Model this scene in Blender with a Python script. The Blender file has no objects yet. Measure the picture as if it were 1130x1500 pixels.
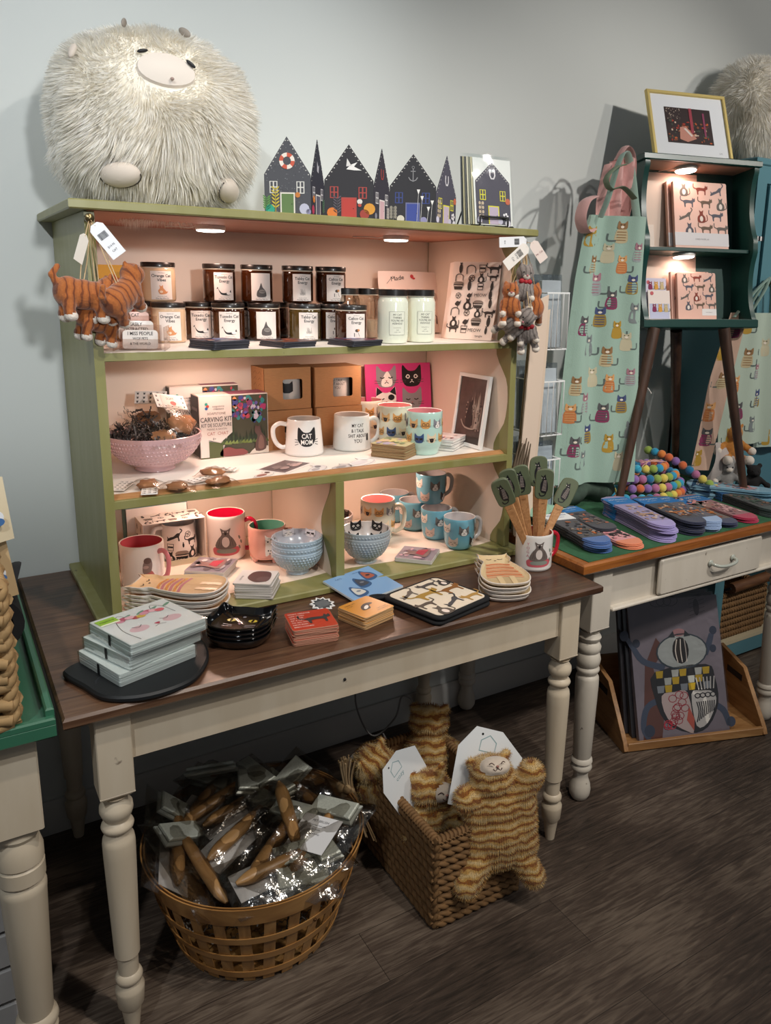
import bpy, bmesh, math, random
from mathutils import Vector as V, Matrix as Mx, noise as NZ
sc = bpy.context.scene
COL = sc.collection
PI = math.pi
sin, cos, rad = math.sin, math.cos, math.radians
rnd = random.Random(7)

WORLD = .12
LEDCOL = (1, .63, .48)
SPOTS = [
 (('track_spot_hutch', (1.2, -2.6, 3.0), (.85, -.4, 1.05), 95), dict(size=62, blend=.7, col=(1, .96, .9))),
 (('track_spot_far', (.25, -6, 2.33), (.18, 0, 1.93), 430), dict(size=22, blend=.7, col=(.96, .99, 1), rad_=.14)),
 (('track_spot_wall', (-.9, -2.2, 3.0), (-.45, 0, 1.55), 105), dict(size=85, blend=.8, col=(.93, .98, 1))),
 (('track_spot_right', (2.6, -2.6, 2.9), (1.9, -.2, 1.3), 130), dict(size=60, blend=.7, col=(1, .96, .9))),
 (('corner_fill_spot', (3.4, -2.6, 2.9), (3.0, 0, 2.0), 60), dict(size=80, blend=.9, col=(1, .92, .82))),  # fill lamp added to brighten the right wall corner with warm light
 (('track_spot_table', (.7, -1.75, 3.3), (.75, -.75, .6), 75), dict(size=70, blend=.8, col=(1, .90, .78))),
 (('floor_fill_spot', (1.6, -3.2, 3.1), (1.6, -1.5, 0), 55), dict(size=80, blend=.9, col=(1, .88, .74), rad_=.15)),  # soft fill lamp added to lift the floor
]
PUCKS = [
 ('round puck lamp under the shelf unit top, above the orange candle', .47, -.23, 1.6465, .50),
 ('round puck lamp under the shelf unit top, above the mason jars', .985, -.23, 1.6465, .50),
 ('round puck lamp under the upper shelf, above the pink bowl', .47, -.2, 1.3505, .64),
 ('round puck lamp under the upper shelf, above the cat print mugs', .985, -.2, 1.3505, .64),
 ('round puck lamp under the middle shelf, left of the divider', .45, -.2, 1.0335, .72),
 ('round puck lamp under the middle shelf, right of the divider', .96, -.2, 1.0335, .72),
]
# ------------------------------------------------------------------ materials
def lin(h):
    h = h.lstrip('#')
    o = []
    for i in (0, 2, 4):
        c = int(h[i:i+2], 16) / 255
        o.append(c / 12.92 if c <= .04045 else ((c + .055) / 1.055) ** 2.4)
    return (o[0], o[1], o[2], 1)
_M = {}
def nodes(m):
    m.use_nodes = True
    nt = m.node_tree
    return nt, nt.nodes, nt.links, nt.nodes['Principled BSDF']
def mat(h, rough=.5, metal=0., var=.0, scale=40., bump=0., sheen=0., coat=0., sss=0., stretch=(1, 1, 1)):
    """plain procedural surface: base colour with a little noise variation, bump and gloss"""
    k = (h, rough, metal, var, scale, bump, sheen, coat, sss, stretch)
    if k in _M: return _M[k]
    m = bpy.data.materials.new('surface_' + h.lstrip('#'))
    nt, N, L, b = nodes(m)
    c = lin(h)
    b.inputs['Base Color'].default_value = c
    b.inputs['Roughness'].default_value = rough
    b.inputs['Metallic'].default_value = metal
    if sheen: b.inputs['Sheen Weight'].default_value = sheen
    if coat: b.inputs['Coat Weight'].default_value = coat; b.inputs['Coat Roughness'].default_value = .1
    if sss:
        b.inputs['Subsurface Weight'].default_value = sss; b.inputs['Subsurface Radius'].default_value = (.02, .015, .01)
    if var or bump:
        tc = N.new('ShaderNodeTexCoord'); mp = N.new('ShaderNodeMapping'); mp.inputs['Scale'].default_value = stretch
        nz = N.new('ShaderNodeTexNoise'); nz.inputs['Scale'].default_value = scale; nz.inputs['Detail'].default_value = 4
        L.new(tc.outputs['Object'], mp.inputs[0]); L.new(mp.outputs[0], nz.inputs['Vector'])
        if var:
            mr = N.new('ShaderNodeMapRange'); mr.inputs[3].default_value = 1 - var; mr.inputs[4].default_value = 1 + var
            mr.inputs[1].default_value = .25; mr.inputs[2].default_value = .75
            mx = N.new('ShaderNodeVectorMath'); mx.operation = 'SCALE'; mx.inputs[0].default_value = c[:3]
            L.new(nz.outputs[0], mr.inputs[0]); L.new(mr.outputs[0], mx.inputs['Scale']); L.new(mx.outputs[0], b.inputs['Base Color'])
        if bump:
            bp = N.new('ShaderNodeBump'); bp.inputs['Strength'].default_value = bump; bp.inputs['Distance'].default_value = .002
            L.new(nz.outputs[0], bp.inputs['Height']); L.new(bp.outputs[0], b.inputs['Normal'])
    _M[k] = m
    return m
def ramp(N, *stops):
    r = N.new('ShaderNodeValToRGB')
    e = r.color_ramp.elements
    while len(e) < len(stops): e.new(.5)
    for i, (p, c) in enumerate(stops):
        e[i].position = p; e[i].color = lin(c) if isinstance(c, str) else c
    return r
def wood(name, dark, mid, light, rough=.4, axis=0, scale=9., ratio=14., plank=None, bump=.25, coat=0.):
    m = bpy.data.materials.new(name)
    nt, N, L, b = nodes(m)
    tc = N.new('ShaderNodeTexCoord'); mp = N.new('ShaderNodeMapping')
    s = [ratio] * 3; s[axis] = 1.
    mp.inputs['Scale'].default_value = s
    n1 = N.new('ShaderNodeTexNoise'); n1.inputs['Scale'].default_value = scale; n1.inputs['Detail'].default_value = 6; n1.inputs['Distortion'].default_value = 1.2
    n2 = N.new('ShaderNodeTexNoise'); n2.inputs['Scale'].default_value = 3.2; n2.inputs['Detail'].default_value = 3
    L.new(tc.outputs['Object'], mp.inputs[0]); L.new(mp.outputs[0], n1.inputs['Vector']); L.new(tc.outputs['Object'], n2.inputs['Vector'])
    mix = N.new('ShaderNodeMath'); mix.operation = 'MULTIPLY_ADD'; mix.inputs[1].default_value = .55
    hf = N.new('ShaderNodeMath'); hf.operation = 'MULTIPLY'; hf.inputs[1].default_value = .45
    L.new(n2.outputs[0], hf.inputs[0]); L.new(n1.outputs[0], mix.inputs[0]); L.new(hf.outputs[0], mix.inputs[2])
    src = mix.outputs[0]
    r = ramp(N, (.33, dark), (.5, mid), (.68, light))
    col = None
    if plank:
        br = N.new('ShaderNodeTexBrick'); br.inputs['Scale'].default_value = 1; br.offset = .37
        br.inputs['Brick Width'].default_value = plank[0]; br.inputs['Row Height'].default_value = plank[1]
        br.inputs['Mortar Size'].default_value = plank[2]; br.inputs['Mortar Smooth'].default_value = .3
        br.inputs['Color1'].default_value = (.3, .3, .3, 1); br.inputs['Color2'].default_value = (.75, .75, .75, 1); br.inputs['Mortar'].default_value = (0.0, 0.0, 0.0, 1)
        mp2 = N.new('ShaderNodeMapping'); mp2.inputs['Location'].default_value = plank[3]
        L.new(tc.outputs['Object'], mp2.inputs[0]); L.new(mp2.outputs[0], br.inputs['Vector'])
        # per plank offset of the grain
        ad = N.new('ShaderNodeMath'); ad.operation = 'MULTIPLY_ADD'; ad.inputs[1].default_value = plank[4]
        sub = N.new('ShaderNodeMath'); sub.operation = 'SUBTRACT'; sub.inputs[1].default_value = plank[4] * .5
        L.new(br.outputs['Color'], ad.inputs[0]); L.new(src, sub.inputs[0]); L.new(sub.outputs[0], ad.inputs[2])
        src = ad.outputs[0]
        L.new(src, r.inputs[0])
        mm = N.new('ShaderNodeMixRGB'); mm.blend_type = 'MIX'; mm.inputs[2].default_value = lin(plank[5])
        L.new(br.outputs['Fac'], mm.inputs[0]); L.new(r.outputs[0], mm.inputs[1]); L.new(mm.outputs[0], b.inputs['Base Color'])
    else:
        L.new(src, r.inputs[0]); L.new(r.outputs[0], b.inputs['Base Color'])
    bp = N.new('ShaderNodeBump'); bp.inputs['Strength'].default_value = bump; bp.inputs['Distance'].default_value = .0015
    L.new(n1.outputs[0], bp.inputs['Height']); L.new(bp.outputs[0], b.inputs['Normal'])
    b.inputs['Roughness'].default_value = rough
    if coat: b.inputs['Coat Weight'].default_value = coat; b.inputs['Coat Roughness'].default_value = .15
    return m
def worn_paint(name, base, alt, under, rough=.45, amount=.35, sc_=6., stretch=(6, 6, 1)):
    m = bpy.data.materials.new(name)
    nt, N, L, b = nodes(m)
    tc = N.new('ShaderNodeTexCoord'); mp = N.new('ShaderNodeMapping'); mp.inputs['Scale'].default_value = stretch
    n1 = N.new('ShaderNodeTexNoise'); n1.inputs['Scale'].default_value = sc_; n1.inputs['Detail'].default_value = 6
    L.new(tc.outputs['Object'], mp.inputs[0]); L.new(mp.outputs[0], n1.inputs['Vector'])
    r = ramp(N, (.35, base), (.75, alt))
    L.new(n1.outputs[0], r.inputs[0])
    n2 = N.new('ShaderNodeTexNoise'); n2.inputs['Scale'].default_value = 28; n2.inputs['Detail'].default_value = 8
    L.new(tc.outputs['Object'], n2.inputs['Vector'])
    r2 = ramp(N, (.70 - .06 * amount, (0, 0, 0, 1)), (.76 - .06 * amount, (1, 1, 1, 1)))
    L.new(n2.outputs[0], r2.inputs[0])
    mx = N.new('ShaderNodeMixRGB'); mx.inputs[2].default_value = lin(under)
    L.new(r2.outputs[0], mx.inputs[0]); L.new(r.outputs[0], mx.inputs[1]); L.new(mx.outputs[0], b.inputs['Base Color'])
    b.inputs['Roughness'].default_value = rough
    bp = N.new('ShaderNodeBump'); bp.inputs['Strength'].default_value = .2; bp.inputs['Distance'].default_value = .001
    L.new(n1.outputs[0], bp.inputs['Height']); L.new(bp.outputs[0], b.inputs['Normal'])
    return m
def clear(name, tint='#ffffff', gloss=.14, rough=.08, bump=0., bs=60., fk=.35):
    """thin clear film: mostly transparent with a glossy coat"""
    m = bpy.data.materials.new(name); m.use_nodes = True
    nt = m.node_tree; N = nt.nodes; L = nt.links; N.clear()
    o = N.new('ShaderNodeOutputMaterial'); t = N.new('ShaderNodeBsdfTransparent'); g = N.new('ShaderNodeBsdfGlossy'); x = N.new('ShaderNodeMixShader')
    t.inputs[0].default_value = lin(tint); g.inputs['Roughness'].default_value = rough
    lw = N.new('ShaderNodeLayerWeight'); lw.inputs[0].default_value = .35
    ad = N.new('ShaderNodeMath'); ad.operation = 'MULTIPLY_ADD'; ad.inputs[1].default_value = fk; ad.inputs[2].default_value = gloss
    L.new(lw.outputs['Fresnel'], ad.inputs[0]); L.new(ad.outputs[0], x.inputs[0])
    L.new(t.outputs[0], x.inputs[1]); L.new(g.outputs[0], x.inputs[2]); L.new(x.outputs[0], o.inputs[0])
    if bump:
        tc = N.new('ShaderNodeTexCoord'); nz = N.new('ShaderNodeTexNoise'); nz.inputs['Scale'].default_value = bs; nz.inputs['Detail'].default_value = 3
        bp = N.new('ShaderNodeBump'); bp.inputs['Strength'].default_value = bump; bp.inputs['Distance'].default_value = .004
        L.new(tc.outputs['Object'], nz.inputs['Vector']); L.new(nz.outputs[0], bp.inputs['Height'])
        L.new(bp.outputs[0], g.inputs['Normal']); L.new(bp.outputs[0], lw.inputs['Normal'])
    return m
def emit(name, h, s):
    m = bpy.data.materials.new(name)
    nt, N, L, b = nodes(m)
    b.inputs['Emission Color'].default_value = lin(h); b.inputs['Emission Strength'].default_value = s
    return m

# ------------------------------------------------------------------ mesh building
class MB:
    def __init__(s, off=(0, 0, 0)):
        s.v = []; s.f = []; s.mi = []; s.ms = []; s.off = V(off); s.soft = False
    def m(s, mt):
        if mt not in s.ms: s.ms.append(mt)
        return s.ms.index(mt)
    def add(s, vs, fs, mt, M=None):
        b = len(s.v); i = s.m(mt)
        for p in vs:
            p = V(p)
            if M is not None: p = M @ p
            s.v.append(p + s.off)
        for f in fs:
            s.f.append([b + k for k in f]); s.mi.append(i)
    def box(s, x0, x1, y0, y1, z0, z1, mt, M=None, ch=0.):
        if ch:
            c = ch
            s.prism([(x0, y0), (x1, y0), (x1, y1), (x0, y1)], z0, z1, mt, M, c)
            return
        vs = [(x, y, z) for z in (z0, z1) for (x, y) in ((x0, y0), (x1, y0), (x1, y1), (x0, y1))]
        s.add(vs, [(3, 2, 1, 0), (4, 5, 6, 7), (0, 1, 5, 4), (1, 2, 6, 5), (2, 3, 7, 6), (3, 0, 4, 7)], mt, M)
    def prism(s, poly, z0, z1, mt, M=None, ch=0., top=None):
        n = len(poly)
        def inset(p, d):
            o = []
            for i in range(n):
                a = V(p[i - 1]).to_2d() if False else V((p[i - 1][0], p[i - 1][1])); b = V((p[i][0], p[i][1])); c = V((p[(i + 1) % n][0], p[(i + 1) % n][1]))
                e1 = (b - a); e2 = (c - b)
                if e1.length < 1e-9 or e2.length < 1e-9: o.append(tuple(b)); continue
                n1 = V((-e1.y, e1.x)).normalized(); n2 = V((-e2.y, e2.x)).normalized()
                k = n1 + n2
                if k.length < 1e-6: k = n1
                k.normalize(); q = max(.4, k.dot(n1))
                o.append(tuple(b + k * (d / q)))
            return o
        A = sum(poly[i - 1][0] * poly[i][1] - poly[i][0] * poly[i - 1][1] for i in range(n))
        if A < 0: poly = poly[::-1]
        rings = [(poly, z0), (poly, z1)]
        if ch:
            pi = inset(poly, ch)
            rings = [(pi, z0), (poly, z0 + ch), (poly, z1 - ch), (pi, z1)]
        vs = []; fs = []
        for p, z in rings: vs += [(q[0], q[1], z) for q in p]
        for r in range(len(rings) - 1):
            for i in range(n):
                j = (i + 1) % n
                fs.append((r * n + i, r * n + j, (r + 1) * n + j, (r + 1) * n + i))
        s.add(vs, fs, mt, M)
        b = len(s.v) - len(vs)
        s.f.append([b + k for k in range(n)][::-1]); s.mi.append(s.m(mt))
        s.f.append([b + (len(rings) - 1) * n + k for k in range(n)]); s.mi.append(s.m(top or mt))
    def lathe(s, prof, mt, M=None, n=32, cap=True, sy=1., mats=None):
        vs = []; fs = []
        k = len(prof)
        for r, z in prof:
            for i in range(n):
                a = 2 * PI * i / n
                vs.append((r * sin(a), -r * cos(a) * sy, z))
        b0 = len(s.v)
        if mats is None:
            for j in range(k - 1):
                for i in range(n):
                    q = (i + 1) % n
                    fs.append((j * n + i, j * n + q, (j + 1) * n + q, (j + 1) * n + i))
            s.add(vs, fs, mt, M)
        else:
            s.add(vs, [], mt, M)
            for j in range(k - 1):
                mm = s.m(mats[j])
                for i in range(n):
                    q = (i + 1) % n
                    s.f.append([b0 + x for x in (j * n + i, j * n + q, (j + 1) * n + q, (j + 1) * n + i)]); s.mi.append(mm)
        if cap:
            for j, rv in ((0, True), (k - 1, False)):
                if prof[j][0] > 1e-6:
                    f = [b0 + j * n + i for i in range(n)]
                    s.f.append(f[::-1] if rv else f); s.mi.append(s.m((mats[0] if j == 0 else mats[-1]) if mats else mt))
    def tube(s, path, r, mt, M=None, n=8, cap=True, flat=1., closed=False, up=None):
        P = [V(p) for p in path]; k = len(P)
        if n < 10: s.soft = True
        rs = r if isinstance(r, (list, tuple)) else [r] * k
        vs = []; fs = []
        pu = V(up) if up else None
        for i in range(k):
            t = (P[(i + 1) % k] - P[i - 1]) if closed else (P[min(i + 1, k - 1)] - P[max(i - 1, 0)])
            if t.length < 1e-9: t = V((0, 0, 1))
            t.normalize()
            if pu is None:
                pu = V((0, 0, 1)) if abs(t.z) < .9 else V((1, 0, 0))
            sd = t.cross(pu)
            if sd.length < 1e-5: sd = t.orthogonal()
            sd.normalize(); u = sd.cross(t).normalized()
            if not up: pu = u
            for j in range(n):
                a = 2 * PI * j / n
                vs.append(P[i] + sd * (rs[i] * cos(a)) + u * (rs[i] * flat * sin(a)))
        rng = k if closed else k - 1
        for i in range(rng):
            i2 = (i + 1) % k
            for j in range(n):
                q = (j + 1) % n
                fs.append((i * n + j, i * n + q, i2 * n + q, i2 * n + j))
        b0 = len(s.v)
        s.add(vs, fs, mt, M)
        if cap and not closed:
            s.f.append([b0 + j for j in range(n)][::-1]); s.mi.append(s.m(mt))
            s.f.append([b0 + (k - 1) * n + j for j in range(n)]); s.mi.append(s.m(mt))
    def ell(s, c, rr, mt, M=None, nu=20, nv=12, disp=None):
        vs = []; fs = []
        if not isinstance(rr, (tuple, list)): rr = (rr, rr, rr)
        T = Mx.Translation(c)
        if M is not None: T = M @ T
        for j in range(nv + 1):
            t = PI * j / nv
            for i in range(nu):
                a = 2 * PI * i / nu
                d = V((sin(t) * cos(a), sin(t) * sin(a), -cos(t)))
                k = disp(d) if disp else 1
                vs.append((d.x * rr[0] * k, d.y * rr[1] * k, d.z * rr[2] * k))
        for j in range(nv):
            for i in range(nu):
                q = (i + 1) % nu
                fs.append((j * nu + i, j * nu + q, (j + 1) * nu + q, (j + 1) * nu + i))
        s.add(vs, fs, mt, T)
    def grid(s, nu, nv, fn, mt, M=None, thick=0.):
        vs = [fn(i / nu, j / nv) for j in range(nv + 1) for i in range(nu + 1)]
        w = nu + 1
        fs = [(j * w + i, j * w + i + 1, (j + 1) * w + i + 1, (j + 1) * w + i) for j in range(nv) for i in range(nu)]
        if thick:
            nb = len(vs)
            nn = [V((0, 0, 0)) for _ in vs]
            for f in fs:
                a, b, c = V(vs[f[0]]), V(vs[f[1]]), V(vs[f[3]])
                q = (b - a).cross(c - a)
                if q.length > 1e-12: q.normalize()
                for k in f: nn[k] += q
            vs = [V(p) for p in vs] + [V(p) - (q.normalized() if q.length else q) * thick for p, q in zip(vs, nn)]
            fs2 = [tuple(nb + k for k in f[::-1]) for f in fs]
            ed = [(i, i + 1) for i in range(nu)] + [(nv * w + i + 1, nv * w + i) for i in range(nu)] + [((j + 1) * w, j * w) for j in range(nv)] + [(j * w + nu, (j + 1) * w + nu) for j in range(nv)]
            fs = fs + fs2 + [(b, a, nb + a, nb + b) for a, b in ed]
        s.add(vs, fs, mt, M)
    def dec(s, shape, mf, mt, l=1, step=None):
        """a flat printed shape laid on a surface; mf(u, v, lift) gives the surface point"""
        vs, fs = shape
        if step: vs, fs = cut(vs, fs, step)
        s.add([mf(p[0], p[1], l * .0003) for p in vs], fs, mt)
    def build(s, name, parent=None, smooth=40, merge=False):
        me = bpy.data.meshes.new(name)
        me.from_pydata([tuple(p) for p in s.v], [], s.f)
        for m_ in s.ms: me.materials.append(m_)
        me.polygons.foreach_set('material_index', s.mi)
        if merge:
            bm = bmesh.new(); bm.from_mesh(me); bmesh.ops.remove_doubles(bm, verts=bm.verts, dist=1e-5); bm.to_mesh(me); bm.free()
        me.update()
        if smooth:
            me.polygons.foreach_set('use_smooth', [True] * len(me.polygons))
            me.set_sharp_from_angle(angle=rad(max(smooth, 76) if s.soft else smooth))
        o = bpy.data.objects.new(name, me)
        COL.objects.link(o)
        if parent: o.parent = parent
        return o
def cut(vs, fs, step):
    bm = bmesh.new()
    bv = [bm.verts.new((p[0], p[1], 0)) for p in vs]
    for f in fs:
        try: bm.faces.new([bv[i] for i in f])
        except ValueError: pass
    bm.normal_update(); bmesh.ops.triangulate(bm, faces=bm.faces[:])
    for ax in (0, 1):
        lo = min(p[ax] for p in vs); hi = max(p[ax] for p in vs)
        k = math.floor(lo / step) + 1
        while k * step < hi:
            co = [0, 0, 0]; co[ax] = k * step; no = [0, 0, 0]; no[ax] = 1
            bmesh.ops.bisect_plane(bm, geom=bm.verts[:] + bm.edges[:] + bm.faces[:], plane_co=co, plane_no=no, dist=1e-6)
            k += 1
    bm.verts.index_update()
    r = ([(v.co.x, v.co.y) for v in bm.verts], [[v.index for v in f.verts] for f in bm.faces])
    bm.free()
    return r
# 2-D shapes
def poly(p): 
    A = sum(p[i - 1][0] * p[i][1] - p[i][0] * p[i - 1][1] for i in range(len(p)))
    p = list(p) if A > 0 else list(p)[::-1]
    return (p, [list(range(len(p)))])
def el(cx, cy, rx, ry=None, n=16, rot=0., a0=0., a1=2 * PI):
    ry = rx if ry is None else ry
    full = abs(a1 - a0 - 2 * PI) < 1e-6
    p = []
    for i in range(n):
        a = a0 + (a1 - a0) * i / (n if full else n - 1)
        x, y = rx * cos(a), ry * sin(a)
        p.append((cx + x * cos(rot) - y * sin(rot), cy + x * sin(rot) + y * cos(rot)))
    return poly(p)
def rect(x0, y0, x1, y1): return poly([(x0, y0), (x1, y0), (x1, y1), (x0, y1)])
def rrp(x0, y0, x1, y1, r, n=5):
    p = []
    for cx, cy, a in ((x1 - r, y0 + r, -90), (x1 - r, y1 - r, 0), (x0 + r, y1 - r, 90), (x0 + r, y0 + r, 180)):
        for i in range(n + 1):
            t = rad(a + 90 * i / n); p.append((cx + r * cos(t), cy + r * sin(t)))
    return p
def stroke(p, w, closed=False):
    vs = []; fs = []; k = len(p)
    ws = w if isinstance(w, (list, tuple)) else [w] * k
    for i in range(k):
        a = p[i - 1] if (i or closed) else p[i]; b = p[(i + 1) % k] if (i < k - 1 or closed) else p[i]
        dx, dy = b[0] - a[0], b[1] - a[1]; d = math.hypot(dx, dy) or 1
        nx, ny = -dy / d * ws[i] / 2, dx / d * ws[i] / 2
        vs += [(p[i][0] + nx, p[i][1] + ny), (p[i][0] - nx, p[i][1] - ny)]
    for i in range(k if closed else k - 1):
        j = (i + 1) % k
        fs.append([2 * i + 1, 2 * j + 1, 2 * j, 2 * i])
    return (vs, fs)
_T = {}
def txt(t, x, y, h, sx=1., rot=0., al='CENTER', bold=0.):
    k = (t, al, bold)
    if k not in _T:
        cu = bpy.data.curves.new('t', 'FONT'); cu.body = t; cu.size = 1; cu.align_x = al; cu.align_y = 'CENTER'; cu.resolution_u = 2; cu.space_line = .85
        cu.offset = bold
        ob = bpy.data.objects.new('t', cu)
        me = bpy.data.meshes.new_from_object(ob)
        _T[k] = ([(v.co.x, v.co.y) for v in me.vertices], [list(p.vertices) for p in me.polygons])
        bpy.data.objects.remove(ob); bpy.data.curves.remove(cu); bpy.data.meshes.remove(me)
    vs, fs = _T[k]
    s = h / .70
    c, sn = cos(rot), sin(rot)
    return ([(x + (a * sx * c - b * sn) * s, y + (a * sx * sn + b * c) * s) for a, b in vs], fs)
def xf(shape, x, y, s=1., rot=0., fx=1):
    vs, fs = shape; c, sn = cos(rot), sin(rot)
    r = [(x + s * (a * fx * c - b * sn), y + s * (a * fx * sn + b * c)) for a, b in vs]
    if fx < 0: fs = [f[::-1] for f in fs]
    return (r, fs)
def plane(o, ux, uy):
    o, ux, uy = V(o), V(ux).normalized(), V(uy).normalized(); n = ux.cross(uy)
    return lambda u, v, l=0: o + ux * u + uy * v + n * l
def cylmap(r, a0=0., M=None):
    rf = r if callable(r) else (lambda v: r)
    def f(u, v, l=0):
        R = rf(v); a = a0 + u / R
        p = V(((R + l) * sin(a), -(R + l) * cos(a), v))
        return M @ p if M else p
    return f
def lerp(a, b, t): return a + (b - a) * t
def pl(pts, t):
    """piecewise linear lookup"""
    for (a, b), (c, d) in zip(pts, pts[1:]):
        if t <= c: return b + (d - b) * (t - a) / ((c - a) or 1)
    return pts[-1][1]
def smooth_path(p, n=6, closed=False):
    P = [V(q) for q in p]; k = len(P); o = []
    for i in range(k if closed else k - 1):
        p0 = P[i - 1] if (i or closed) else P[0]; p1 = P[i]; p2 = P[(i + 1) % k]; p3 = P[(i + 2) % k] if (closed or i + 2 < k) else P[-1]
        for j in range(n):
            t = j / n
            o.append(.5 * ((2 * p1) + (p2 - p0) * t + (2 * p0 - 5 * p1 + 4 * p2 - p3) * t * t + (3 * p1 - p0 - 3 * p2 + p3) * t ** 3))
    if not closed: o.append(P[-1])
    return o
def sp2(p, n=5, closed=True):
    return [(q.x, q.y) for q in smooth_path([(a, b, 0) for a, b in p], n, closed)]
# ------------------------------------------------------------------ things
def tag(o, label, cat, group=None):
    o['label'] = label; o['category'] = cat
    if group: o['group'] = group
    return o
def thing(name, label, cat, loc=(0, 0, 0), rz=0., group=None, rot=None, M=None):
    o = bpy.data.objects.new(name, None); COL.objects.link(o)
    o.empty_display_size = .02
    if M is not None: o.matrix_world = M
    else:
        o.location = loc; o.rotation_euler = rot if rot else (0, 0, rz)
    return tag(o, label, cat, group)
def solo(mb, name, label, cat, loc=(0, 0, 0), rz=0., group=None, rot=None, M=None, smooth=40):
    o = mb.build(name, None, smooth)
    if M is not None: o.matrix_world = M
    else:
        o.location = loc; o.rotation_euler = rot if rot else (0, 0, rz)
    return tag(o, label, cat, group)
def copy_thing(r, loc=None, rz=None, label=None):
    c = r.copy(); COL.objects.link(c)
    if loc is not None: c.location = loc
    if rz is not None: c.rotation_euler = (0, 0, rz)
    if label: c['label'] = label
    for ch in list(r.children):
        d = ch.copy(); COL.objects.link(d); d.parent = c
        for g in list(ch.children):
            e = g.copy(); COL.objects.link(e); e.parent = d
    return c
def struct(mb, name, loc=(0, 0, 0)):
    o = mb.build(name); o.location = loc; o['kind'] = 'structure'
    return o
ORD = ['topmost', 'second from the top', 'third from the top', 'fourth from the top', 'fifth from the top', 'sixth from the top', 'seventh from the top', 'eighth from the top', 'ninth from the top', 'tenth from the top']
# ------------------------------------------------------------------ camera
cd = bpy.data.cameras.new('camera'); cam = bpy.data.objects.new('camera', cd); COL.objects.link(cam)
R_ = V((.84652041, -.53200661, .01929157)); U_ = V((.1002996, .19497464, .97566638)); F_ = V((.52282233, .82398657, -.21841006))
cam.matrix_world = Mx(((R_.x, U_.x, -F_.x, -.13071), (R_.y, U_.y, -F_.y, -2.18383), (R_.z, U_.z, -F_.z, 1.51977), (0, 0, 0, 1)))
cd.sensor_fit = 'VERTICAL'; cd.sensor_height = 36; cd.lens = 1153.83 * 36 / 1500
cd.shift_x = -(629.741 - 565) / 1500; cd.shift_y = (674.243 - 750) / 1500
cd.clip_start = .05
sc.camera = cam
vs_ = sc.view_settings
vs_.view_transform = 'Standard'; vs_.look = 'None'; vs_.exposure = 0; vs_.gamma = 1; vs_.use_curve_mapping = False
# ------------------------------------------------------------------ light
w = bpy.data.worlds.new('room_ambience'); sc.world = w; w.use_nodes = True
w.node_tree.nodes['Background'].inputs[0].default_value = (.86, .93, 1, 1); w.node_tree.nodes['Background'].inputs[1].default_value = WORLD
def spot(name, loc, to, power, size=60, blend=.6, col=(1, .95, .88), rad_=.04):
    l = bpy.data.lights.new(name, 'SPOT'); l.energy = power; l.spot_size = rad(size); l.spot_blend = blend; l.color = col; l.shadow_soft_size = rad_
    o = bpy.data.objects.new(name, l); COL.objects.link(o); o.location = loc
    o.rotation_euler = (V(to) - V(loc)).to_track_quat('-Z', 'Y').to_euler()
    return o
def area(name, loc, to, power, sx, sy, col=(1, 1, 1)):
    l = bpy.data.lights.new(name, 'AREA'); l.energy = power; l.shape = 'RECTANGLE'; l.size = sx; l.size_y = sy; l.color = col
    o = bpy.data.objects.new(name, l); COL.objects.link(o); o.location = loc
    o.rotation_euler = (V(to) - V(loc)).to_track_quat('-Z', 'Y').to_euler()
    return o
for a_ in SPOTS: spot(*a_[0], **a_[1])
# ------------------------------------------------------------------ materials of the setting
m_wall = mat('#d6d9d6', .7, var=.015, scale=3, bump=.05)
m_floor = wood('floor_planks', '#2c241e', '#4d4037', '#75675a', .5, 0, 9., 11, plank=(1.25, .1525, .0008, (.19, .0, 0), .22, '#221b16'), bump=.5)
m_base = mat('#cfcdc8', .5)
m_olive = worn_paint('olive_paint', '#86824c', '#928e60', '#5a5430', .38, .2, 5, (5, 5, 1))
m_cream = mat('#e6d3c2', .55, var=.03, scale=6)
m_under = wood('underside_wood', '#a86a55', '#b97a62', '#c48a70', .5, 0, 6, 12)
m_brown = wood('table_wood', '#33221a', '#553a2a', '#72543f', .33, 0, 5, 12, plank=(6., .158, .0007, (2.2, .792, 0), .16, '#1c110c'), bump=.3, coat=.12)
m_legs = worn_paint('cream_paint', '#cbbba3', '#d5c7b1', '#5d4a3c', .42, -.1, 5, (4, 4, 1))
m_legs2 = worn_paint('white_paint', '#c9c0b2', '#d2cabd', '#54463c', .42, .1, 5, (4, 4, 1))
m_honey = wood('honey_wood', '#6d3a16', '#8f5324', '#a8672f', .33, 0, 5, 12, bump=.2, coat=.2)
m_green = mat('#3a6f56', .3, var=.06, scale=8)
m_white = mat('#eeeeec', .5)
m_paper = mat('#f2efea', .7)
m_black = mat('#17171a', .5)
m_steel = mat('#c9c9c6', .25, 1.)
m_wire = mat('#eceeee', .3)
# ------------------------------------------------------------------ room
b = MB(); b.box(-2.5, 4.6, -4.2, .06, -.05, 0, m_floor); struct(b, 'floor')
b = MB(); b.box(-2.5, 4.6, 0, .06, 0, 3.2, m_wall); struct(b, 'wall_back')
b = MB(); b.prism([(-.014, 0), (0, 0), (0, .1), (-.008, .1), (-.011, .09), (-.014, .085)], -2.5, 4.6, m_base, Mx(((0, 0, 1, 0), (1, 0, 0, -.001), (0, 1, 0, 0), (0, 0, 0, 1)))); struct(b, 'baseboard_back')
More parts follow.
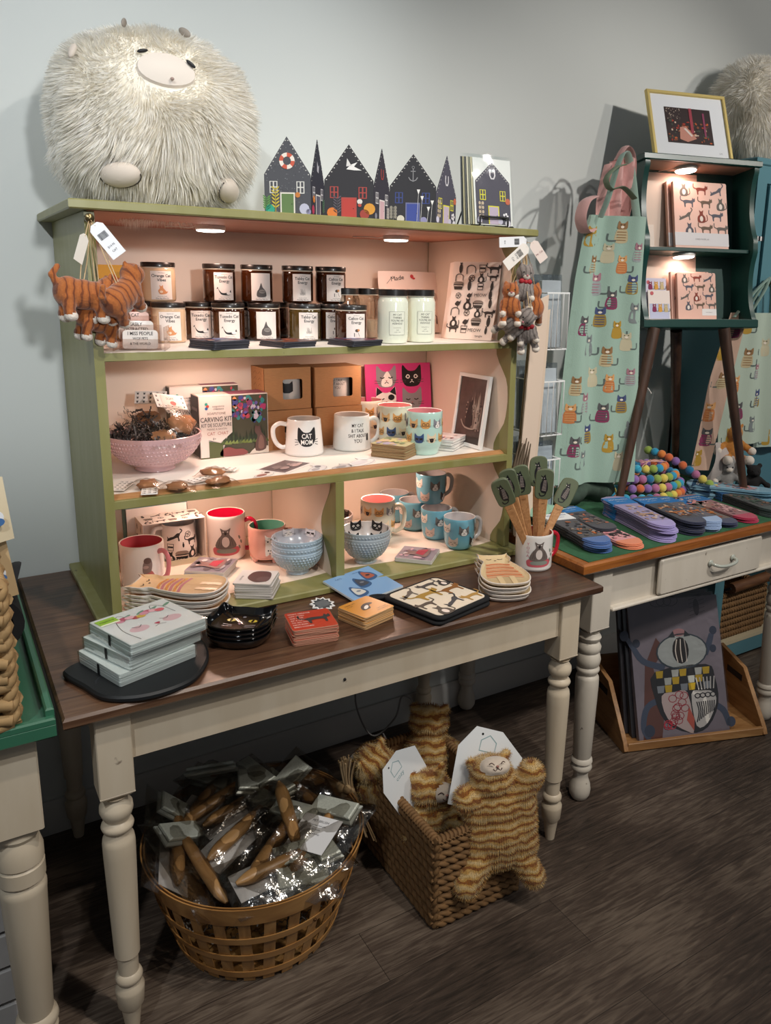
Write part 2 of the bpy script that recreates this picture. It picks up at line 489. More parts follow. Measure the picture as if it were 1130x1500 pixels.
# ------------------------------------------------------------------ tables
LEG1 = [(.027, .552), (.021, .546), (.0235, .54), (.0305, .53), (.0315, .519), (.028, .508), (.0225, .501), (.0225, .497), (.029, .490), (.0308, .485), (.029, .479), (.024, .474), (.024, .466), (.029, .459), (.0308, .447), (.0305, .42), (.0245, .192), (.0245, .189), (.0205, .187), (.0198, .146), (.0235, .143), (.0268, .135), (.0262, .128), (.0205, .122), (.022, .119), (.0285, .108), (.0285, .101), (.026, .068), (.0205, .060), (.0195, .055), (.0145, .012), (.013, 0)]
LEG2 = [(.030, .552), (.025, .546), (.028, .541), (.033, .532), (.030, .522), (.026, .518), (.029, .514), (.0345, .502), (.0325, .489), (.0285, .484), (.032, .479), (.0355, .462), (.033, .446), (.0285, .44), (.0335, .434), (.0345, .428), (.030, .420), (.0275, .414), (.0325, .408), (.034, .402), (.0345, .38), (.0275, .145), (.026, .142), (.0315, .136), (.0325, .128), (.027, .121), (.0305, .116), (.0325, .108), (.029, .100), (.023, .096), (.0215, .078), (.024, .068), (.030, .052), (.0325, .034), (.031, .018), (.024, .004), (.019, 0)]
def table(name, label, x0, x1, y0, zt, th, m_top, m_leg, prof, legxy, bw, apr, bz, drawer=None):
    t = thing(name, label, 'table', ((x0 + x1) / 2, (y0 - .004) / 2, 0)); off = -t.location
    b = MB(off); b.box(x0, x1, y0, -.004, zt - th, zt, m_top, ch=.005); b.build('tabletop', t)
    lx, ly0, ly1 = legxy
    for x in lx:
        for y in (ly0, ly1):
            b = MB(off)
            b.prism(rrp(x - bw / 2, y - bw / 2, x + bw / 2, y + bw / 2, .002, 1), bz + .012, zt - th, m_leg)
            b.prism([(x - bw / 2, y - bw / 2), (x + bw / 2, y - bw / 2), (x + bw / 2, y + bw / 2), (x - bw / 2, y + bw / 2)], bz, bz + .02, m_leg, ch=.009)
            b.lathe([(r, z * bz / .555) for r, z in prof], m_leg, Mx.Translation((x, y, 0)), 28)
            b.build('leg', t)
    b = MB(off)
    h = bw / 2; a = apr
    b.box(lx[0] + h, lx[1] - h, ly0 - h + .012, ly0 - h + .032, zt - th - a, zt - th, m_leg)
    b.box(lx[0] + h, lx[1] - h, ly1 + h - .032, ly1 + h - .012, zt - th - a, zt - th, m_leg)
    for x, s in ((lx[0], 1), (lx[1], -1)):
        xx = x - s * (h - .022)
        b.box(xx - .01, xx + .01, ly0 + h, ly1 - h, zt - th - a, zt - th, m_leg)
    b.build('apron', t)
    return t, off
T1, T1o = table('display_table', 'long turned-leg table with dark brown top under the olive shelf unit', 0, 1.299, -.792, .76, .023, m_brown, m_legs, LEG1, ((.085, 1.214), -.737, -.055), .064, .108, .555)
b = MB(T1o)
for x, z in ((.565, .672), ): b.ell((x, -.7585, z), .0035, m_black, nu=8, nv=6)
b.build('nail_hole', T1)
T2, T2o = table('side_table', 'white turned-leg table with honey wood top holding the sock piles', 1.306, 2.41, -.709, .785, .031, m_honey, m_legs2, LEG2, ((1.41, 2.305), -.645, -.04), .074, .13, .555)
b = MB(T2o)
b.prism([(1.448, -.690), (2.268, -.690), (2.268, -.66), (1.448, -.66)], .612, .624, m_legs2, ch=.004); b.build('bottom_molding', T2)
b = MB(T2o)
Mf = Mx(((1, 0, 0, 0), (0, 0, -1, -.679), (0, 1, 0, 0), (0, 0, 0, 1)))
b.prism(rrp(1.63, .625, 2.11, .742, .012, 4), 0, .016, m_legs2, Mf, .006)
dr = b.build('drawer', T2)
b = MB(T2o)
m_gl = mat('#aeb3aa', .1, 0, coat=1)
b.tube(smooth_path([(1.852, -.697, .692), (1.854, -.714, .69), (1.872, -.723, .686), (1.905, -.725, .684), (1.938, -.723, .686), (1.956, -.714, .69), (1.958, -.697, .692)], 5), .0055, m_gl, n=8)
for x in (1.852, 1.958): b.ell((x, -.698, .692), (.011, .005, .011), m_gl, nu=10, nv=6)
b.build('handle', dr)
b = MB(T2o); b.box(1.335, 2.39, -.695, -.03, .7851, .787, mat('#2c5b3d', .9, var=.25, scale=30)); b.build('table_runner', T2)
# green tray-top table on the left
Gt = thing('green_table', 'green tray-topped table with thick cream turned legs at the left edge', 'table', (-.5, -.42, 0)); Go = -Gt.location
b = MB(Go); b.box(-.98, -.012, -.812, -.03, .742, .77, m_green, ch=.004)
b.box(-.98, -.012, -.812, -.797, .765, .7795, m_green, ch=.003); b.box(-.026, -.012, -.80, -.03, .765, .793, m_green, ch=.003)
b.build('tray_top', Gt)
LEG3 = [(.036, .556), (.030, .55), (.034, .545), (.0365, .538), (.033, .53), (.036, .522), (.0405, .505), (.0405, .482), (.037, .478), (.0405, .474), (.0405, .446), (.035, .440), (.0385, .434), (.0405, .428), (.0405, .42), (.0395, .41), (.0305, .15), (.029, .145), (.036, .138), (.0385, .128), (.034, .118), (.031, .113), (.036, .106), (.034, .09), (.025, .08), (.023, .03), (.02, 0)]
for x, y in ((-.085, -.742), (-.91, -.742), (-.085, -.08), (-.91, -.08)):
    b = MB(Go); b.prism(rrp(x - .042, y - .042, x + .042, y + .042, .003, 1), .556, .742, m_legs); b.lathe(LEG3, m_legs, Mx.Translation((x, y, 0)), 28); b.build('leg', Gt)
b = MB(Go); b.box(-.87, -.127, -.772, -.75, .63, .742, m_legs); b.box(-.104, -.082, -.70, -.122, .63, .742, m_legs); b.build('apron', Gt)
# ------------------------------------------------------------------ olive shelf unit
HX0, HX1, HY = .150, 1.243, -.458
H = thing('shelf_unit', 'olive green tabletop shelf unit with cream inside, three levels of cat gifts', 'shelf unit', (.697, -.24, .76)); Ho = -H.location
b = MB(Ho); b.box(.119, 1.274, -.489, -.002, 1.648, 1.6665, m_olive, ch=.0025)
b.box(.155, 1.238, -.47, -.01, 1.6468, 1.6485, m_under); b.build('top_board', H)
def side(x0, x1, inner):
    """side board; its cream inner face is cut back in a shallow scallop at every opening"""
    b = MB(Ho)
    b.box(x0, x1, HY, -.004, .778, 1.648, m_olive, ch=.0015)
    xi = x1 + .0006 if inner > 0 else x0 - .0006
    for z0, z1 in ((.778, 1.034), (1.053, 1.351), (1.368, 1.646)):
        p = [(-.02, z0), (-.43, z0)]
        n = 14
        for i in range(n + 1):
            t = i / n
            e = .5 - .5 * cos(2 * PI * t)
            p.append((-.445 + .052 * max(0, 1 - e * 1.35) ** 1.5 + .006 * sin(9 * t), lerp(z0, z1, t)))
        p += [(-.02, z1)]
        vs = [(xi, y, z) for y, z in p]
        b.add(vs, [list(range(len(vs)))[:: (-1 if inner < 0 else 1)]], m_cream)
    return b.build('side_panel', H)
side(HX0, HX0 + .0195, 1); side(HX1 - .0195, HX1, -1)
b = MB(Ho); b.box(.165, 1.228, -.016, -.004, .778, 1.648, m_cream); b.build('back_panel', H)
b = MB(Ho); b.box(.1695, 1.2235, HY, -.016, 1.351, 1.368, m_olive, ch=.001); s1_ = b.build('shelf', H)
b = MB(Ho); b.box(.1695, 1.2235, HY + .004, -.02, 1.3682, 1.3687, mat('#ece6de', .7, var=.04, scale=8)); b.build('shelf_liner', s1_)
b = MB(Ho); b.box(.1695, 1.2235, HY, -.016, 1.034, 1.053, m_olive, ch=.001); s2_ = b.build('shelf', H)
b = MB(Ho); b.box(.1705, 1.2225, -.43, -.02, 1.0532, 1.0545, mat('#f0e8e0', .7, var=.03, scale=8)); b.build('shelf_liner', s2_)
b = MB(Ho); b.prism([(-.446, 1.053), (-.418, 1.053), (-.418, 1.0585), (-.426, 1.061), (-.436, 1.0585)], .1705, 1.2225, wood('molding_wood', '#8a5f3a', '#a9794c', '#bd8f60', .5, 0, 6, 12), Mx(((0, 0, 1, 0), (1, 0, 0, 0), (0, 1, 0, 0), (0, 0, 0, 1)))); b.build('molding', s2_)
b = MB(Ho); b.box(.124, 1.266, -.497, -.004, .7605, .778, m_olive, ch=.003); bb_ = b.build('base_board', H)
b = MB(Ho)
for x0, x1 in ((.17, .688), (.712, 1.222)):
    p = [(x0, -.02), (x1, -.02), (x1, -.40)] + [(lerp(x1, x0, i / 10), -.405 - .012 * sin(PI * i / 10 * 1.3)) for i in range(1, 10)] + [(x0, -.40)]
    b.prism(p, .7781, .7786, m_cream)
b.build('base_liner', bb_)
b = MB(Ho); b.box(.689, .712, HY, -.016, .778, 1.034, m_olive, ch=.001)
for xi, fl in ((.6884, 1), (.7126, -1)):
    p = [(-.02, .778), (-.40, .778)]
    for i in range(15):
        t = i / 14; e = .5 - .5 * cos(2 * PI * t)
        p.append((-.40 + .06 * (e - .5) - .0 * t, lerp(.778, 1.034, t)))
    p.append((-.02, 1.034))
    b.add([(xi, y, z) for y, z in p], [list(range(len(p)))[::fl]], m_cream)
b.build('divider', H)
# puck lights
m_led = emit('led_diffuser', '#fff3ea', 9)
def puck(label, x, y, z, power, col=LEDCOL, r=.036, M=None):
    t = thing('puck_light', label, 'light', (x, y, z), group='small round shelf lamps') if M is None else thing('puck_light', label, 'light', M=M, group='small round shelf lamps')
    b = MB(); b.lathe([(r * .98, 0), (r, -.002), (r, -.009), (r * .93, -.011)], mat('#e9e6e0', .35), n=28); b.build('housing', t)
    b = MB(); b.lathe([(r * .92, -.0106), (r * .88, -.0135), (r * .5, -.0150), (.001, -.0152)], m_led, n=28, cap=False); b.build('diffuser', t)
    b = MB(); b.tube(smooth_path([(-r, .01, -.004), (-r - .012, .02, -.006), (-r - .03, .05, -.003), (-r - .045, .1, -.002)], 4), .0016, mat('#e9e6e0', .4), n=6); b.build('cord', t)
    l = bpy.data.lights.new('puck_lamp', 'AREA'); l.shape = 'DISK'; l.size = r * 1.7; l.energy = power; l.color = col; l.spread = PI
    o = bpy.data.objects.new('puck_lamp', l); COL.objects.link(o); o.parent = t; o.location = (0, 0, -.0165)
    return t
for lb, x, y, z, pw in PUCKS: puck(lb, x, y, z, pw)
# ------------------------------------------------------------------ helpers for soft things and fur
def blob(name, ells, parent=None, voxel=.004, smooth_it=2, mats=None):
    """one continuous surface grown round overlapping rounded masses: (centre, radii, material[, matrix])"""
    b = MB()
    for e in ells:
        M = e[3] if len(e) > 3 else None
        if M is None: b.ell(e[0], e[1], e[2], nu=14, nv=10)
        else:
            b.ell((0, 0, 0), e[1], e[2], Mx.Translation(e[0]) @ M, nu=14, nv=10)
    o = b.build('tmp', None, smooth=0)
    md = o.modifiers.new('r', 'REMESH'); md.mode = 'VOXEL'; md.voxel_size = voxel; md.use_smooth_shade = True
    sm = o.modifiers.new('s', 'SMOOTH'); sm.factor = .5; sm.iterations = smooth_it
    dg = bpy.context.evaluated_depsgraph_get()
    me = bpy.data.meshes.new_from_object(o.evaluated_get(dg))
    bpy.data.objects.remove(o)
    me.name = name; me.materials.clear()
    ms = []
    inv = []
    for e in ells:
        if e[2] not in ms: ms.append(e[2])
        T = Mx.Translation(e[0]) @ (e[3] if len(e) > 3 and e[3] is not None else Mx.Identity(4))
        r = e[1] if isinstance(e[1], (tuple, list)) else (e[1],) * 3
        inv.append((T.inverted(), r, ms.index(e[2])))
    for m_ in ms: me.materials.append(m_)
    if len(ms) > 1:
        for f in me.polygons:
            c = f.center; bd = 9e9
            for I, r, k in inv:
                q = I @ c; d = (q.x / r[0]) ** 2 + (q.y / r[1]) ** 2 + (q.z / r[2]) ** 2
                if d < bd: bd = d; f.material_index = k
    for f in me.polygons: f.use_smooth = True
    ob = bpy.data.objects.new(name, me); COL.objects.link(ob)
    if parent: ob.parent = parent
    return ob
def cap(a, b, ra, rb, mt, n=4):
    """a tapering limb as a run of overlapping masses for blob()"""
    a, b = V(a), V(b)
    return [(a.lerp(b, i / (n - 1)), (lerp(ra, rb, i / (n - 1)),) * 3, mt) for i in range(n)]
def fur_mesh(name, parent, pts, mt, ln=.04, wd=.004, seed=1, droop=.5, curl=.6, seg=3):
    """pts: (position, normal, scale) -> curved tapering locks"""
    r = random.Random(seed)
    vs = []; fs = []
    for p, n, s in pts:
        fld = NZ.noise_vector(p * 9.) + NZ.noise_vector(p * 23. + V((7, 3, 1))) * .6
        tl = (n * .85 + fld * curl + V((0, 0, -droop)))
        tl -= n * min(0, tl.dot(n)) ; tl += n * .25
        tl.normalize()
        L = ln * s * r.uniform(.7, 1.25)
        side = tl.cross(V((r.uniform(-1, 1), r.uniform(-1, 1), r.uniform(-1, 1)))).normalized()
        bend = (V((0, 0, -1)) * droop + NZ.noise_vector(p * 14. + V((2, 9, 4))) * curl) * L * .55
        b0 = len(vs); w = wd * r.uniform(.6, 1.3)
        for i in range(seg):
            t = i / seg
            c = p - n * .004 + tl * (L * t) + bend * (t * t)
            q = w * (1 - t * .75) * .5
            vs.append(c - side * q); vs.append(c + side * q)
        vs.append(p + tl * L + bend)
        for i in range(seg - 1): fs.append((b0 + 2 * i, b0 + 2 * i + 1, b0 + 2 * i + 3, b0 + 2 * i + 2))
        fs.append((b0 + 2 * seg - 2, b0 + 2 * seg - 1, b0 + 2 * seg))
    me = bpy.data.meshes.new(name); me.from_pydata([tuple(v) for v in vs], [], fs); me.materials.append(mt)
    me.polygons.foreach_set('use_smooth', [True] * len(fs)); me.update()
    o = bpy.data.objects.new(name, me); COL.objects.link(o); o.parent = parent
    return o
def hair_mat(name, a, b_, c):
    m = bpy.data.materials.new(name)
    nt, N, L, b = nodes(m)
    g = N.new('ShaderNodeNewGeometry'); tc = N.new('ShaderNodeTexCoord'); nz = N.new('ShaderNodeTexNoise'); nz.inputs['Scale'].default_value = 12; nz.inputs['Detail'].default_value = 3
    L.new(tc.outputs['Object'], nz.inputs['Vector'])
    ad = N.new('ShaderNodeMath'); ad.operation = 'MULTIPLY_ADD'; ad.inputs[1].default_value = .55
    hf = N.new('ShaderNodeMath'); hf.operation = 'MULTIPLY'; hf.inputs[1].default_value = .45
    L.new(nz.outputs[0], hf.inputs[0]); L.new(g.outputs['Random Per Island'], ad.inputs[0]); L.new(hf.outputs[0], ad.inputs[2])
    r = ramp(N, (.2, a), (.5, b_), (.8, c)); L.new(ad.outputs[0], r.inputs[0]); L.new(r.outputs[0], b.inputs['Base Color'])
    d_ = N.new('ShaderNodeBsdfDiffuse'); t_ = N.new('ShaderNodeBsdfTranslucent'); mx = N.new('ShaderNodeMixShader'); mx.inputs[0].default_value = .5
    L.new(r.outputs[0], d_.inputs[0]); L.new(r.outputs[0], t_.inputs[0]); L.new(d_.outputs[0], mx.inputs[1]); L.new(t_.outputs[0], mx.inputs[2]); L.new(mx.outputs[0], N['Material Output'].inputs[0])
    return m
def barcode(b, mf, x, y, w_, h, l=1, seed=3):
    r = random.Random(seed); u = x
    while u < x + w_:
        k = r.choice((.5, .8, 1.2)) * w_ / 26
        b.dec(rect(u, y, min(u + k, x + w_), y + h), mf, m_black, l); u += k + r.choice((.5, .9)) * w_ / 24
m_fur = hair_mat('cream_fur', '#f1ebde', '#fbf8f2', '#fffefc')
# ------------------------------------------------------------------ large white plush on top
def ball_plush(c, rr, label, ncount, ln, face=True, seed=1, wd=.0034):
    t = thing('plush_toy', label, 'plush toy', (c[0], c[1], c[2] - rr[2]))
    o = V((0, 0, rr[2])); cmp = lambda d: V((d.x * rr[0], d.y * rr[1], d.z * rr[2])) * ((abs(d.x) ** 2.5 + abs(d.y) ** 2.5 + abs(d.z) ** 2.5) ** -.4 * .985); nrm = lambda d: V((d.x / rr[0], d.y / rr[1], d.z / rr[2])).normalized()
    b = MB(); b.ell(o, rr, mat('#efe9dc', .9), nu=40, nv=24, disp=lambda d: (abs(d.x) ** 2.5 + abs(d.y) ** 2.5 + abs(d.z) ** 2.5) ** -.4 * .98); b.build('body', t)
    def at_(d, k=1.): d = V(d).normalized(); return o + cmp(d) * k, nrm(d)
    def frame(n): x = V((0, 0, 1)).cross(n).normalized(); return x, n.cross(x).normalized()
    r = random.Random(seed); pts = []
    FD = V((-.03, -.917, .398)).normalized(); fp, fn = at_(FD); fx, fy = frame(fn)
    ga = PI * (3 - math.sqrt(5))
    for i in range(ncount):
        z = 1 - 2 * (i + .5) / ncount; a = ga * i + r.uniform(-.2, .2); q = math.sqrt(1 - z * z); d = V((q * cos(a), q * sin(a), z))
        if d.y > .5: continue
        wp = o + cmp(d); s = 1.
        if face:
            e = ((wp - fp).dot(fx) / .062) ** 2 + ((wp - fp).dot(fy) / .038) ** 2
            if e < .80 and d.y < 0: continue
            if e < 1.8 and d.y < 0: s = .5
            if d.x < -.05 and d.z > -.3: s *= .75
        if d.z > .2: s *= .8
        pts.append((wp, nrm(d), s))
    fur_mesh('fur', t, pts, m_fur, ln, wd, seed, droop=.45, curl=.85)
    if face:
        m_fc = mat('#e3d8cd', .8, sheen=.3); b = MB(); n = 28; vs = []; fs = []
        for k, ring in enumerate((.02, .5, .85, 1.)):
            for i in range(n):
                an = 2 * PI * i / n; u = .066 * ring * cos(an); v = .041 * ring * sin(an) * (1 if sin(an) > 0 else .85)
                p = fp + fx * u + fy * v; d = (p - o); d = V((d.x / rr[0], d.y / rr[1], d.z / rr[2])).normalized(); q, nn = at_(d)
                vs.append(q + nn * (.004 + .010 * (1 - ring ** 2) - (.016 if ring == 1 else 0)))
        fs = [tuple(range(n))] + [(k * n + i, (k + 1) * n + i, (k + 1) * n + (i + 1) % n, k * n + (i + 1) % n) for k in range(3) for i in range(n)]
        b.add(vs, fs, m_fc); b.build('face', t)
        def bit(d, r3, mt, nm, out, roll=0.):
            p, nn = at_(d); x, y = frame(nn); M = Mx.Translation(p + nn * out) @ Mx(((x.x, y.x, nn.x, 0), (x.y, y.y, nn.y, 0), (x.z, y.z, nn.z, 0), (0, 0, 0, 1))) @ Mx.Rotation(roll, 4, 'Z')
            b = MB(); b.ell((0, 0, 0), r3, mt, M, 18, 12); return b.build(nm, t), M
        bit((-.226, -.821, .524), (.011, .0035, .004), m_black, 'eye', .012, .3); bit((.190, -.86, .47), (.011, .004, .004), m_black, 'eye', .012, -.75); bit((-.004, -.957, .29), (.004, .003, .003), mat('#a88f86', .6), 'nose', .016)
        m_pad = mat('#d3c6b9', .75, sheen=.3)
        for d, s, ro in (((-.426, -.679, -.597), 1., .12), ((.506, -.575, -.644), .95, -.5)):
            ft, M = bit(d, (.041 * s, .026 * s, .022), m_pad, 'foot', .026, ro)
            b = MB(); b.tube([M @ V((.042 * s * cos(q), -.0265 * s * sin(q), .004)) for q in [PI * i / 12 for i in range(13)]], .0014, mat('#4b4540', .7), n=5); b.build('seam', ft)
        m_tab_ = mat('#9a9086', .8); bit((-.296, -.451, .842), (.004, .014, .008), m_tab_, 'ear', .014); bit((.26, -.40, .88), (.005, .018, .008), m_tab_, 'ear', .014); bit((-.724, -.512, .462), (.008, .017, .006), m_pad, 'hand', .018)
    return t
ball_plush((.337, -.268, 1.856), (.203, .176, .178), 'big round white shaggy plush creature with a beige face lying on the shelf unit', 46000, .034)
# ------------------------------------------------------------------ folded row of paper houses
def house(b, mf, W, ev, H_, s):
    """one printed house front; W width, ev eaves height, H_ ridge height"""
    c = W / 2
    D = lambda sh, h, l=2: b.dec(sh, mf, mat(h, .7), l)
    D(poly([(0, 0), (W, 0), (W, ev), (c, H_), (0, ev)]), s['wall'], 1)
    if s.get('speck'):
        r = random.Random(5)
        for i in range(150):
            x = r.uniform(.004, W - .004); y = r.uniform(.002, H_ - .01)
            if y < ev + (H_ - ev) * (1 - abs(x - c) / c) - .006: D(el(x, y, r.uniform(.0006, .0013), n=5), r.choice(('#6c6d72', '#84858a', '#3d3e45')), 2)
    n = 9
    for i in range(n):
        for sgn in (-1, 1):
            t = (i + .5) / n; x = c + sgn * (c - .002) * (1 - t); y = ev + (H_ - ev) * t - .004
            D(el(x, y, .0016 * W / .1, .0012, 6), '#c9c6c2', 3)
    wc, dc, fr = s['win'], s['door'], s['frame']
    ww = W * .17
    for x in (W * .20, W * .78):
        y = ev * .68
        D(rect(x - ww / 2, y - .013, x + ww / 2, y + .013), wc, 3)
        for i in (0, 1):
            for j in (0, 1): D(rect(x - ww / 2 + ww * (.12 + .46 * i), y - .011 + .0125 * j, x - ww / 2 + ww * (.42 + .46 * i), y - .001 + .0125 * j), s['pane'], 4)
    dw = W * .13
    D(rect(c - dw - .003, 0, c + dw + .003, .047), fr, 3); D(rect(c - dw, 0, c + dw, .044), dc, 4)
    D(el(c + dw * .7, .022, .0012 * W / .1, .0012, 6), '#2b2b2b', 5)
    m = s['motif']; y = ev + (H_ - ev) * .36; k = W / .11
    if m == 'ring':
        for i in range(8): D(xf(([(.0175 * cos(a), .0175 * sin(a)) for a in (i * PI / 4, i * PI / 4 + PI / 8, (i + 1) * PI / 4)] + [(.009 * cos(a), .009 * sin(a)) for a in ((i + 1) * PI / 4, i * PI / 4 + PI / 8, i * PI / 4)], [[0, 1, 2, 3, 4, 5]]), c, y), '#c65a45' if i % 2 else '#e6dcd2', 4)
    elif m == 'gull':
        D(poly([(c - .006, y - .004), (c + .004, y + .006), (c + .02, y + .012), (c + .012, y + .002), (c + .03, y - .006), (c + .012, y - .006)]), '#e8e6e3', 4)
        D(poly([(c - .006, y + .002), (c - .004, y + .02), (c + .006, y + .004)]), '#d9d7d4', 4)
    elif m == 'shoe':
        D(stroke([(c - .007 * k, y + .012), (c - .008 * k, y - .002), (c - .004 * k, y - .010), (c + .004 * k, y - .010), (c + .008 * k, y - .002), (c + .007 * k, y + .012)], .0042 * k), s.get('mc', '#d9d6da'), 4)
    elif m == 'anchor':
        D(stroke([(c, y + .014), (c, y - .014)], .002), '#8d8d90', 4); D(stroke([(c - .006, y + .008), (c + .006, y + .008)], .002), '#8d8d90', 4)
        D(stroke([(c - .011, y - .006), (c - .007, y - .012), (c, y - .015), (c + .007, y - .012), (c + .011, y - .006)], .0022), '#8d8d90', 4); D(stroke([(c + .003 * cos(a), y + .017 + .003 * sin(a)) for a in [i * PI / 5 for i in range(10)]], .001, True), '#8d8d90', 4)
    elif m == 'bird':
        D(poly([(c - .008 * k, y - .008), (c - .006 * k, y + .014), (c + .002 * k, y + .002), (c + .009 * k, y + .006), (c + .004 * k, y - .012)]), '#b9b7c0', 4)
    for (kind, x, y, z, col) in s['plants']:
        x *= W
        if kind == 'o': D(el(x, y, z * k, z, 12), col, 5)
        if kind == 'fern':
            D(stroke([(x, 0), (x, z)], .0011), col, 5)
            for i in range(6):
                h = z * (.25 + .14 * i)
                for sg in (-1, 1): D(el(x + sg * .005 * k, h + .004, .0055 * k, .0016, 8, sg * .7), col, 5)
        if kind == 'twig':
            D(stroke([(x, 0), (x, z)], .0009), col, 5)
            for i in range(4):
                h = z * (.35 + .2 * i)
                for sg in (-1, 1): D(el(x + sg * .005 * k, h, .0036 * k, .0045, 8), col, 5)
        if kind == 'flower':
            for i in range(5): D(el(x + .006 * k * cos(i * 1.257), y + .006 * sin(i * 1.257), .0035 * k, .0035, 7), col, 5)
        if kind == 'cone': D(poly([(x - .004 * k, y + .008), (x + .004 * k, y + .008), (x, y - .004)]), col, 5); D(stroke([(x, y), (x - .003, 0)], .0007), col, 5)
HS = [
 dict(wall='#4b4c52', speck=1, win='#d8d6d0', pane='#4b4c52', door='#5f7a4b', frame='#ddd8cc', motif='ring', plants=[('fern', .24, 0, .055, '#c5b23c'), ('o', .12, .010, .011, '#2d9a80'), ('fern', .05, 0, .035, '#5d8a4a'), ('o', .86, .012, .012, '#b8b9cc'), ('o', .72, .042, .006, '#c0793b'), ('o', .95, .006, .006, '#8a88a8')]),
 dict(wall='#33343f', win='#cfcdd2', pane='#33343f', door='#585868', frame='#d9d6d2', motif='bird', plants=[('o', .12, .012, .01, '#b03a58'), ('o', .18, .035, .008, '#d07a35'), ('fern', .88, 0, .035, '#4f6f58')]),
 dict(wall='#2c2b30', win='#a8453f', pane='#2c2b30', door='#b33d36', frame='#a8453f', motif='gull', plants=[('o', .16, .012, .012, '#d27733'), ('fern', .26, 0, .045, '#57525b'), ('o', .92, .022, .013, '#d49538'), ('o', .82, .010, .011, '#9a3f35'), ('o', .72, .038, .006, '#d8d2cc'), ('o', .72, .030, .004, '#b84a40')]),
 dict(wall='#37343d', win='#d6d2d2', pane='#37343d', door='#caa5ab', frame='#e0d8d4', motif='shoe', mc='#a8453f', plants=[('o', .12, .008, .007, '#8a8894'), ('twig', .86, 0, .03, '#b9b2ac')]),
 dict(wall='#2a2a2f', win='#3b4a85', pane='#2a2a33', door='#3a4a94', frame='#6a6f96', motif='anchor', plants=[('twig', .08, 0, .036, '#8a857a'), ('cone', .62, .070, 0, '#e8e6e4'), ('cone', .70, .055, 0, '#e8e6e4'), ('cone', .92, .045, 0, '#e8e6e4'), ('cone', .84, .030, 0, '#e8e6e4'), ('o', .74, .006, .008, '#8c8ab0'), ('o', .24, .008, .009, '#c9c4b6')]),
 dict(wall='#4c4a57', win='#d8d23c', pane='#4c4a57', door='#b8a8bc', frame='#d8d23c', motif='shoe', plants=[('twig', .14, 0, .055, '#c4b29a'), ('o', .08, .010, .008, '#c9c6da'), ('flower', .84, .022, 0, '#e9e6ea'), ('o', .68, .008, .008, '#bcb9cc'), ('o', .92, .06, .008, '#c0664a'), ('o', .9, .004, .009, '#d5d2dc')]),
]
def ppanel(b, A, B, ev, Hh, s, z0):
    A, B = V(A), V(B); ux = (B - A); W = ux.length; ux.normalize(); n = ux.cross(V((0, 0, 1)))
    c = W / 2; T = .0009
    pp = [(0, 0), (W, 0), (W, ev), (c, Hh), (0, ev)]
    M = Mx((( ux.x, 0, n.x, A.x), (ux.y, 0, n.y, A.y), (0, 1, 0, A.z), (0, 0, 0, 1)))
    b.prism(pp, -T, 0, mat('#3b3b42', .7), M)
    house(b, plane(A, ux, (0, 0, 1)), W, ev, Hh, s)
HP = [(.540, -.412), (.627, -.470), (.687, -.412), (.786, -.470), (.862, -.412), (.960, -.470), (1.058, -.412)]
t = thing('paper_house_garland', 'folded zigzag row of six dark paper houses standing on the shelf unit', 'decoration', (.8, -.44, 1.6665)); off = -t.location
for i in range(6):
    b = MB(off); ppanel(b, (*HP[i], 1.667), (*HP[i + 1], 1.667), .085 if i % 2 == 0 else .072, (.165, .166, .164, .163, .16, .165)[i], HS[i], 0); b.build('house_panel', t)
# cards on a small black easel
Xs, Ys = 1.145, -.43
t = thing('card_easel', 'small black wire easel holding the house cards at the right end', 'stand', (Xs, Ys, 1.6665)); 
b = MB()
for s in (-1, 1):
    x = .045 * s
    b.tube(smooth_path([(x, .03, .12), (x, .005, .012), (x, -.003, .004), (x, -.030, .004), (x, -.034, .010), (x, -.034, .026)], 4), .0022, m_black, n=6)
b.tube([(-.045, .0297, .12), (.045, .0297, .12)], .0022, m_black, n=6); b.tube([(-.045, -.034, .026), (.045, -.034, .026)], .0028, m_black, n=6)
b.build('frame', t)
b = MB(); b.tube([(-.03, .03, .115), (-.045, .075, .003)], .002, m_black, n=6); b.tube([(.03, .03, .115), (.045, .075, .003)], .002, m_black, n=6); b.build('back_leg', t)
m_sleeve = clear('clear_sleeve', '#fdfefe', .012, .04, .1, 30, .10)
for i in range(7):
    w_, h = .118, .168
    lean = rad(8.5 - i * .6)
    M = Mx.Translation((Xs + .004 - i * .0042, Ys - .0295 + i * .0048, 1.6725)) @ Mx.Rotation(rad(-2 + i * .6), 4, 'Z') @ Mx.Rotation(rad(90) - lean, 4, 'X')
    c = thing('greeting_card', ('white greeting card with a dark house in a clear sleeve, front of the easel pack' if i == 0 else 'card in a clear sleeve in the easel pack, %s behind the front house card' % ['first', 'second', 'third', 'fourth', 'fifth', 'sixth'][i - 1]), 'card', M=M, group='sleeved cards on the black easel')
    b = MB(); b.box(-w_ / 2, w_ / 2, 0, h, -.0012, 0, mat(('#dfe2df', '#c9c3a4', '#8a8d80', '#d8d3bd', '#5d5f60', '#b7b08f', '#3d4246')[i], .6))
    if i == 0:
        mf = plane((-.054, .002, .00005), (1, 0, 0), (0, 1, 0)); house(b, mf, .108, .108, .158, HS[5])
    b.build('card', c)
    b = MB(); b.grid(4, 6, lambda u, v: (lerp(-w_ / 2 - .003, w_ / 2 + .003, u), lerp(-.002, h + .008, v), .0028 + .0012 * sin(7 * u + 5 * v)), m_sleeve); b.build('sleeve', c)
t = thing('black_plug', 'small black plug adapter at the right corner of the unit top', 'plug', (1.222, -.405, 1.6665))
b = MB(); b.box(-.022, .022, -.016, .016, 0, .010, m_black, ch=.003); b.build('base', t)
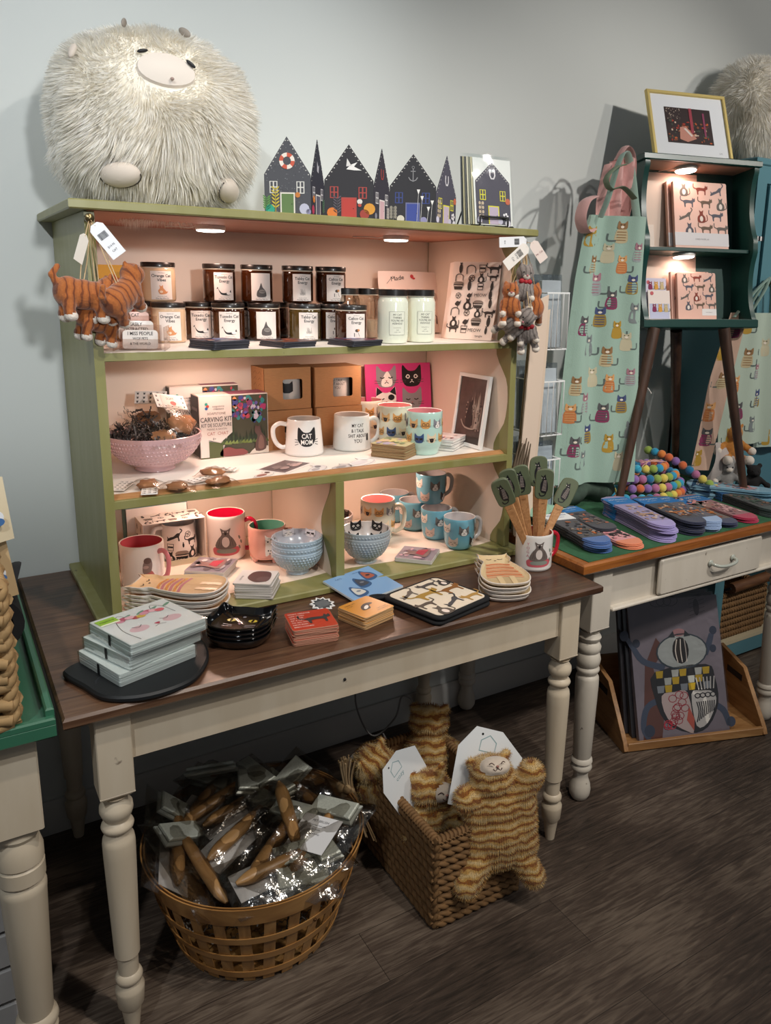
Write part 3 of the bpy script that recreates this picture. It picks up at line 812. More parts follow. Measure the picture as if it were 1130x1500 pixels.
b = MB(); b.lathe([(.013, .009), (.0125, .020), (.015, .022), (.0155, .028), (.0135, .030)], m_black, n=20); b.build('cap', t)
b = MB(); m_navy = mat('#14161f', .8, sheen=.2, bump=.3, scale=60)
b.grid(8, 18, lambda u, v: (1.276 + .008 * sin(5 * u + 2 * v) + .010 * v, lerp(-.40, -.27, u) + .02 * v, lerp(1.645, 1.40, v) - .01 * sin(3 * u)), m_navy, thick=.003)
solo(b, 'black_cloth', 'black cloth hanging on the right outer side of the shelf unit', 'cloth')
# ------------------------------------------------------------------ candles
def candle(label, x, y, z, kind, rz=0.):
    BODY = dict(orange=('#d9b896', '#c08e5e'), amber=('#3a1a07', '#2a1206'), olive=('#4a3a14', '#332608'))[kind[0]]
    r, h = .0405, .0950
    t = thing('candle', label, 'candle', (x, y, z), rz, group='cat candles in lidded jars')
    b = MB()
    mg = mat(BODY[0], .08, coat=.6); 
    b.lathe([(r * .86, 0), (r * .95, .002), (r, .007), (r, h - .02), (r * .97, h - .015), (r * .93, h - .012), (r * .93, h - .006)], mg, n=36); b.build('jar', t)
    b = MB(); b.lathe([(r * .965, h - .0145), (r * .985, h - .0135), (r * .985, h - .0118), (r * .94, h - .011)], mat('#cfc3b0', .25, coat=.5), n=36, cap=False); b.build('rim', t)
    b = MB(); b.lathe([(r * .99, h - .0112), (r * 1.01, h - .0105), (r * 1.01, h - .0015), (r * .985, h), (r * .9, h), (r * .88, h - .0008)], mat('#1b1613', .35, coat=.3), n=36); b.build('lid', t)
    b = MB(); mf = cylmap(r + .0002, a0=kind[3] if len(kind) > 3 else .0)
    lab = mat('#efe4dc', .6)
    b.dec(rect(-.0262, .006, .0262, h - .021), mf, lab, 1, .004)
    D = lambda sh, c='#1d1b1c', l=2: b.dec(sh, mf, mat(c, .6), l, .006)
    zt = h - .021
    if kind[1]:
        D(txt(kind[1][0], 0, zt - .0115, .0072, .95, bold=.014)); D(txt(kind[1][1], 0, zt - .0215, .0072, .95, bold=.014))
        D(txt('Hand Poured', 0, zt - .0045, .002, 1.))
    a = kind[2]; cy = .0275
    if a == 'orange':
        D(poly(sp2([(-.006, cy - .008), (-.009, cy), (-.005, cy + .006), (-.006, cy + .013), (-.002, cy + .010), (.002, cy + .013), (.003, cy + .006), (.008, cy), (.012, cy - .006), (.002, cy - .009)])), '#d9935e')
        D(el(-.002, cy - .003, .004, .003), '#f0d4ba', 3); D(stroke([(.006, cy - .005), (.014, cy - .003)], .002), '#d9935e')
    elif a == 'tuxedo':
        D(poly(sp2([(-.017, cy + .010), (-.013, cy + .002), (-.006, cy - .004), (.008, cy - .003), (.015, cy - .002), (.013, cy - .009), (-.004, cy - .009), (-.012, cy - .004)])))
        D(el(.010, cy - .005, .006, .0035), '#f2ece6', 3); D(stroke([(-.017, cy + .010), (-.019, cy + .006)], .002)); D(poly([(.013, cy - .001), (.016, cy + .004), (.018, cy - .003)]))
    elif a == 'gray':
        D(poly(sp2([(-.011, cy - .012), (-.012, cy), (-.007, cy + .008), (-.003, cy + .019), (-.001, cy + .022), (.002, cy + .012), (.009, cy + .004), (.012, cy - .004), (.010, cy - .012)])), '#55504e')
        D(el(.001, cy + .001, .008, .005), '#8b8581', 3); D(stroke([(-.005, cy + .0015), (.007, cy + .0005)], .0012), '#3a3635', 4)
    elif a == 'tabby':
        r_ = random.Random(4)
        for i in range(16): D(stroke([(-.007 + .001 * i * .9, cy - .008 + r_.uniform(0, .004)), (-.008 + .001 * i, cy + r_.uniform(-.002, .010))], .0007), r_.choice(('#a9a29d', '#c9c2bc', '#8d8782')))
    elif a == 'calico':
        D(el(.001, cy + .005, .005, .004), '#4a3b33'); D(el(.005, cy + .006, .003), '#d08b4d', 3); D(stroke([(-.006, cy - .001), (-.006, cy - .010)], .0016)); D(stroke([(.004, cy), (.008, cy - .010)], .0009)); D(el(-.001, cy - .006, .003, .005), '#e6ddd4', 3)
    D(txt('Scented Soy Candle', 0, .0135, .0019, 1.)); D(txt('One Day Wax Co', 0, .0088, .0028, 1.05, bold=.01))
    lb = b.build('label', t)
    return t
S1z = 1.3688; UP = S1z + .0952
OR, TX, GR, TB, CA = ('Orange Cat', 'Vibes'), ('Tuxedo Cat', 'Energy'), None, ('Tabby Cat', 'Energy'), ('Calico Cat', 'Energy')
CN = [
 (.367, -.203, S1z, ('orange', OR, 'orange', -.05), 'orange cat candle in cream jar on the shelf, front of the lower left pair'),
 (.348, -.113, S1z, ('orange', OR, 'orange', -.3), 'cream jar candle half hidden behind the lower orange cat candle'),
 (.466, -.126, S1z, ('amber', TX, 'tuxedo', -.1), 'brown tuxedo cat candle on the shelf, just right of the cream jars'),
 (.515, -.202, S1z, ('amber', TX, 'tuxedo', -.1), 'brown tuxedo cat candle in front of the lower row, white label facing out'),
 (.556, -.118, S1z, ('amber', TX, 'tuxedo', .3), 'dark jar candle mostly hidden behind the front tuxedo candle'),
 (.609, -.205, S1z, ('amber', GR, 'gray', -.05), 'brown candle with a gray cat drawing, lower row of jars'),
 (.664, -.130, S1z, ('amber', TB, 'tabby', -.6), 'dark jar candle behind the gap between gray cat and tabby candles, lower row'),
 (.699, -.259, S1z, ('olive', TB, 'tabby', .05), 'olive brown tabby cat candle in the lower row'),
 (.784, -.260, S1z, ('amber', CA, 'calico', -.2), 'dark candle partly hidden behind the lower calico candle'),
 (.788, -.347, S1z, ('amber', CA, 'calico', .1), 'calico cat candle at the right front of the lower row'),
 (.366, -.128, UP, ('orange', OR, 'orange', .05), 'orange cat candle in cream jar, leftmost on the upper row'),
 (.512, -.150, UP, ('amber', TX, 'tuxedo', .15), 'brown tuxedo cat candle stacked on the upper row'),
 (.604, -.172, UP, ('amber', GR, 'gray', .1), 'amber candle with a gray cat drawing, upper row'),
 (.707, -.196, UP, ('amber', TB, 'tabby', .12), 'brown tabby cat candle on the upper row'),
 (.795, -.212, UP, ('amber', CA, 'calico', .15), 'calico cat candle, rightmost on the upper row'),
]
def facecam(x, y): return math.atan2(x + .131, -(y + 2.184)) * 1.0
for x, y, z, k, lb in CN:
    rz = -math.atan2((-.131 - x), -(-2.184 - y))
    candle(lb, x, y, z, k, rz * .55 * -1 if False else -math.atan2(x + .131, y + 2.184) * .45)
def mason(label, x, y, z, wax, rz, lab=True):
    r, h = .0395, .136
    t = thing('candle', label, 'candle', (x, y, z), rz, group='tall mason jar candles')
    P = [(r * .80, 0), (r * .93, .002), (r * .99, .010), (r, .02), (r, h - .034), (r * .97, h - .028), (r * .90, h - .021), (r * .86, h - .017), (r * .86, h - .004)]
    b = MB()
    b.lathe(P, mat('#e6ead8', .12, coat=.6, sss=.0) if wax else clear('jar_glass', '#ece6dc', .12, .02), n=36); b.build('jar', t)
    if not wax:
        b = MB(); b.lathe([(.01, .004), (r * .93, .004), (r * .97, .012), (r * .97, .05), (.01, .05)], mat('#d9cdbf', .4), n=28); b.build('wax', t)
    b = MB(); b.lathe([(r * .9, h - .0165), (r * .93, h - .016), (r * .93, h - .001), (r * .9, h), (.004, h)], mat('#1b1815', .35, coat=.3), n=36); b.build('lid', t)
    b = MB(); b.lathe([(r * .92, h - .0185), (r * .945, h - .018), (r * .945, h - .0166), (r * .9, h - .016)], mat('#b9b3a4', .3), n=36, cap=False); b.build('rim', t)
    if lab:
        b = MB(); mf = cylmap(r + .0002, .15)
        b.dec(rect(-.0215, .022, .0215, .082), mf, mat('#e4e6d6', .6), 1, .004)
        b.dec(stroke([(-.0205, .023), (.0205, .023), (.0205, .081), (-.0205, .081)], .0007, True), mf, mat('#4a4c46', .6), 2, .006)
        for i, s in enumerate(('MY CAT', 'THINKS', "YOU'RE AN", 'ASSHOLE')): b.dec(txt(s, 0, .073 - i * .0072, .0048, .95), mf, mat('#3a3b38', .6), 2, .006)
        for i, s in enumerate(('hand poured soy', 'candle', 'vanilla + cedar')): b.dec(txt(s, 0, .041 - i * .0055, .0019, 1.1), mf, mat('#5a5b56', .6), 2)
        b.build('label', t)
    return t
mason('tall white wax mason jar candle with black lid, beside the calico candle', .885, -.392, S1z, True, -.35)
mason('tall white wax mason jar candle with black lid, nearer the paper bag', .979, -.374, S1z, True, -.35)
mason('clear mason jar with black lid behind the calico candle', .832, -.225, S1z, False, 0, False)
mason('clear mason jar with black lid right behind the white wax jar', .908, -.200, S1z, False, 0, False)
# ------------------------------------------------------------------ other things on the upper shelf
m_pinkp = mat('#f0dcd2', .75, bump=.25, scale=25)
b = MB()
M = Mx.Translation((1.125, -.085, S1z)) @ Mx.Rotation(rad(-7), 4, 'X')
def bagf(u, v, s):
    return (lerp(-.107, .107, u) * (1 - .02 * v), s * .017 * math.sin(PI * min(1, max(0, u))) ** .4 * (1 - .6 * v ** 2) + .003 * sin(9 * v + 5 * u), .002 + lerp(0, .185, v))
b.grid(14, 12, lambda u, v: bagf(u, v, -1), m_pinkp, M); b.grid(14, 12, lambda u, v: bagf(1 - u, v, 1), m_pinkp, M)
mf = lambda u, v, l: M @ V((u, bagf(u / .214 + .5, v / .185, -1)[1] - l - .0006, v))
b.dec(txt('Made', -.045, .166, .013, 1.1, .15), mf, m_black, 2); b.dec(el(.004, .172, .006), mf, mat('#c2363c', .6), 3); b.dec(el(.010, .166, .005, .003), mf, mat('#c2363c', .6), 3)
b.dec(stroke([(-.08, .15), (-.06, .172), (-.05, .16)], .001), mf, m_black, 2); b.dec(poly([(.085, .03), (.089, .05), (.082, .06), (.092, .052), (.091, .028)]), mf, mat('#6b5550', .7), 2); b.dec(el(.085, .11, .006, .014), mf, mat('#b9a79d', .7), 2)
solo(b, 'paper_bag', 'pale pink paper bag with script lettering behind the mason jars', 'bag')
def catink(b, mf, x, y, s, kind, col='#2e2825', l=2, step=None):
    """small ink drawings of cats, cups and bowls"""
    m = mat(col, .7)
    D = lambda sh, l_=l, mm=m: b.dec(xf(sh, x, y, s), mf, mm, l_, step)
    lt = mat('#efe0d6', .7)
    if kind == 'sit':
        D(poly(sp2([(-.3, -.5), (-.35, -.1), (-.15, .15), (-.2, .45), (-.02, .35), (.18, .45), (.15, .15), (.35, -.1), (.3, -.5)])));  D(el(0, -.22, .16, .22), l + 1, lt); D(stroke(sp2([(.3, -.45), (.55, -.3), (.5, .1)], closed=False), .07))
    elif kind == 'walk':
        D(poly(sp2([(-.5, .1), (-.2, .2), (.3, .18), (.4, .38), (.5, .28), (.6, .36), (.62, .1), (.45, 0), (.42, -.35), (.32, -.35), (.28, -.08), (-.2, -.08), (-.25, -.35), (-.35, -.35), (-.4, -.05)]))); D(stroke(sp2([(-.48, .1), (-.7, .2), (-.7, .5)], closed=False), .08))
    elif kind == 'bowl':
        D(poly([(-.5, .1), (.5, .1), (.36, -.35), (-.36, -.35)])); D(poly(sp2([(-.45, .12), (-.3, .34), (.3, .34), (.45, .12)])), l, mat('#8a7a70', .7)); D(rect(-.44, -.06, .44, 0), l + 1, lt)
    elif kind == 'cup':
        D(stroke([(-.3, .3), (-.25, -.3), (.25, -.3), (.3, .3)], .07, True)); D(rect(-.24, -.05, .24, .1))
    elif kind == 'ball':
        D(stroke([(.3 * cos(a), .3 * sin(a)) for a in [i * PI / 6 for i in range(12)]], .06, True)); D(stroke([(-.25, 0), (.25, .1)], .05)); D(stroke([(-.1, -.25), (.1, .26)], .05)); D(stroke([(-.2, .15), (.2, -.2)], .05))
    elif kind == 'fish': D(el(0, 0, .16, .4)); D(poly([(-.14, .5), (.14, .5), (0, .3)]))
    elif kind == 'arc': D(stroke(sp2([(-.4, -.4), (-.4, .2), (0, .4), (.4, .2), (.45, -.3)], closed=False), .08))
    elif kind == 'bird': D(poly(sp2([(-.3, -.1), (-.1, .2), (.15, .15), (.3, .3), (.2, -.1), (0, -.25)]))); D(stroke([(0, -.2), (0, -.45)], .05))
    elif kind == 'text': D(txt('MEOW', 0, 0, .3))
    elif kind == 'stretch':
        D(poly(sp2([(-.55, -.3), (-.3, -.1), (0, 0), (.3, .25), (.5, .2), (.42, -.05), (.45, -.35), (.35, -.35), (.3, -.1), (0, -.2), (-.5, -.4)]))); D(poly([(-.5, -.25), (-.55, -.02), (-.4, -.15)])); D(stroke(sp2([(.45, .2), (.65, .45), (.5, .6)], closed=False), .08))
m_towel = mat('#f2ddd0', .85, bump=.3, scale=90)
for i in range(4):
    A = V((1.110 + i * .003, -.296 + i * .011)); B = V((1.188 + i * .003, -.412 + i * .013)); h = .212
    ux = (B - A).normalized(); n2 = V((-ux.y, ux.x)); W = (B - A).length
    n2 = n2 if n2.dot(V((1, 1))) > 0 else -n2
    def tf(u, v, l=0, A=A, ux=ux, n2=n2, W=W, i=i):
        bx = .030 * (1 - max(0, 1 - v) ** 1.6) - .002; kx = lerp(-.012, .0, min(1, v * 1.5)) 
        p = A + ux * (u * W + .012 * v) + n2 * (bx - l)
        return V((p.x, p.y, S1z + .0012 + v * h * (1 - .004 * i)))
    b = MB(); b.grid(6, 14, tf, m_towel, thick=-.0035 if False else .003)
    if i == 0:
        mf = lambda u, v, l, tf=tf, W=W, h=h: tf(u / W, v / h, l + .0006)
        seq = ['fish', 'arc', 'cup', 'walk', 'arc', 'ball', 'sit', 'walk', 'bowl', 'fish', 'cup', 'fish', 'ball', 'bird', 'text', 'fish', 'bird', 'sit', 'bowl', 'fish', 'arc', 'ball', 'sit', 'walk', 'sit', 'bird', 'bowl', 'fish', 'walk', 'cup', 'text']
        r = random.Random(12); k = 0
        for row in range(8):
            for cl in range(4):
                u = W * (.16 + .235 * cl + r.uniform(-.02, .02)); v = h * (.91 - .112 * row + r.uniform(-.01, .01))
                catink(b, mf, u, v, (.027 if row % 2 else .030) * r.uniform(.9, 1.15), seq[k % len(seq)], '#3a302b', 2, .012); k += 1
        b.dec(txt('tangle', W * .72, h * .05, .006, 1.1), mf, mat('#3a302b', .8), 2)
    solo(b, 'tea_towel', 'cream tea towel printed with black cats and bowls, front of the leaning towels' if i == 0 else 'plain edge of a folded cream tea towel, %s behind the cat print towel' % ['first', 'second', 'third'][i - 1], 'tea towel', group='tea towels leaning in the right corner of the upper shelf')
# coasters on the upper shelf
def coaster(name, label, cat, loc, rz, sx, sy, th, edge, top, deco=None, group=None, r=.006, M=None):
    b = MB(); p = rrp(-sx / 2, -sy / 2, sx / 2, sy / 2, r)
    b.prism(p, 0, th, edge, None, min(.0006, th * .25), top=top)
    if deco: deco(b, plane((0, 0, th + .0001), (1, 0, 0), (0, 1, 0)))
    return solo(b, name, label, cat, loc, rz, group, M=M)
def blotches(cols, n, sx, sy, seed):
    def f(b, mf):
        r = random.Random(seed)
        for i in range(n):
            x = r.uniform(-.42, .42) * sx; y = r.uniform(-.42, .42) * sy; k = r.uniform(.06, .2)
            k = min(k, .49 - abs(x / sx), .49 - abs(y / sy)) 
            if k > .02: b.dec(el(x, y, k * sx, k * sy * r.uniform(.4, 1), 10, 0), mf, mat(r.choice(cols), .4), 1 + i % 6)
    return f
m_slate = mat('#34343c', .5)
for nm, x, y, rz, n, top, cols, desc in (
    ('blue', .425, -.405, .32, 4, '#3d4a66', ('#7a8fc0', '#a9586a', '#28304a', '#c9b9a8'), 'dark blue picture coaster'),
    ('rust', .592, -.402, .28, 3, '#7d4a3c', ('#a8604a', '#3f5a7a', '#2f2a2c', '#c99a6a'), 'rust red picture coaster'),
    ('violet', .762, -.420, .26, 3, '#564f66', ('#8a86a8', '#b0465a', '#5a6a92', '#3a3238'), 'grey violet picture coaster')):
    for i in range(n):
        q = n - 1 - i
        coaster('coaster', '%s on the upper shelf, %s of its small stack' % (desc, ORD[q]), 'coaster', (x + .002 * sin(i * 7), y + .002 * cos(i * 5), S1z + .0048 * i), rz + .03 * sin(i * 3), .098, .098, .0045, m_slate, mat(top, .3), blotches(cols, 14, .098, .098, 5) if q == 0 else None, 'picture coasters on the upper shelf')
# acrylic holder with stickers
m_acr = clear('clear_acrylic', '#fbf6f4', .10, .03)
t = thing('acrylic_holder', 'tiered clear acrylic holder of small stickers below the hanging tabby cats', 'holder', (.262, -.385, S1z), -.35)
for i, (y, z, w_) in enumerate(((-.03, .0, .085), (.0, .018, .085), (.03, .036, .085))):
    b = MB()
    M = Mx.Translation((-.012 * i, y, z)) @ Mx.Rotation(rad(-16), 4, 'X')
    b.box(-w_ / 2, w_ / 2, .009, .0115, 0, .058, m_acr, M, .0008); b.box(-w_ / 2, w_ / 2, -.0115, -.009, 0, .022, m_acr, M, .0008); b.box(-w_ / 2, w_ / 2, -.009, .009, 0, .002, m_acr, M)
    b.build('tier', t)
b = MB()
for s in (-1, 1): b.box(s * .052 - .0012, s * .052 + .0012, -.05, .05, .0, .05, m_acr)
b.build('side_plate', t)
for i, (tx_, lb, y, z, x) in enumerate(((('I MISS PEOPLE', 'W/OF PETS', '& THE WORLD'), 'white sticker lettered MISS PEOPLE in the acrylic holder', -.030, .002, -.0), (('EASILY', 'DISTRACTED'), 'white sticker lettered DISTRACTED in the acrylic holder', -.000, .02, -.012), (('MY CAT',), 'pinkish sticker at the back of the acrylic holder', .030, .038, -.024))):
    Mh = Mx.Translation((.262, -.385, S1z)) @ Mx.Rotation(-.35, 4, 'Z') @ Mx.Translation((x, y, z)) @ Mx.Rotation(rad(90 - 16), 4, 'X')
    b = MB(); pp = rrp(-.036, 0, .036, .042, .008); b.prism(pp, -.0008, 0, mat('#f4f1ee', .5) if i < 2 else mat('#e9c9c0', .5), None)
    mf = plane((0, 0, .0001), (1, 0, 0), (0, 1, 0))
    for k, s in enumerate(tx_): b.dec(txt(s, 0, .034 - k * .011, .0075 if k == 0 or i else .0055, .8, bold=.01), mf, m_black, 1)
    solo(b, 'sticker', lb, 'sticker', M=Mh, group='stickers in the acrylic holder')
b = MB(); M = Mx.Translation((.262, -.10, S1z + .0012)) @ Mx.Rotation(rad(78), 4, 'X')
b.box(-.038, .062, 0, .185, -.002, 0, mat('#e0a52c', .5), M)
mf0 = plane((0, 0, .0001), (1, 0, 0), (0, 1, 0)); mf = lambda u, v, l: M @ mf0(u, v, l)
for x, c, s in ((-.008, '#1c1a1a', .9), (.032, '#d8601c', 1.15)):
    b.dec(xf(poly([(-.018, -.04), (-.018, .02), (-.02, .042), (-.008, .032), (.008, .032), (.02, .042), (.018, .02), (.018, -.04)]), x, .115, s), mf, mat(c, .6), 2)
    for e in (-1, 1): b.dec(el(x + e * .007 * s, .115 + .024 * s, .0025), mf, mat('#f0e6c0', .6), 3)
    for e in (-1, 1): b.dec(stroke([(x + e * .012, .13), (x + e * .03, .134)], .0007), mf, m_black, 3)
solo(b, 'art_card', 'yellow card with a black and an orange cat behind the hanging tabbies', 'card')
# ------------------------------------------------------------------ hanging felt cats
def stripes(name, base, dark, light, sc_=55., axis='X', dist=4., rough=.9, thr=(.42, .58)):
    m = bpy.data.materials.new(name)
    nt, N, L, b = nodes(m)
    tc = N.new('ShaderNodeTexCoord'); wv = N.new('ShaderNodeTexWave'); wv.bands_direction = axis
    wv.inputs['Scale'].default_value = sc_; wv.inputs['Distortion'].default_value = dist; wv.inputs['Detail'].default_value = 2; wv.inputs['Detail Scale'].default_value = 1.2
    L.new(tc.outputs['Object'], wv.inputs['Vector'])
    r = ramp(N, (thr[0] - .25, light), (thr[0], base), (thr[1] + .12, base), (thr[1] + .3, dark)); L.new(wv.outputs['Fac'], r.inputs[0])
    nz = N.new('ShaderNodeTexNoise'); nz.inputs['Scale'].default_value = 260; nz.inputs['Detail'].default_value = 3
    L.new(tc.outputs['Object'], nz.inputs['Vector'])
    mx = N.new('ShaderNodeMixRGB'); mx.blend_type = 'MULTIPLY'; mx.inputs[0].default_value = .35
    L.new(r.outputs[0], mx.inputs[1]); L.new(nz.outputs[0], mx.inputs[2]); L.new(mx.outputs[0], b.inputs['Base Color'])
    b.inputs['Roughness'].default_value = rough; b.inputs['Sheen Weight'].default_value = .35
    bp = N.new('ShaderNodeBump'); bp.inputs['Strength'].default_value = .6; bp.inputs['Distance'].default_value = .002
    L.new(nz.outputs[0], bp.inputs['Height']); L.new(bp.outputs[0], b.inputs['Normal'])
    return m
m_tab = stripes('orange_felt', '#b0622a', '#7a3c18', '#b86a30', 22, 'X', 5., .9, (.30, .66))
m_gry = stripes('gray_felt', '#8d837e', '#655c58', '#988e89', 34, 'X', 6., .9, (.3, .66))
m_wf = mat('#ddd2c6', .95, var=.1, scale=300, bump=.6, sheen=.3)
m_twine = mat('#c9ad84', .8, bump=.4, scale=400)
m_red = mat('#a8202c', .7)
def felt_cat(label, loc, rot, kind, loop_to, group, s=1.):
    """walking cat, x forward, hung by a cord from its back"""
    mb_ = m_tab if kind != 'gray' else m_gry
    t = thing('felt_cat', label, 'ornament', loc, rot=rot, group=group)
    if kind == 'walk':
        E = [((0, 0, 0), (.040, .027, .028), mb_), ((-.024, 0, .002), (.027, .027, .029), mb_), ((.024, 0, .001), (.024, .025, .026), mb_)]
        E += cap((.03, 0, .006), (.047, .004, .016), .017, .018, mb_, 3) + [((.050, .005, .018), (.022, .024, .021), mb_), ((.064, .006, .010), (.011, .013, .010), m_wf)]
        E += [((.050, .017, .036), (.005, .004, .009), mb_), ((.050, -.008, .036), (.005, .004, .009), mb_), ((.018, 0, -.016), (.024, .014, .010), m_wf)]
        for x, y, dx in ((.026, -.012, .006), (.022, .012, -.002), (-.028, -.013, .002), (-.022, .012, -.006)):
            E += cap((x, y, -.010), (x + dx, y, -.036), .014, .011, mb_, 3) + [((x + dx + .003, y, -.043), (.0125, .011, .010), m_wf)]
        E += cap((-.040, 0, .010), (-.052, 0, .030), .008, .007, mb_, 3) + cap((-.052, 0, .030), (-.042, 0, .046), .007, .006, mb_, 3)
        blob('body', E, t, .0033, 2)
        b = MB(); b.ell((.0742, .006, .013), (.0025, .004, .0022), mat('#c98a86', .6), nu=8, nv=6)
        b.build('nose', t)
        for yy in (.0145, -.0025):
            b = MB(); b.ell((.0645, yy, .0235), (.0022, .003, .0026), m_black, nu=8, nv=6); b.build('eye', t)
    else:
        E = [((0, 0, 0), (.026, .024, .028), mb_), ((0, -.012, -.002), (.013, .010, .018), m_wf), ((0, -.002, .038), (.022, .020, .019), mb_), ((0, -.017, .031), (.009, .006, .007), m_wf)]
        E += [((s_ * .012, 0, .054), (.005, .004, .009), mb_) for s_ in (-1, 1)]
        for s_ in (-1, 1):
            E += cap((s_ * .017, -.008, .010), (s_ * .020, -.018, -.012), .008, .007, mb_, 3) + [((s_ * .020, -.020, -.016), (.008,) * 3, m_wf)]
            E += cap((s_ * .014, -.006, -.020), (s_ * .018, -.016, -.036), .010, .009, mb_, 3) + [((s_ * .018, -.019, -.040), (.010, .011, .008), m_wf)]
        E += cap((.010, .02, -.015), (.024, .024, -.002), .006, .005, mb_, 3)
        blob('body', E, t, .0033, 2)
        for s_ in (-1, 1):
            b = MB(); b.ell((s_ * .008, -.0185, .040), (.0024, .002, .0026), m_black, nu=8, nv=6); b.build('eye', t)
        b = MB(); b.ell((0, -.0225, .034), (.003, .002, .002), mat('#b9737a', .6), nu=8, nv=6); b.build('nose', t)
        if kind == 'gray':
            b = MB(); b.ell((0, -.017, .019), (.005, .005, .005), m_red, nu=10, nv=8)
            for s_ in (-1, 1): b.ell((s_ * .009, -.016, .020), (.007, .004, .006), m_red, nu=10, nv=8)
            b.build('bow', t)
    t.scale = (s, s, s)
    bpy.context.view_layer.update()
    inv = t.matrix_basis.inverted()
    top = V((0, 0, .02)) if kind == 'walk' else V((0, 0, .05))
    tgt = inv @ V(loop_to)
    b = MB()
    for k in (-1, 1):
        mid = top.lerp(tgt, .5) + V((.006 * k, .003 * k, 0))
        b.tube(smooth_path([top + V((.003 * k, 0, 0)), mid, tgt], 6), .0011 / s, m_twine, n=5)
    b.build('cord', t)
    return t
def knob(label, x, z):
    b = MB(); Mk = Mx.Translation((x, -.4575, z)) @ Mx.Rotation(rad(90), 4, 'X')
    b.lathe([(.004, 0), (.004, .012), (.008, .014), (.0095, .018), (.0085, .023), (.004, .026), (.0005, .0265)], mat('#7a6a4a', .3, .9), Mk, 16)
    solo(b, 'brass_knob', label, 'knob', group=None)
knob('small brass knob on the left upright holding the orange felt cats', .157, 1.632)
knob('small brass knob on the right upright holding the gray and orange felt cats', 1.236, 1.632)
KL = (.157, -.476, 1.632); KR = (1.236, -.476, 1.632)
GL = 'orange felt cats hanging at the left'; GR_ = 'felt cats hanging at the right'
felt_cat('orange tabby felt cat at the far left of its bunch, seen side on', (.128, -.508, 1.487), (rad(-8), rad(6), rad(10)), 'walk', KL, GL, 1.05)
felt_cat('orange tabby felt cat with its head turned up, right side of its bunch', (.200, -.512, 1.484), (rad(14), rad(-30), rad(38)), 'walk', KL, GL, 1.05)
felt_cat('orange tabby felt cat hanging lowest, behind the other two tabbies', (.160, -.478, 1.438), (rad(0), rad(18), rad(20)), 'walk', KL, GL, .95)
felt_cat('gray felt cat with a red bow at the top of the right bunch', (1.226, -.490, 1.510), (rad(5), rad(6), rad(-20)), 'gray', KR, GR_, 1.15)
felt_cat('orange felt cat facing out, left of the right bunch', (1.187, -.490, 1.465), (0, 0, rad(-30)), 'sit', KR, GR_, 1.1)
felt_cat('orange felt cat with its back turned, right of the right bunch', (1.274, -.485, 1.462), (rad(0), rad(4), rad(160)), 'sit', KR, GR_, 1.1)
felt_cat('gray felt cat tipped on its side, lower left of the right bunch', (1.206, -.486, 1.418), (rad(40), rad(50), rad(-20)), 'gray', KR, GR_, 1.15)
felt_cat('gray felt cat hanging lowest in the right bunch', (1.246, -.490, 1.398), (rad(25), rad(-10), rad(-25)), 'gray', KR, GR_, 1.15)
def hangtag(label, loc, M3, w_, h, col, hang, lines=None, bc=True):
    t = thing('price_tag', label, 'tag', M=Mx.Translation(loc) @ M3, group='paper price tags on the hanging cats')
    b = MB(); b.prism([(-w_ / 2, -h), (w_ / 2, -h), (w_ / 2, -.008), (w_ / 2 - .008, 0), (-w_ / 2 + .008, 0), (-w_ / 2, -.008)], -.0005, 0, mat(col, .6)); 
    mf = plane((0, 0, .0001), (1, 0, 0), (0, 1, 0))
    if bc: barcode(b, mf, -w_ * .3, -h * .45, w_ * .6, h * .18)
    for s, y, hh in (lines or ()): b.dec(txt(s, 0, -h * y, hh, 1.), mf, mat('#8a3a44' if not bc else '#4a4c58', .6), 1)
    b.build('card', t)
    bpy.context.view_layer.update()
    inv = t.matrix_world.inverted(); b = MB(); b.tube([(0, -.004, .0004), inv @ V(hang)], .0007, m_twine, n=5); b.build('string', t)
def facing(az, roll, tilt=0): return Mx.Rotation(az, 4, 'Z') @ Mx.Rotation(rad(90) + tilt, 4, 'X') @ Mx.Rotation(roll, 4, 'Z')
hangtag('white barcode tag beside the left brass knob', (.160, -.500, 1.620), facing(rad(-15), rad(37)), .030, .072, '#eef0f4', KL, (('$14.95', .68, .004), ('CAT', .82, .004)))
hangtag('white tag seen nearly edge on, left of the hanging tabbies', (.143, -.505, 1.60), facing(rad(40), rad(-26)), .024, .058, '#e8e2d8', KL, None, False)
hangtag('white barcode tag lying flat at the right brass knob', (1.226, -.500, 1.634), facing(rad(-10), rad(-86)), .026, .080, '#eceef2', KR, (('$16', .8, .004),))
hangtag('cream tag with handwriting pointing down left at the right knob', (1.226, -.506, 1.622), facing(rad(-10), rad(-50)), .030, .082, '#efe9e2', KR, (('Gray', .5, .006), ('Cat', .66, .006)))
hangtag('pinkish tag pointing down right at the right knob', (1.248, -.497, 1.634), facing(rad(-15), rad(38)), .028, .060, '#ecdcd4', KR, (('Mr. Cat', .6, .005),), False)
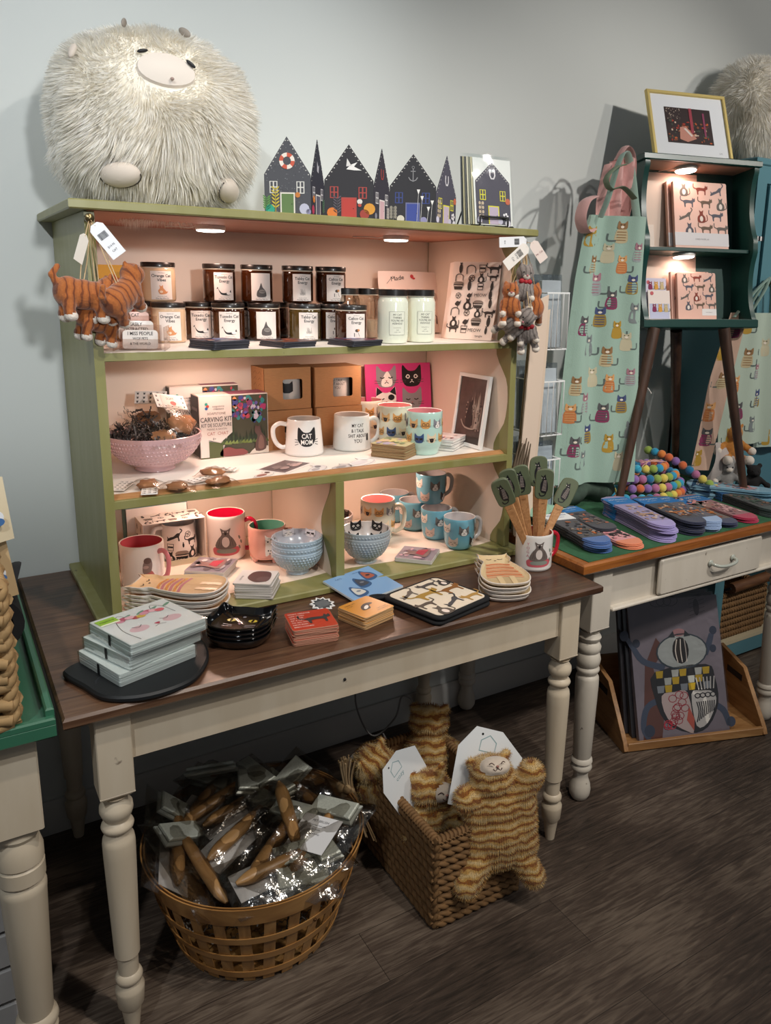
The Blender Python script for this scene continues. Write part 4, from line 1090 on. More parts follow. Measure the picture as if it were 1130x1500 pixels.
# ------------------------------------------------------------------ cat heads for mugs and bowls
def cathead(b, mf, x, y, s, col, l=1, kind=0, step=.008, dark='#2b2726'):
    D = lambda sh, h, l_: b.dec(xf(sh, x, y, s), mf, mat(h, .35), l_, step)
    D(poly(sp2([(-.48, -.1), (-.5, .2), (-.46, .62), (-.18, .36), (.18, .36), (.46, .62), (.5, .2), (.48, -.1), (.28, -.36), (-.28, -.36)], 3)), col, l)
    if kind == 1: D(poly(sp2([(-.02, .3), (.12, .3), (.3, -.1), (.2, -.33), (-.2, -.33), (-.25, -.1)], 3)), '#f2ece8', l + 1)
    if kind == 2:
        for e in (-1, 1): D(poly([(e * .02, .1), (e * .38, .16), (e * .36, -.06), (e * .1, -.08)]), dark, l + 1)
    if kind == 3:
        for e in (-1, 1): D(stroke([(e * .2 + .15 * cos(a), .04 + .15 * sin(a)) for a in [i * PI / 5 for i in range(10)]], .05, True), '#4a3a2c', l + 1)
    if kind == 4: D(poly(sp2([(-.2, .05), (.2, .05), (.15, -.3), (-.15, -.3)], 3)), dark, l + 1)
    if kind not in (2, 3):
        for e in (-1, 1): D(stroke([(e * .32, .08), (e * .2, .03), (e * .1, .08)], .05), dark if kind != 5 else '#f4f0ea', l + 2)
    if kind == 5:
        for e in (-1, 1): D(el(e * .2, .08, .1), '#f4f0ea', l + 2); D(el(e * .2, .08, .05), '#1b1a1c', l + 3)
    D(poly([(-.05, -.06), (.05, -.06), (0, -.12)]), '#b5686a' if kind != 5 else '#f4f0ea', l + 2)
    D(stroke([(-.1, -.2), (0, -.13), (.1, -.2)], .035), dark if kind != 5 else '#f4f0ea', l + 2)
    for e in (-1, 1):
        for k in (0, 1): D(stroke([(e * .3, -.1 - .07 * k), (e * .6, -.06 - .12 * k)], .025), '#5a5350', l + 2)
def mug(label, x, y, z, rb, rt, h, out, inn, ha, deco=None, hm=None, prof=None, feet=False, cat='mug', group=None, name='mug', hs=1., rimm=None, lowband=None):
    t = thing(name, label, cat, (x, y, z), 0, group=group)
    mo = out if not isinstance(out, str) else mat(out, .18, coat=.5)
    mi = inn if not isinstance(inn, str) else mat(inn, .2, coat=.4)
    P = prof or [(0, rb), (1, rt)]
    rf = lambda v: pl([(a * h, r) for a, r in P], v)
    outer = [(rb * .86, 0), (rb * .96, .0015), (rb, .006)]
    n = 14
    outer += [(rf(lerp(.006, h - .002, i / n)), lerp(.006, h - .002, i / n)) for i in range(n + 1)]
    w_ = .0038
    inner = [(rt - w_ * .3, h), (rt - w_, h - .0012)] + [(rf(lerp(h - .004, .012, i / 8)) - w_, lerp(h - .004, .012, i / 8)) for i in range(9)] + [(rb * .6, .0065), (.001, .006)]
    pr = outer + inner
    mats = [mo] * (len(outer)) + [rimm or mo] + [mi] * (len(inner) - 2)
    b = MB(); b.lathe(pr, mo, n=44, mats=mats)
    if lowband: pass
    if deco: deco(b, rf)
    if feet:
        for k in range(4):
            a = ha + PI / 4 + k * PI / 2; b.ell((rb * .78 * sin(a), -rb * .78 * cos(a), -.003), (.008, .008, .010), mo, nu=10, nv=8)
    b.build('body', t)
    hh = hm if hm is None or not isinstance(hm, str) else mat(hm, .2, coat=.4)
    b = MB(); R0 = rf(h * .8) - .002; R1 = rf(h * .22) - .002; k = .030 * hs
    pth = smooth_path([(R0, 0, h * .82), (R0 + k * .55, 0, h * .86), (R0 + k, 0, h * .74), (R0 + k * 1.02, 0, h * .5), (R0 + k * .8, 0, h * .3), (R1 + k * .3, 0, h * .19), (R1, 0, h * .2)], 5)
    b.tube(pth, .0062, hh or mo, Mx.Rotation(ha - PI / 2, 4, 'Z'), n=10, flat=.72, up=(0, 1, 0)); b.build('handle', t)
    if feet: t.location.z += .0125
    return t
S2z = 1.0547
# pink bowl with soapstone packets
def hobnail_bowl(label, x, y, z, r, h, foot, out, inn, bump=.0021, rows=8, deco=None, group=None, name='bowl'):
    t = thing(name, label, 'bowl', (x, y, z), 0, group=group)
    prof = lambda q: foot * 1.0 + (r - foot) * (math.sin(q * PI / 2) ** .85)
    zz = lambda q: .012 + (h - .012) * (q ** 1.18)
    mo = mat(out, .25, coat=.4); mi = mat(inn, .25, coat=.3)
    O = [(foot * .92, 0), (foot, .002), (foot * .97, .008)] + [(prof(i / 12), zz(i / 12)) for i in range(13)]
    I = [(r - .002, h + .0012)] + [(prof(i / 12) - .0042, zz(i / 12) + (.0 if i == 12 else .003)) for i in range(12, -1, -1)] + [(.001, .0155)]
    b = MB(); b.lathe(O + I, mo, n=48, mats=[mo] * (len(O)) + [mi] * (len(I) - 1))
    for k in range(rows):
        q = .24 + .64 * k / (rows - 1); R = prof(q); Z = zz(q); n = int(2 * PI * R / .0088)
        dq = .01; sl = math.atan2(zz(q + dq) - Z, prof(q + dq) - R)
        for i in range(n):
            a = 2 * PI * (i + .5 * (k % 2)) / n
            if cos(a) < -.25: continue
            M = Mx.Rotation(a, 4, 'Z') @ Mx.Translation((0, -R, Z)) @ Mx.Rotation(-sl, 4, 'X')
            b.ell((0, 0, 0), (.0032, .0034, bump) if True else 0, mo, M @ Mx.Rotation(0, 4, 'X'), 6, 4)
    if deco: deco(b, lambda q: prof(q) - .0042, lambda q: zz(q) + .003)
    b.build('body', t)
    return t
hobnail_bowl('pink dimpled footed bowl on the middle shelf filled with shredded paper and stone packets', .318, -.195, S2z, .114, .092, .048, '#cda8aa', '#d9b9b8', rows=7)
def krinkle(label, x, y, z, r, n, cols, seed=2, p_=.5):
    b = MB(); rr = random.Random(seed)
    for i in range(n):
        a = rr.uniform(0, 2 * PI); q = r * math.sqrt(rr.random()); hz = rr.uniform(0, .050) * (1 - (q / r) ** 2) * (1.25 - p_ * cos(a)) + rr.uniform(0, .012)
        p = V((q * cos(a), q * sin(a), hz)); d = V((rr.uniform(-1, 1), rr.uniform(-1, 1), rr.uniform(-.4, .5))).normalized(); s = d.cross(V((0, 0, 1))).normalized() * .0016; u = d.cross(s).normalized()
        vs = []; k = 9
        for j in range(k):
            c = p + d * ((j - k / 2) * .006) + u * (.0025 * (1 if j % 2 else -1))
            rad2 = math.hypot(c.x, c.y)
            if rad2 > r: c.x *= r / rad2; c.y *= r / rad2
            vs += [c - s, c + s]
        b.add(vs, [(2 * j, 2 * j + 1, 2 * j + 3, 2 * j + 2) for j in range(k - 1)], mat(rr.choice(cols), .6))
    o = solo(b, 'shredded_paper', label, 'shredded paper', (x, y, z)); o['kind'] = 'stuff'; return o
krinkle('dark crinkled shredded paper filling the pink bowl', .318, -.195, S2z + .072, .104, 420, ('#4a4341', '#5d5552', '#37312f', '#7a706b'))
m_bag = clear('crinkled_clear_bag', '#f3f1ee', .07, .2, .8, 45, .22)
m_stone = mat('#a5734f', .75, var=.12, scale=50, bump=.5)
def stone_packet(label, M, head=True, sc_=1., col=None, r=1):
    """little clear bag with a paw-print paper header and a soapstone piece"""
    t = thing('stone_packet', label, 'craft packet', M=M, group='bagged soapstone pieces')
    w_, h = .062 * sc_, .075 * sc_
    rr = random.Random(r)
    b = MB(); b.ell((0, -h * .2, .010), (.029 * sc_, .021 * sc_, .0105), m_stone, nu=12, nv=8, disp=lambda d: .85 + .3 * NZ.noise(d * 1.6 + V((r, 2, 3)))); b.build('stone', t)
    b = MB(); b.grid(8, 8, lambda u, v: (lerp(-w_ / 2, w_ / 2, u), lerp(-h * .62, h * .38, v), .004 + .018 * max(0, math.sin(PI * u) * math.sin(PI * min(1, v * 1.1))) ** .7 + .002 * sin(20 * u + 13 * v + r)), m_bag); b.build('bag', t)
    if head:
        b = MB(); b.box(-w_ / 2 - .001, w_ / 2 + .001, h * .25, h * .62, .0035, .0055, mat('#efe9e4', .6))
        mf = plane((0, 0, .0056), (1, 0, 0), (0, 1, 0))
        for i in range(5):
            for j in range(3):
                x = -w_ * .42 + w_ * .21 * i; y = h * (.30 + .12 * j)
                b.dec(el(x, y, .0028, .0022, 6), mf, m_black, 1)
                for q in (-1, 0, 1): b.dec(el(x + q * .0022, y + .0034, .0009, n=5), mf, m_black, 1)
        if col: b.dec(rect(-w_ * .3, h * .3, w_ * .3, h * .58), mf, mat('#ded3cc', .6), 2); b.dec(txt('SOFT', 0, h * .49, .007), mf, m_black, 3); b.dec(el(.006, h * .38, .009, .006), mf, mat('#c2504a', .6), 3)
        b.build('header_card', t)
def pose(x, y, z, rz, rx=0., ry=0.): return Mx.Translation((x, y, z)) @ Mx.Rotation(rz, 4, 'Z') @ Mx.Rotation(rx, 4, 'X') @ Mx.Rotation(ry, 4, 'Y')
stone_packet('paw print packet standing up in front in the pink bowl, big white header card', pose(.362, -.235, S2z + .130, rad(10), rad(50), rad(18)), True, 1.45, 1, 1)
stone_packet('paw print packet at the back left of the pink bowl', pose(.318, -.170, S2z + .138, rad(-25), rad(60)), True, 1.2, None, 2)
stone_packet('paw print packet leaning at the right rim of the pink bowl', pose(.392, -.170, S2z + .118, rad(50), rad(45)), True, 1.2, None, 3)
stone_packet('brown stone in a plain clear bag, front of the pink bowl', pose(.322, -.262, S2z + .100, rad(0), rad(35)), False, 1.15, None, 4)
stone_packet('packet lying flat on the shelf at the left upright, under the pink bowl', pose(.240, -.375, S2z + .001, rad(60)), True, 1.2, None, 5)
stone_packet('brown stone packet at the shelf edge, left of the pair below the pink bowl', pose(.292, -.428, S2z + .001, rad(75)), True, 1.25, None, 6)
stone_packet('brown stone packet at the shelf edge, right of the pair below the pink bowl', pose(.398, -.412, S2z + .001, rad(20)), True, 1.25, None, 7)
stone_packet('paw print packet lying flat between the pink bowl and the kit boxes', pose(.430, -.325, S2z + .001, rad(-40)), True, 1.2, None, 8)
# carving kit boxes
def kit(label, x0, x1, y0, y1, z0, z1):
    t = thing('carving_kit_box', label, 'boxed kit', ((x0 + x1) / 2, (y0 + y1) / 2, z0), group='carving kit boxes'); W = x1 - x0; D_ = y1 - y0; Hh = z1 - z0
    b = MB(); b.box(-W / 2, W / 2, -D_ / 2, D_ / 2, 0, Hh, mat('#ddcfc6', .5), ch=.0015)
    mf0 = plane((-W / 2, -D_ / 2 - .0001, 0), (1, 0, 0), (0, 0, 1))
    P = lambda pts: poly([(a * W, c * Hh) for a, c in pts])
    D = lambda sh, h, l: b.dec(sh, mf0, mat(h, .45), l)
    D(P([(.30, .02), (.99, .02), (.99, .98), (.44, .98), (.44, .5)]), '#4d4a38', 1)
    r = random.Random(3)
    cols = ('#8a3f6a', '#c04a5a', '#d98a5a', '#4a4a8a', '#6a5aa0', '#c9c0d0', '#3a8a8a', '#b03a6a')
    for i in range(60):
        a = r.uniform(.46, .96); c = r.uniform(.55, .95); k = r.uniform(.02, .06)
        D(P([(a + k * cos(q) * r.uniform(.5, 1), min(.975, c + k * 1.3 * sin(q) * r.uniform(.5, 1))) for q in [j * PI / 4 for j in range(8)]]), r.choice(cols), 2 + i % 5)
    for i in range(26): 
        a = .33 + .63 * i / 26; hh = r.uniform(.3, .55); D(P([(a - .025, .2), (a + .025, .2), (a, hh)]), r.choice(('#2f3a28', '#3d4a30', '#27301f')), 7 + i % 2)
    for i in range(14): D(P([(.31 + .05 * i - .03, .22 - .01 * (i % 3)), (.31 + .05 * i + .04, .2), (.31 + .05 * i + .02, .27)]), r.choice(('#6d7a3a', '#7a8a4a', '#56633a')), 9)
    D(P(sp2([(.3, .02), (.3, .12), (.4, .16), (.5, .12), (.62, .11), (.66, .02)])), '#8a4a48', 9)
    D(P(sp2([(.70, .02), (.78, .10), (.9, .13), (.99, .12), (.99, .02)], 3, False)), '#d8ccc0', 9)
    D(P(sp2([(.80, .06), (.80, .2), (.83, .3), (.79, .38), (.80, .48), (.84, .46), (.87, .47), (.89, .36), (.95, .26), (.95, .08)], 3)), '#5d423c', 10)
    D(P(sp2([(.84, .1), (.85, .25), (.88, .32), (.92, .24), (.92, .1)], 3)), '#7d5a50', 11)
    D(P([(.0, .02), (.0, .98), (.46, .98), (.46, .40), (.28, .24), (.12, .30), (.12, .02)]), '#e6dad2', 10)
    D(P([(.0, .0), (.32, .0), (.32, .2), (.28, .24), (.0, .3)]), '#59603a', 9)
    for i in range(3): D(el(W * (.10 + .02 * (i % 2)), Hh * (.80 + .035 * i), .004), ('#3a6aa8', '#c24a3a', '#3a9a8a')[i], 12)
    for i, (s, yy, hh) in enumerate((('soapstone', .83, .0055), ('creations', .79, .0055))): D(txt(s, W * .27, Hh * yy, hh, 1.), '#5a4c48', 12)
    D(txt('SOAPSTONE', W * .24, Hh * .715, .0062, 1.), '#7a5a50', 12); D(txt('CARVING KIT', W * .235, Hh * .62, .0125, .78, bold=.01), '#3f3432', 12)
    D(txt('KIT DE SCULPTURE', W * .235, Hh * .53, .0092, .72, bold=.01), '#4a3d3a', 12); D(txt('PIERRE A SAVON', W * .24, Hh * .465, .005, 1.), '#7a5a50', 12)
    D(txt('CAT  CHAT', W * .25, Hh * .395, .0085, .9), '#b56a5a', 12)
    D(txt('8+', W * .2, Hh * .31, .006), '#3f3432', 12)
    ms = plane((-W / 2 - .0001, D_ / 2, 0), (0, -1, 0), (0, 0, 1))
    b.dec(rect(.002, .003, D_ - .002, Hh - .003), ms, mat('#4a4440', .5), 1); b.dec(rect(.012, .05, D_ - .012, .09), ms, mat('#8a807a', .5), 2)
    for i in range(4): b.dec(el(.016 + .012 * i, .13, .005), ms, mat('#9a8f8a', .5), 2)
    mt = plane((-W / 2, -D_ / 2, Hh + .0001), (1, 0, 0), (0, 1, 0)); b.dec(rect(W * .45, .002, W - .002, D_ - .002), mt, mat('#8a4a62', .5), 1)
    b.build('box', t)
kit('carving kit box with a cat picture, front one beside the pink bowl', .447, .636, -.142, -.072, S2z, S2z + .168)
kit('second carving kit box standing behind the front one', .395, .584, -.058, -.020, S2z, S2z + .185)
# kraft mug boxes with windows
m_kraft = mat('#b48356', .75, var=.08, scale=60, bump=.25, stretch=(1, 1, 6)); m_kraft_in = mat('#7d5636', .8)
def mini_mug(b, x, y, z, r, h): 
    b.lathe([(r * .95, 0), (r, .004), (r * .92, h), (r * .86, h), (r * .9, .01), (.001, .008)], mat('#ece6e0', .25, coat=.3), Mx.Translation((x, y, z)), 28)
def kraft_box(label, x0, x1, y0, y1, z0, z1, art):
    t = thing('mug_box', label, 'box', ((x0 + x1) / 2, (y0 + y1) / 2, z0), group='kraft window boxes holding mugs')
    W, D_, Hh = x1 - x0, y1 - y0, z1 - z0
    b = MB(); th = .0012
    b.box(-W / 2, W / 2, -D_ / 2 + .0001, D_ / 2, 0, th, m_kraft); b.box(-W / 2, W / 2, -D_ / 2 + .0001, D_ / 2, Hh - th, Hh, m_kraft); b.box(-W / 2, W / 2, D_ / 2 - th, D_ / 2, th, Hh - th, m_kraft)
    for s in (-1, 1): b.box(s * W / 2 - (th if s > 0 else 0), s * W / 2 + (th if s < 0 else 0), -D_ / 2, D_ / 2 - th, th, Hh - th, m_kraft)
    wx0, wx1, wz0, wz1 = -W * .11, W * .31, Hh * .24, Hh * .72
    ip = rrp(wx0, wz0, wx1, wz1, .006, 4); cx, cz = (wx0 + wx1) / 2, (wz0 + wz1) / 2
    op = []
    for a, c in ip:
        dx, dz = a - cx, c - cz
        tx = ((W / 2 if dx > 0 else -W / 2) - cx) / dx if abs(dx) > 1e-9 else 9e9; tz = ((Hh if dz > 0 else 0) - cz) / dz if abs(dz) > 1e-9 else 9e9
        k = min(tx, tz); op.append((cx + dx * k, cz + dz * k))
    for q in ((-W / 2, 0), (W / 2, 0), (W / 2, Hh), (-W / 2, Hh)):
        i = min(range(len(op)), key=lambda j: (op[j][0] - q[0]) ** 2 + (op[j][1] - q[1]) ** 2); op[i] = q
    n = len(ip); y = -D_ / 2
    b.add([(a, y, c) for a, c in op] + [(a, y, c) for a, c in ip] + [(a, y + th, c) for a, c in ip], [(i, (i + 1) % n, n + (i + 1) % n, n + i) for i in range(n)] + [(n + i, n + (i + 1) % n, 2 * n + (i + 1) % n, 2 * n + i) for i in range(n)], m_kraft)
    ms = plane((-W / 2 - .0001, D_ / 2, 0), (0, -1, 0), (0, 0, 1))
    for i in range(5):
        for j in range(2): b.dec(stroke([(.02 + .035 * j, .03 + .017 * i), (.035 + .035 * j, .038 + .017 * i), (.045 + .035 * j, .03 + .017 * i)], .0014), ms, m_kraft_in, 1)
    b.build('box', t)
    b = MB(); mx = W * .10; my = -D_ / 2 + .052; mini_mug(b, mx, my, .0015, .044, Hh * .86)
    mf = cylmap(.0445, -.3, Mx.Translation((mx, my, .0015)))
    if art == 'cat':
        b.dec(xf(poly([(-.5, -.3), (-.5, .2), (-.46, .55), (-.2, .34), (.2, .34), (.46, .55), (.5, .2), (.5, -.3), (.2, -.45), (-.2, -.45)]), 0, .058, .034), mf, m_black, 2, .008)
        for i in range(2): b.dec(rect(-.026, .048 + .006 * i, -.016, .0495 + .006 * i), mf, m_black, 2, .008)
    else:
        for i, s in enumerate(('& I TALK', 'SHIT ABOUT', 'YOU')): b.dec(txt(s, 0, .072 - .011 * i, .0075, .75), mf, m_black, 2, .008)
    b.build('boxed_mug', t)
z1 = S2z; zm = S2z + .1135; 
kraft_box('kraft box with a black cat mug in its window, top left of four', .635, .775, -.120, -.020, zm, zm + .117, 'cat')
kraft_box('brown kraft mug box behind the CAT MOM mug, bottom left of the four', .638, .777, -.122, -.020, z1, zm - .0015, 'cat')
kraft_box('kraft box with a lettered mug in its window, top right of four', .785, .934, -.121, -.020, zm, zm + .114, 'text')
kraft_box('brown kraft mug box between the two white mugs, bottom right of the four', .787, .935, -.124, -.020, z1, zm - .0015, 'text')
# white mugs
def d_mom(b, rf):
    mf = cylmap(lambda v: rf(v), -.32)
    D = lambda sh, m, l: b.dec(sh, mf, m, l, .007)
    D(xf(poly(sp2([(-.46, -.1), (-.48, .2), (-.42, .6), (-.16, .34), (.16, .34), (.42, .6), (.48, .2), (.46, -.1), (.26, -.36), (0, -.42), (-.26, -.36)], 3)), .003, .050, .052), m_black, 1)
    for e in (-1, 1):
        for k in range(3): D(stroke([(.003 + e * .023, .046 - .005 * k), (.003 + e * .033, .048 - .008 * k)], .0016), m_black, 1)
    D(txt('CAT', .003, .056, .0125, .78, bold=.02), mat('#f0ebe6', .3), 2); D(txt('MOM', .003, .040, .0125, .78, bold=.02), mat('#f0ebe6', .3), 2)
mug('white CAT MOM mug with a black cat head, middle shelf', .720, -.193, S2z, .054, .0455, .099, '#ece8e4', '#d8cfc8', -.42 - 1.5, d_mom, hs=1.25)
def d_talk(b, rf):
    mf = cylmap(lambda v: rf(v), -.12)
    for i, s in enumerate(('MY CAT', '& I TALK', 'SHIT ABOUT', 'YOU')): b.dec(txt(s, .0, .074 - .0145 * i, .0095 if i < 3 else .011, .72, bold=.008), mf, m_black, 1, .007)
    b.dec(xf(poly([(-.2, -.5), (-.2, .3), (-.1, .5), (.2, .5), (.2, -.5)]), .032, .040, .02), mf, m_black, 1, .007)
mug('white mug lettered MY CAT, right of the CAT MOM mug', .867, -.192, S2z, .0545, .050, .100, '#e6e6e2', '#d8cfc8', -.42 + 1.75, d_talk)
# pastel mugs with rows of cat heads
def d_rows(b, rf, a=-.5):
    mf = cylmap(lambda v: rf(v), a)
    cs = (('#d9a262', 3), ('#8a8a92', 1), ('#d9a868', 0), ('#6a6e78', 2), ('#e0b57c', 4))
    for r_ in range(2):
        for i in range(-3, 4):
            c, k = cs[(i + r_ * 3 + 20) % 5]; cathead(b, mf, .036 * i + (.018 if r_ else 0), .088 - .040 * r_, .027, c if r_ == 0 else ('#e8d5b5', '#d9a868', '#3f5a8a')[(i + 9) % 3], 1, k if r_ == 0 else (4, 3, 2)[(i + 9) % 3], .008)
PR = [(0, .040), (.12, .0425), (.20, .048), (.26, .0505), (.5, .0515), (1, .0505)]
for i, (lb, x, y) in enumerate((('mint cat face mug with pink inside, nearest of three by the notepads', 1.019, -.340), ('pale cat face mug with pink inside, middle of the three pastel mugs', .995, -.215), ('pale cat face mug with pink inside, farthest back of the three pastel mugs', .968, -.085))):
    mug(lb, x, y, S2z, .040, .0505, .122, ('#bfe0d6', '#e3e4d2', '#e8e2d4')[i], '#e39a9c', -.45 + 2.5 if i != 1 else -.45 + 2.7, lambda b, rf, i=i: d_rows(b, rf, -.48 + .12 * i), prof=PR, group='pastel mugs with cat faces', rimm=mat('#efe9e4', .2))  # rear two bodies creamier: warm shelf light put into their colour
# pink card with cats
b = MB(); M = pose(1.098, -.075, S2z + .001, rad(-4), rad(90 - 7))
b.box(-.113, .113, 0, .222, -.003, 0, mat('#d63f86', .45), M)
mf0 = plane((0, 0, .0001), (1, 0, 0), (0, 1, 0)); mf = lambda u, v, l: M @ mf0(u, v, l)
for i, (x, y, c, k) in enumerate(((-.042, .175, '#8d8a90', 1), (.046, .175, '#1c1a1d', 5), (-.045, .11, '#ece6e2', 0), (.045, .105, '#8d8a90', 0))): cathead(b, mf, x, y, .068, c, 1, k, None)
b.dec(xf(poly([(-.5, .2), (-.46, .62), (-.18, .36)]), -.045, .11, .068), mf, m_black, 2); b.dec(xf(poly([(.5, .2), (.46, .62), (.18, .36)]), -.045, .11, .068), mf, m_black, 2); b.dec(el(-.028, .118, .011, .009), mf, m_black, 4)
b.dec(rect(-.113, -.0, .113, .06), mf, mat('#cf3a80', .45), 1)
solo(b, 'cat_card', 'bright pink card with four cat faces behind the pastel mugs', 'card')
# framed print leaning on the right side
A = V((1.176, -.243, S2z + .001)); Bp = V((1.181, -.388, S2z + .001)); ux = (Bp - A).normalized(); up = V((.030, 0, .208)); up = (up - ux * up.dot(ux)).normalized(); nn = ux.cross(up); W = .145; Hh = .212
M = Mx(((ux.x, up.x, nn.x, A.x), (ux.y, up.y, nn.y, A.y), (ux.z, up.z, nn.z, A.z), (0, 0, 0, 1)))
t = thing('picture_print', 'white framed sepia print of a cat before spires, leaning inside the right upright', 'picture', M=M)
b = MB(); fw = .011
b.box(0, W, 0, fw, -.008, .004, m_white, ch=.001); b.box(0, W, Hh - fw, Hh, -.008, .004, m_white, ch=.001); b.box(0, fw, fw, Hh - fw, -.008, .004, m_white, ch=.001); b.box(W - fw, W, fw, Hh - fw, -.008, .004, m_white, ch=.001); b.build('frame', t)
b = MB(); b.box(fw, W - fw, fw, Hh - fw, -.006, 0, mat('#54443f', .4, var=.25, scale=40))
mf = plane((0, 0, .0001), (1, 0, 0), (0, 1, 0)); r = random.Random(8)
for i in range(46):
    x = W * r.uniform(.42, .88); h = r.uniform(.06, .125) * (1 - abs(x / W - .68) * 1.3); b.dec(poly([(x - .006, .055), (x + .006, .055), (x + .001, .055 + h)]), mf, mat(r.choice(('#ab978c', '#8a766c', '#c9b8ac', '#6a5750')), .5), 1 + i % 5)
for i in range(60): b.dec(el(W * r.uniform(.35, .85), r.uniform(.05, .13), r.uniform(.001, .004), n=6), mf, mat(r.choice(('#3a2d2a', '#8a756a', '#a8958a')), .5), 6 + i % 3)
b.dec(stroke(sp2([(W * .25, .075), (W * .4, .055), (W * .7, .055), (W * .85, .08)], closed=False), .004), mf, mat('#a8958a', .5), 9)
b.dec(poly(sp2([(W * .42, .06), (W * .40, .09), (W * .46, .12), (W * .45, .138), (W * .5, .13), (W * .55, .138), (W * .56, .11), (W * .62, .08), (W * .6, .06)])), mf, mat('#2f2523', .5), 9); b.dec(rect(fw, fw, W - fw, .03), mf, mat('#3f332f', .5), 8)
b.build('print', t)
# notepads, coasters, stickers
for i in range(4):
    q = 3 - i
    b = MB(); b.box(-.052, .052, -.040, .040, 0, .0062, mat('#eceae6', .6)); b.box(-.0525, .0525, -.0405, .0405, .0063, .0075, mat('#e6e2de', .5) if i < 3 else mat('#e0d2d0', .5)); b.box(-.0525, .0525, -.0405, .0405, -.0004, .0002, mat('#3a3a40', .5))
    if i == 3: blotches(('#c9606a', '#8a9ab0', '#e8c9c0', '#5a5a66'), 9, .09, .07, 4)(b, plane((0, 0, .0077), (1, 0, 0), (0, 1, 0)))
    solo(b, 'notepad', 'little white notepad right of the mint mug, %s of its stack' % ORD[q], 'notepad', (1.118 + .004 * sin(i * 3), -.305, S2z + .0008 + .0082 * i), .62 + .08 * sin(i * 2), 'small notepads stacked on the middle shelf')
m_kedge = mat('#9a7d58', .7)
for i in range(11):
    q = 10 - i
    coaster('coaster', 'brown edged floral coaster before the pastel mugs, %s of the tall stack' % ((ORD + ['bottom one'])[q]), 'coaster', (.935 + .0012 * sin(i * 5), -.328 + .001 * cos(i * 3), S2z + .0005 + .0034 * i), .62 + .02 * sin(i * 4), .105, .105, .0031, m_kedge, mat('#b9b58a', .5), blotches(('#d0c88a', '#8a9a70', '#a8a0b8', '#c9b090', '#98a888'), 18, .105, .105, 6) if q == 0 else None, 'brown edged coasters on the middle shelf')
def sticker(label, pts, x, y, z, s, rz, col, inner, ln='#8a8480'):
    b = MB(); p = sp2(pts, 4)
    b.prism([(a * s, c * s) for a, c in p], 0, .0006, mat('#f0ede9', .4)); mf = plane((0, 0, .0007), (1, 0, 0), (0, 1, 0))
    b.dec(poly([(a * s * .86, c * s * .84) for a, c in p]), mf, mat(col, .4), 1)
    b.dec(stroke([(a * s * .87, c * s * .85) for a, c in p], .0008, True), mf, mat(ln, .4), 2)
    for i, (a, c, ra, rb, h) in enumerate(inner): b.dec(el(a * s, c * s, ra * s, rb * s, 10), mf, mat(h, .4), 3 + i)
    solo(b, 'sticker', label, 'sticker', (x, y, z), rz, 'loose stickers on the middle shelf')
SQ = [(-.5, -.4), (-.5, .4), (.5, .4), (.5, -.4)]; CATLIE = [(-.5, -.2), (-.45, .1), (-.2, .2), (.2, .25), (.35, .42), (.5, .2), (.5, -.1), (.2, -.25), (-.2, -.28)]
b = MB(); b.box(-.065, .065, -.045, .045, 0, .0006, mat('#e8e2de', .5)); b.box(-.060, .060, -.036, .040, .0006, .0009, mat('#6f5f60', .4)); blotches(('#8a7876', '#54474a', '#a8908e', '#c9a9a4'), 16, .10, .06, 9)(b, plane((0, 0, .001), (1, 0, 0), (0, 1, 0)))
solo(b, 'sticker', 'dark picture sticker card in front of the CAT MOM mug', 'sticker', (.612, -.322, S2z + .0003), .62, 'loose stickers on the middle shelf')
sticker('small white sticker with a brown lying cat, left end of the loose stickers', CATLIE, .530, -.385, S2z + .0003, .07, .5, '#efe6e0', ((-.1, 0, .25, .12, '#a8756a'), (.3, .1, .1, .1, '#6a4a44')))
sticker('white cat outline sticker beside the dark picture sticker', CATLIE, .672, -.385, S2z + .0003, .085, .7, '#e6e2e2', ((-.1, 0, .2, .1, '#b9b2b4'), (.25, .1, .12, .1, '#8a8488')))
sticker('gray cat sticker on a white border below the MY CAT mug', CATLIE, .735, -.395, S2z + .0003, .075, .4, '#cfcaca', ((0, 0, .25, .12, '#a09a9c'),))
sticker('white reclining cat sticker in front of the MY CAT mug, nearest the coaster stack', CATLIE, .805, -.370, S2z + .0003, .11, .5, '#f2f0ee', ((-.05, 0, .3, .13, '#e3dfe2'), (.32, .12, .1, .1, '#f4f2f0')), '#8a86a0')
# ------------------------------------------------------------------ lower shelf
S3z = .7787
def drawing_cat(b, mf, x, y, s, l=1, st=.008, sash='#c9606a'):
    """pencil style cat on a cushion"""
    D = lambda sh, h, k: b.dec(xf(sh, x, y, s), mf, mat(h, .4), l + k, st)
    D(poly(sp2([(-.55, -.55), (-.5, -.25), (.5, -.25), (.6, -.5), (.3, -.62), (-.3, -.62)], 3)), sash, 0); D(poly(sp2([(-.35, -.5), (-.3, -.33), (.35, -.33), (.4, -.5)], 3)), '#8a8f86', 1)
    D(poly(sp2([(-.42, -.28), (-.34, .1), (-.16, .34), (-.22, .62), (-.08, .54), (.08, .54), (.22, .62), (.16, .34), (.34, .1), (.42, -.28)], 3)), '#6f645f', 2)
    D(el(0, 0, .16, .24), '#d9cdc6', 3); D(el(0, .38, .05, .07), '#2f2928', 3)
    for i in range(7): D(stroke([(-.3 + .1 * i, -.2), (-.24 + .08 * i, .14)], .02), '#4a413e', 3 if i in (0, 1, 5, 6) else 2)
    for e in (-1, 1): D(el(e * .09, .46, .025), '#f2ece8', 4)
    for i in range(3): D(el(.62 + .1 * (i % 2), -.3 + .22 * i, .05, .1, 8, .4), '#7a8a80', 1)
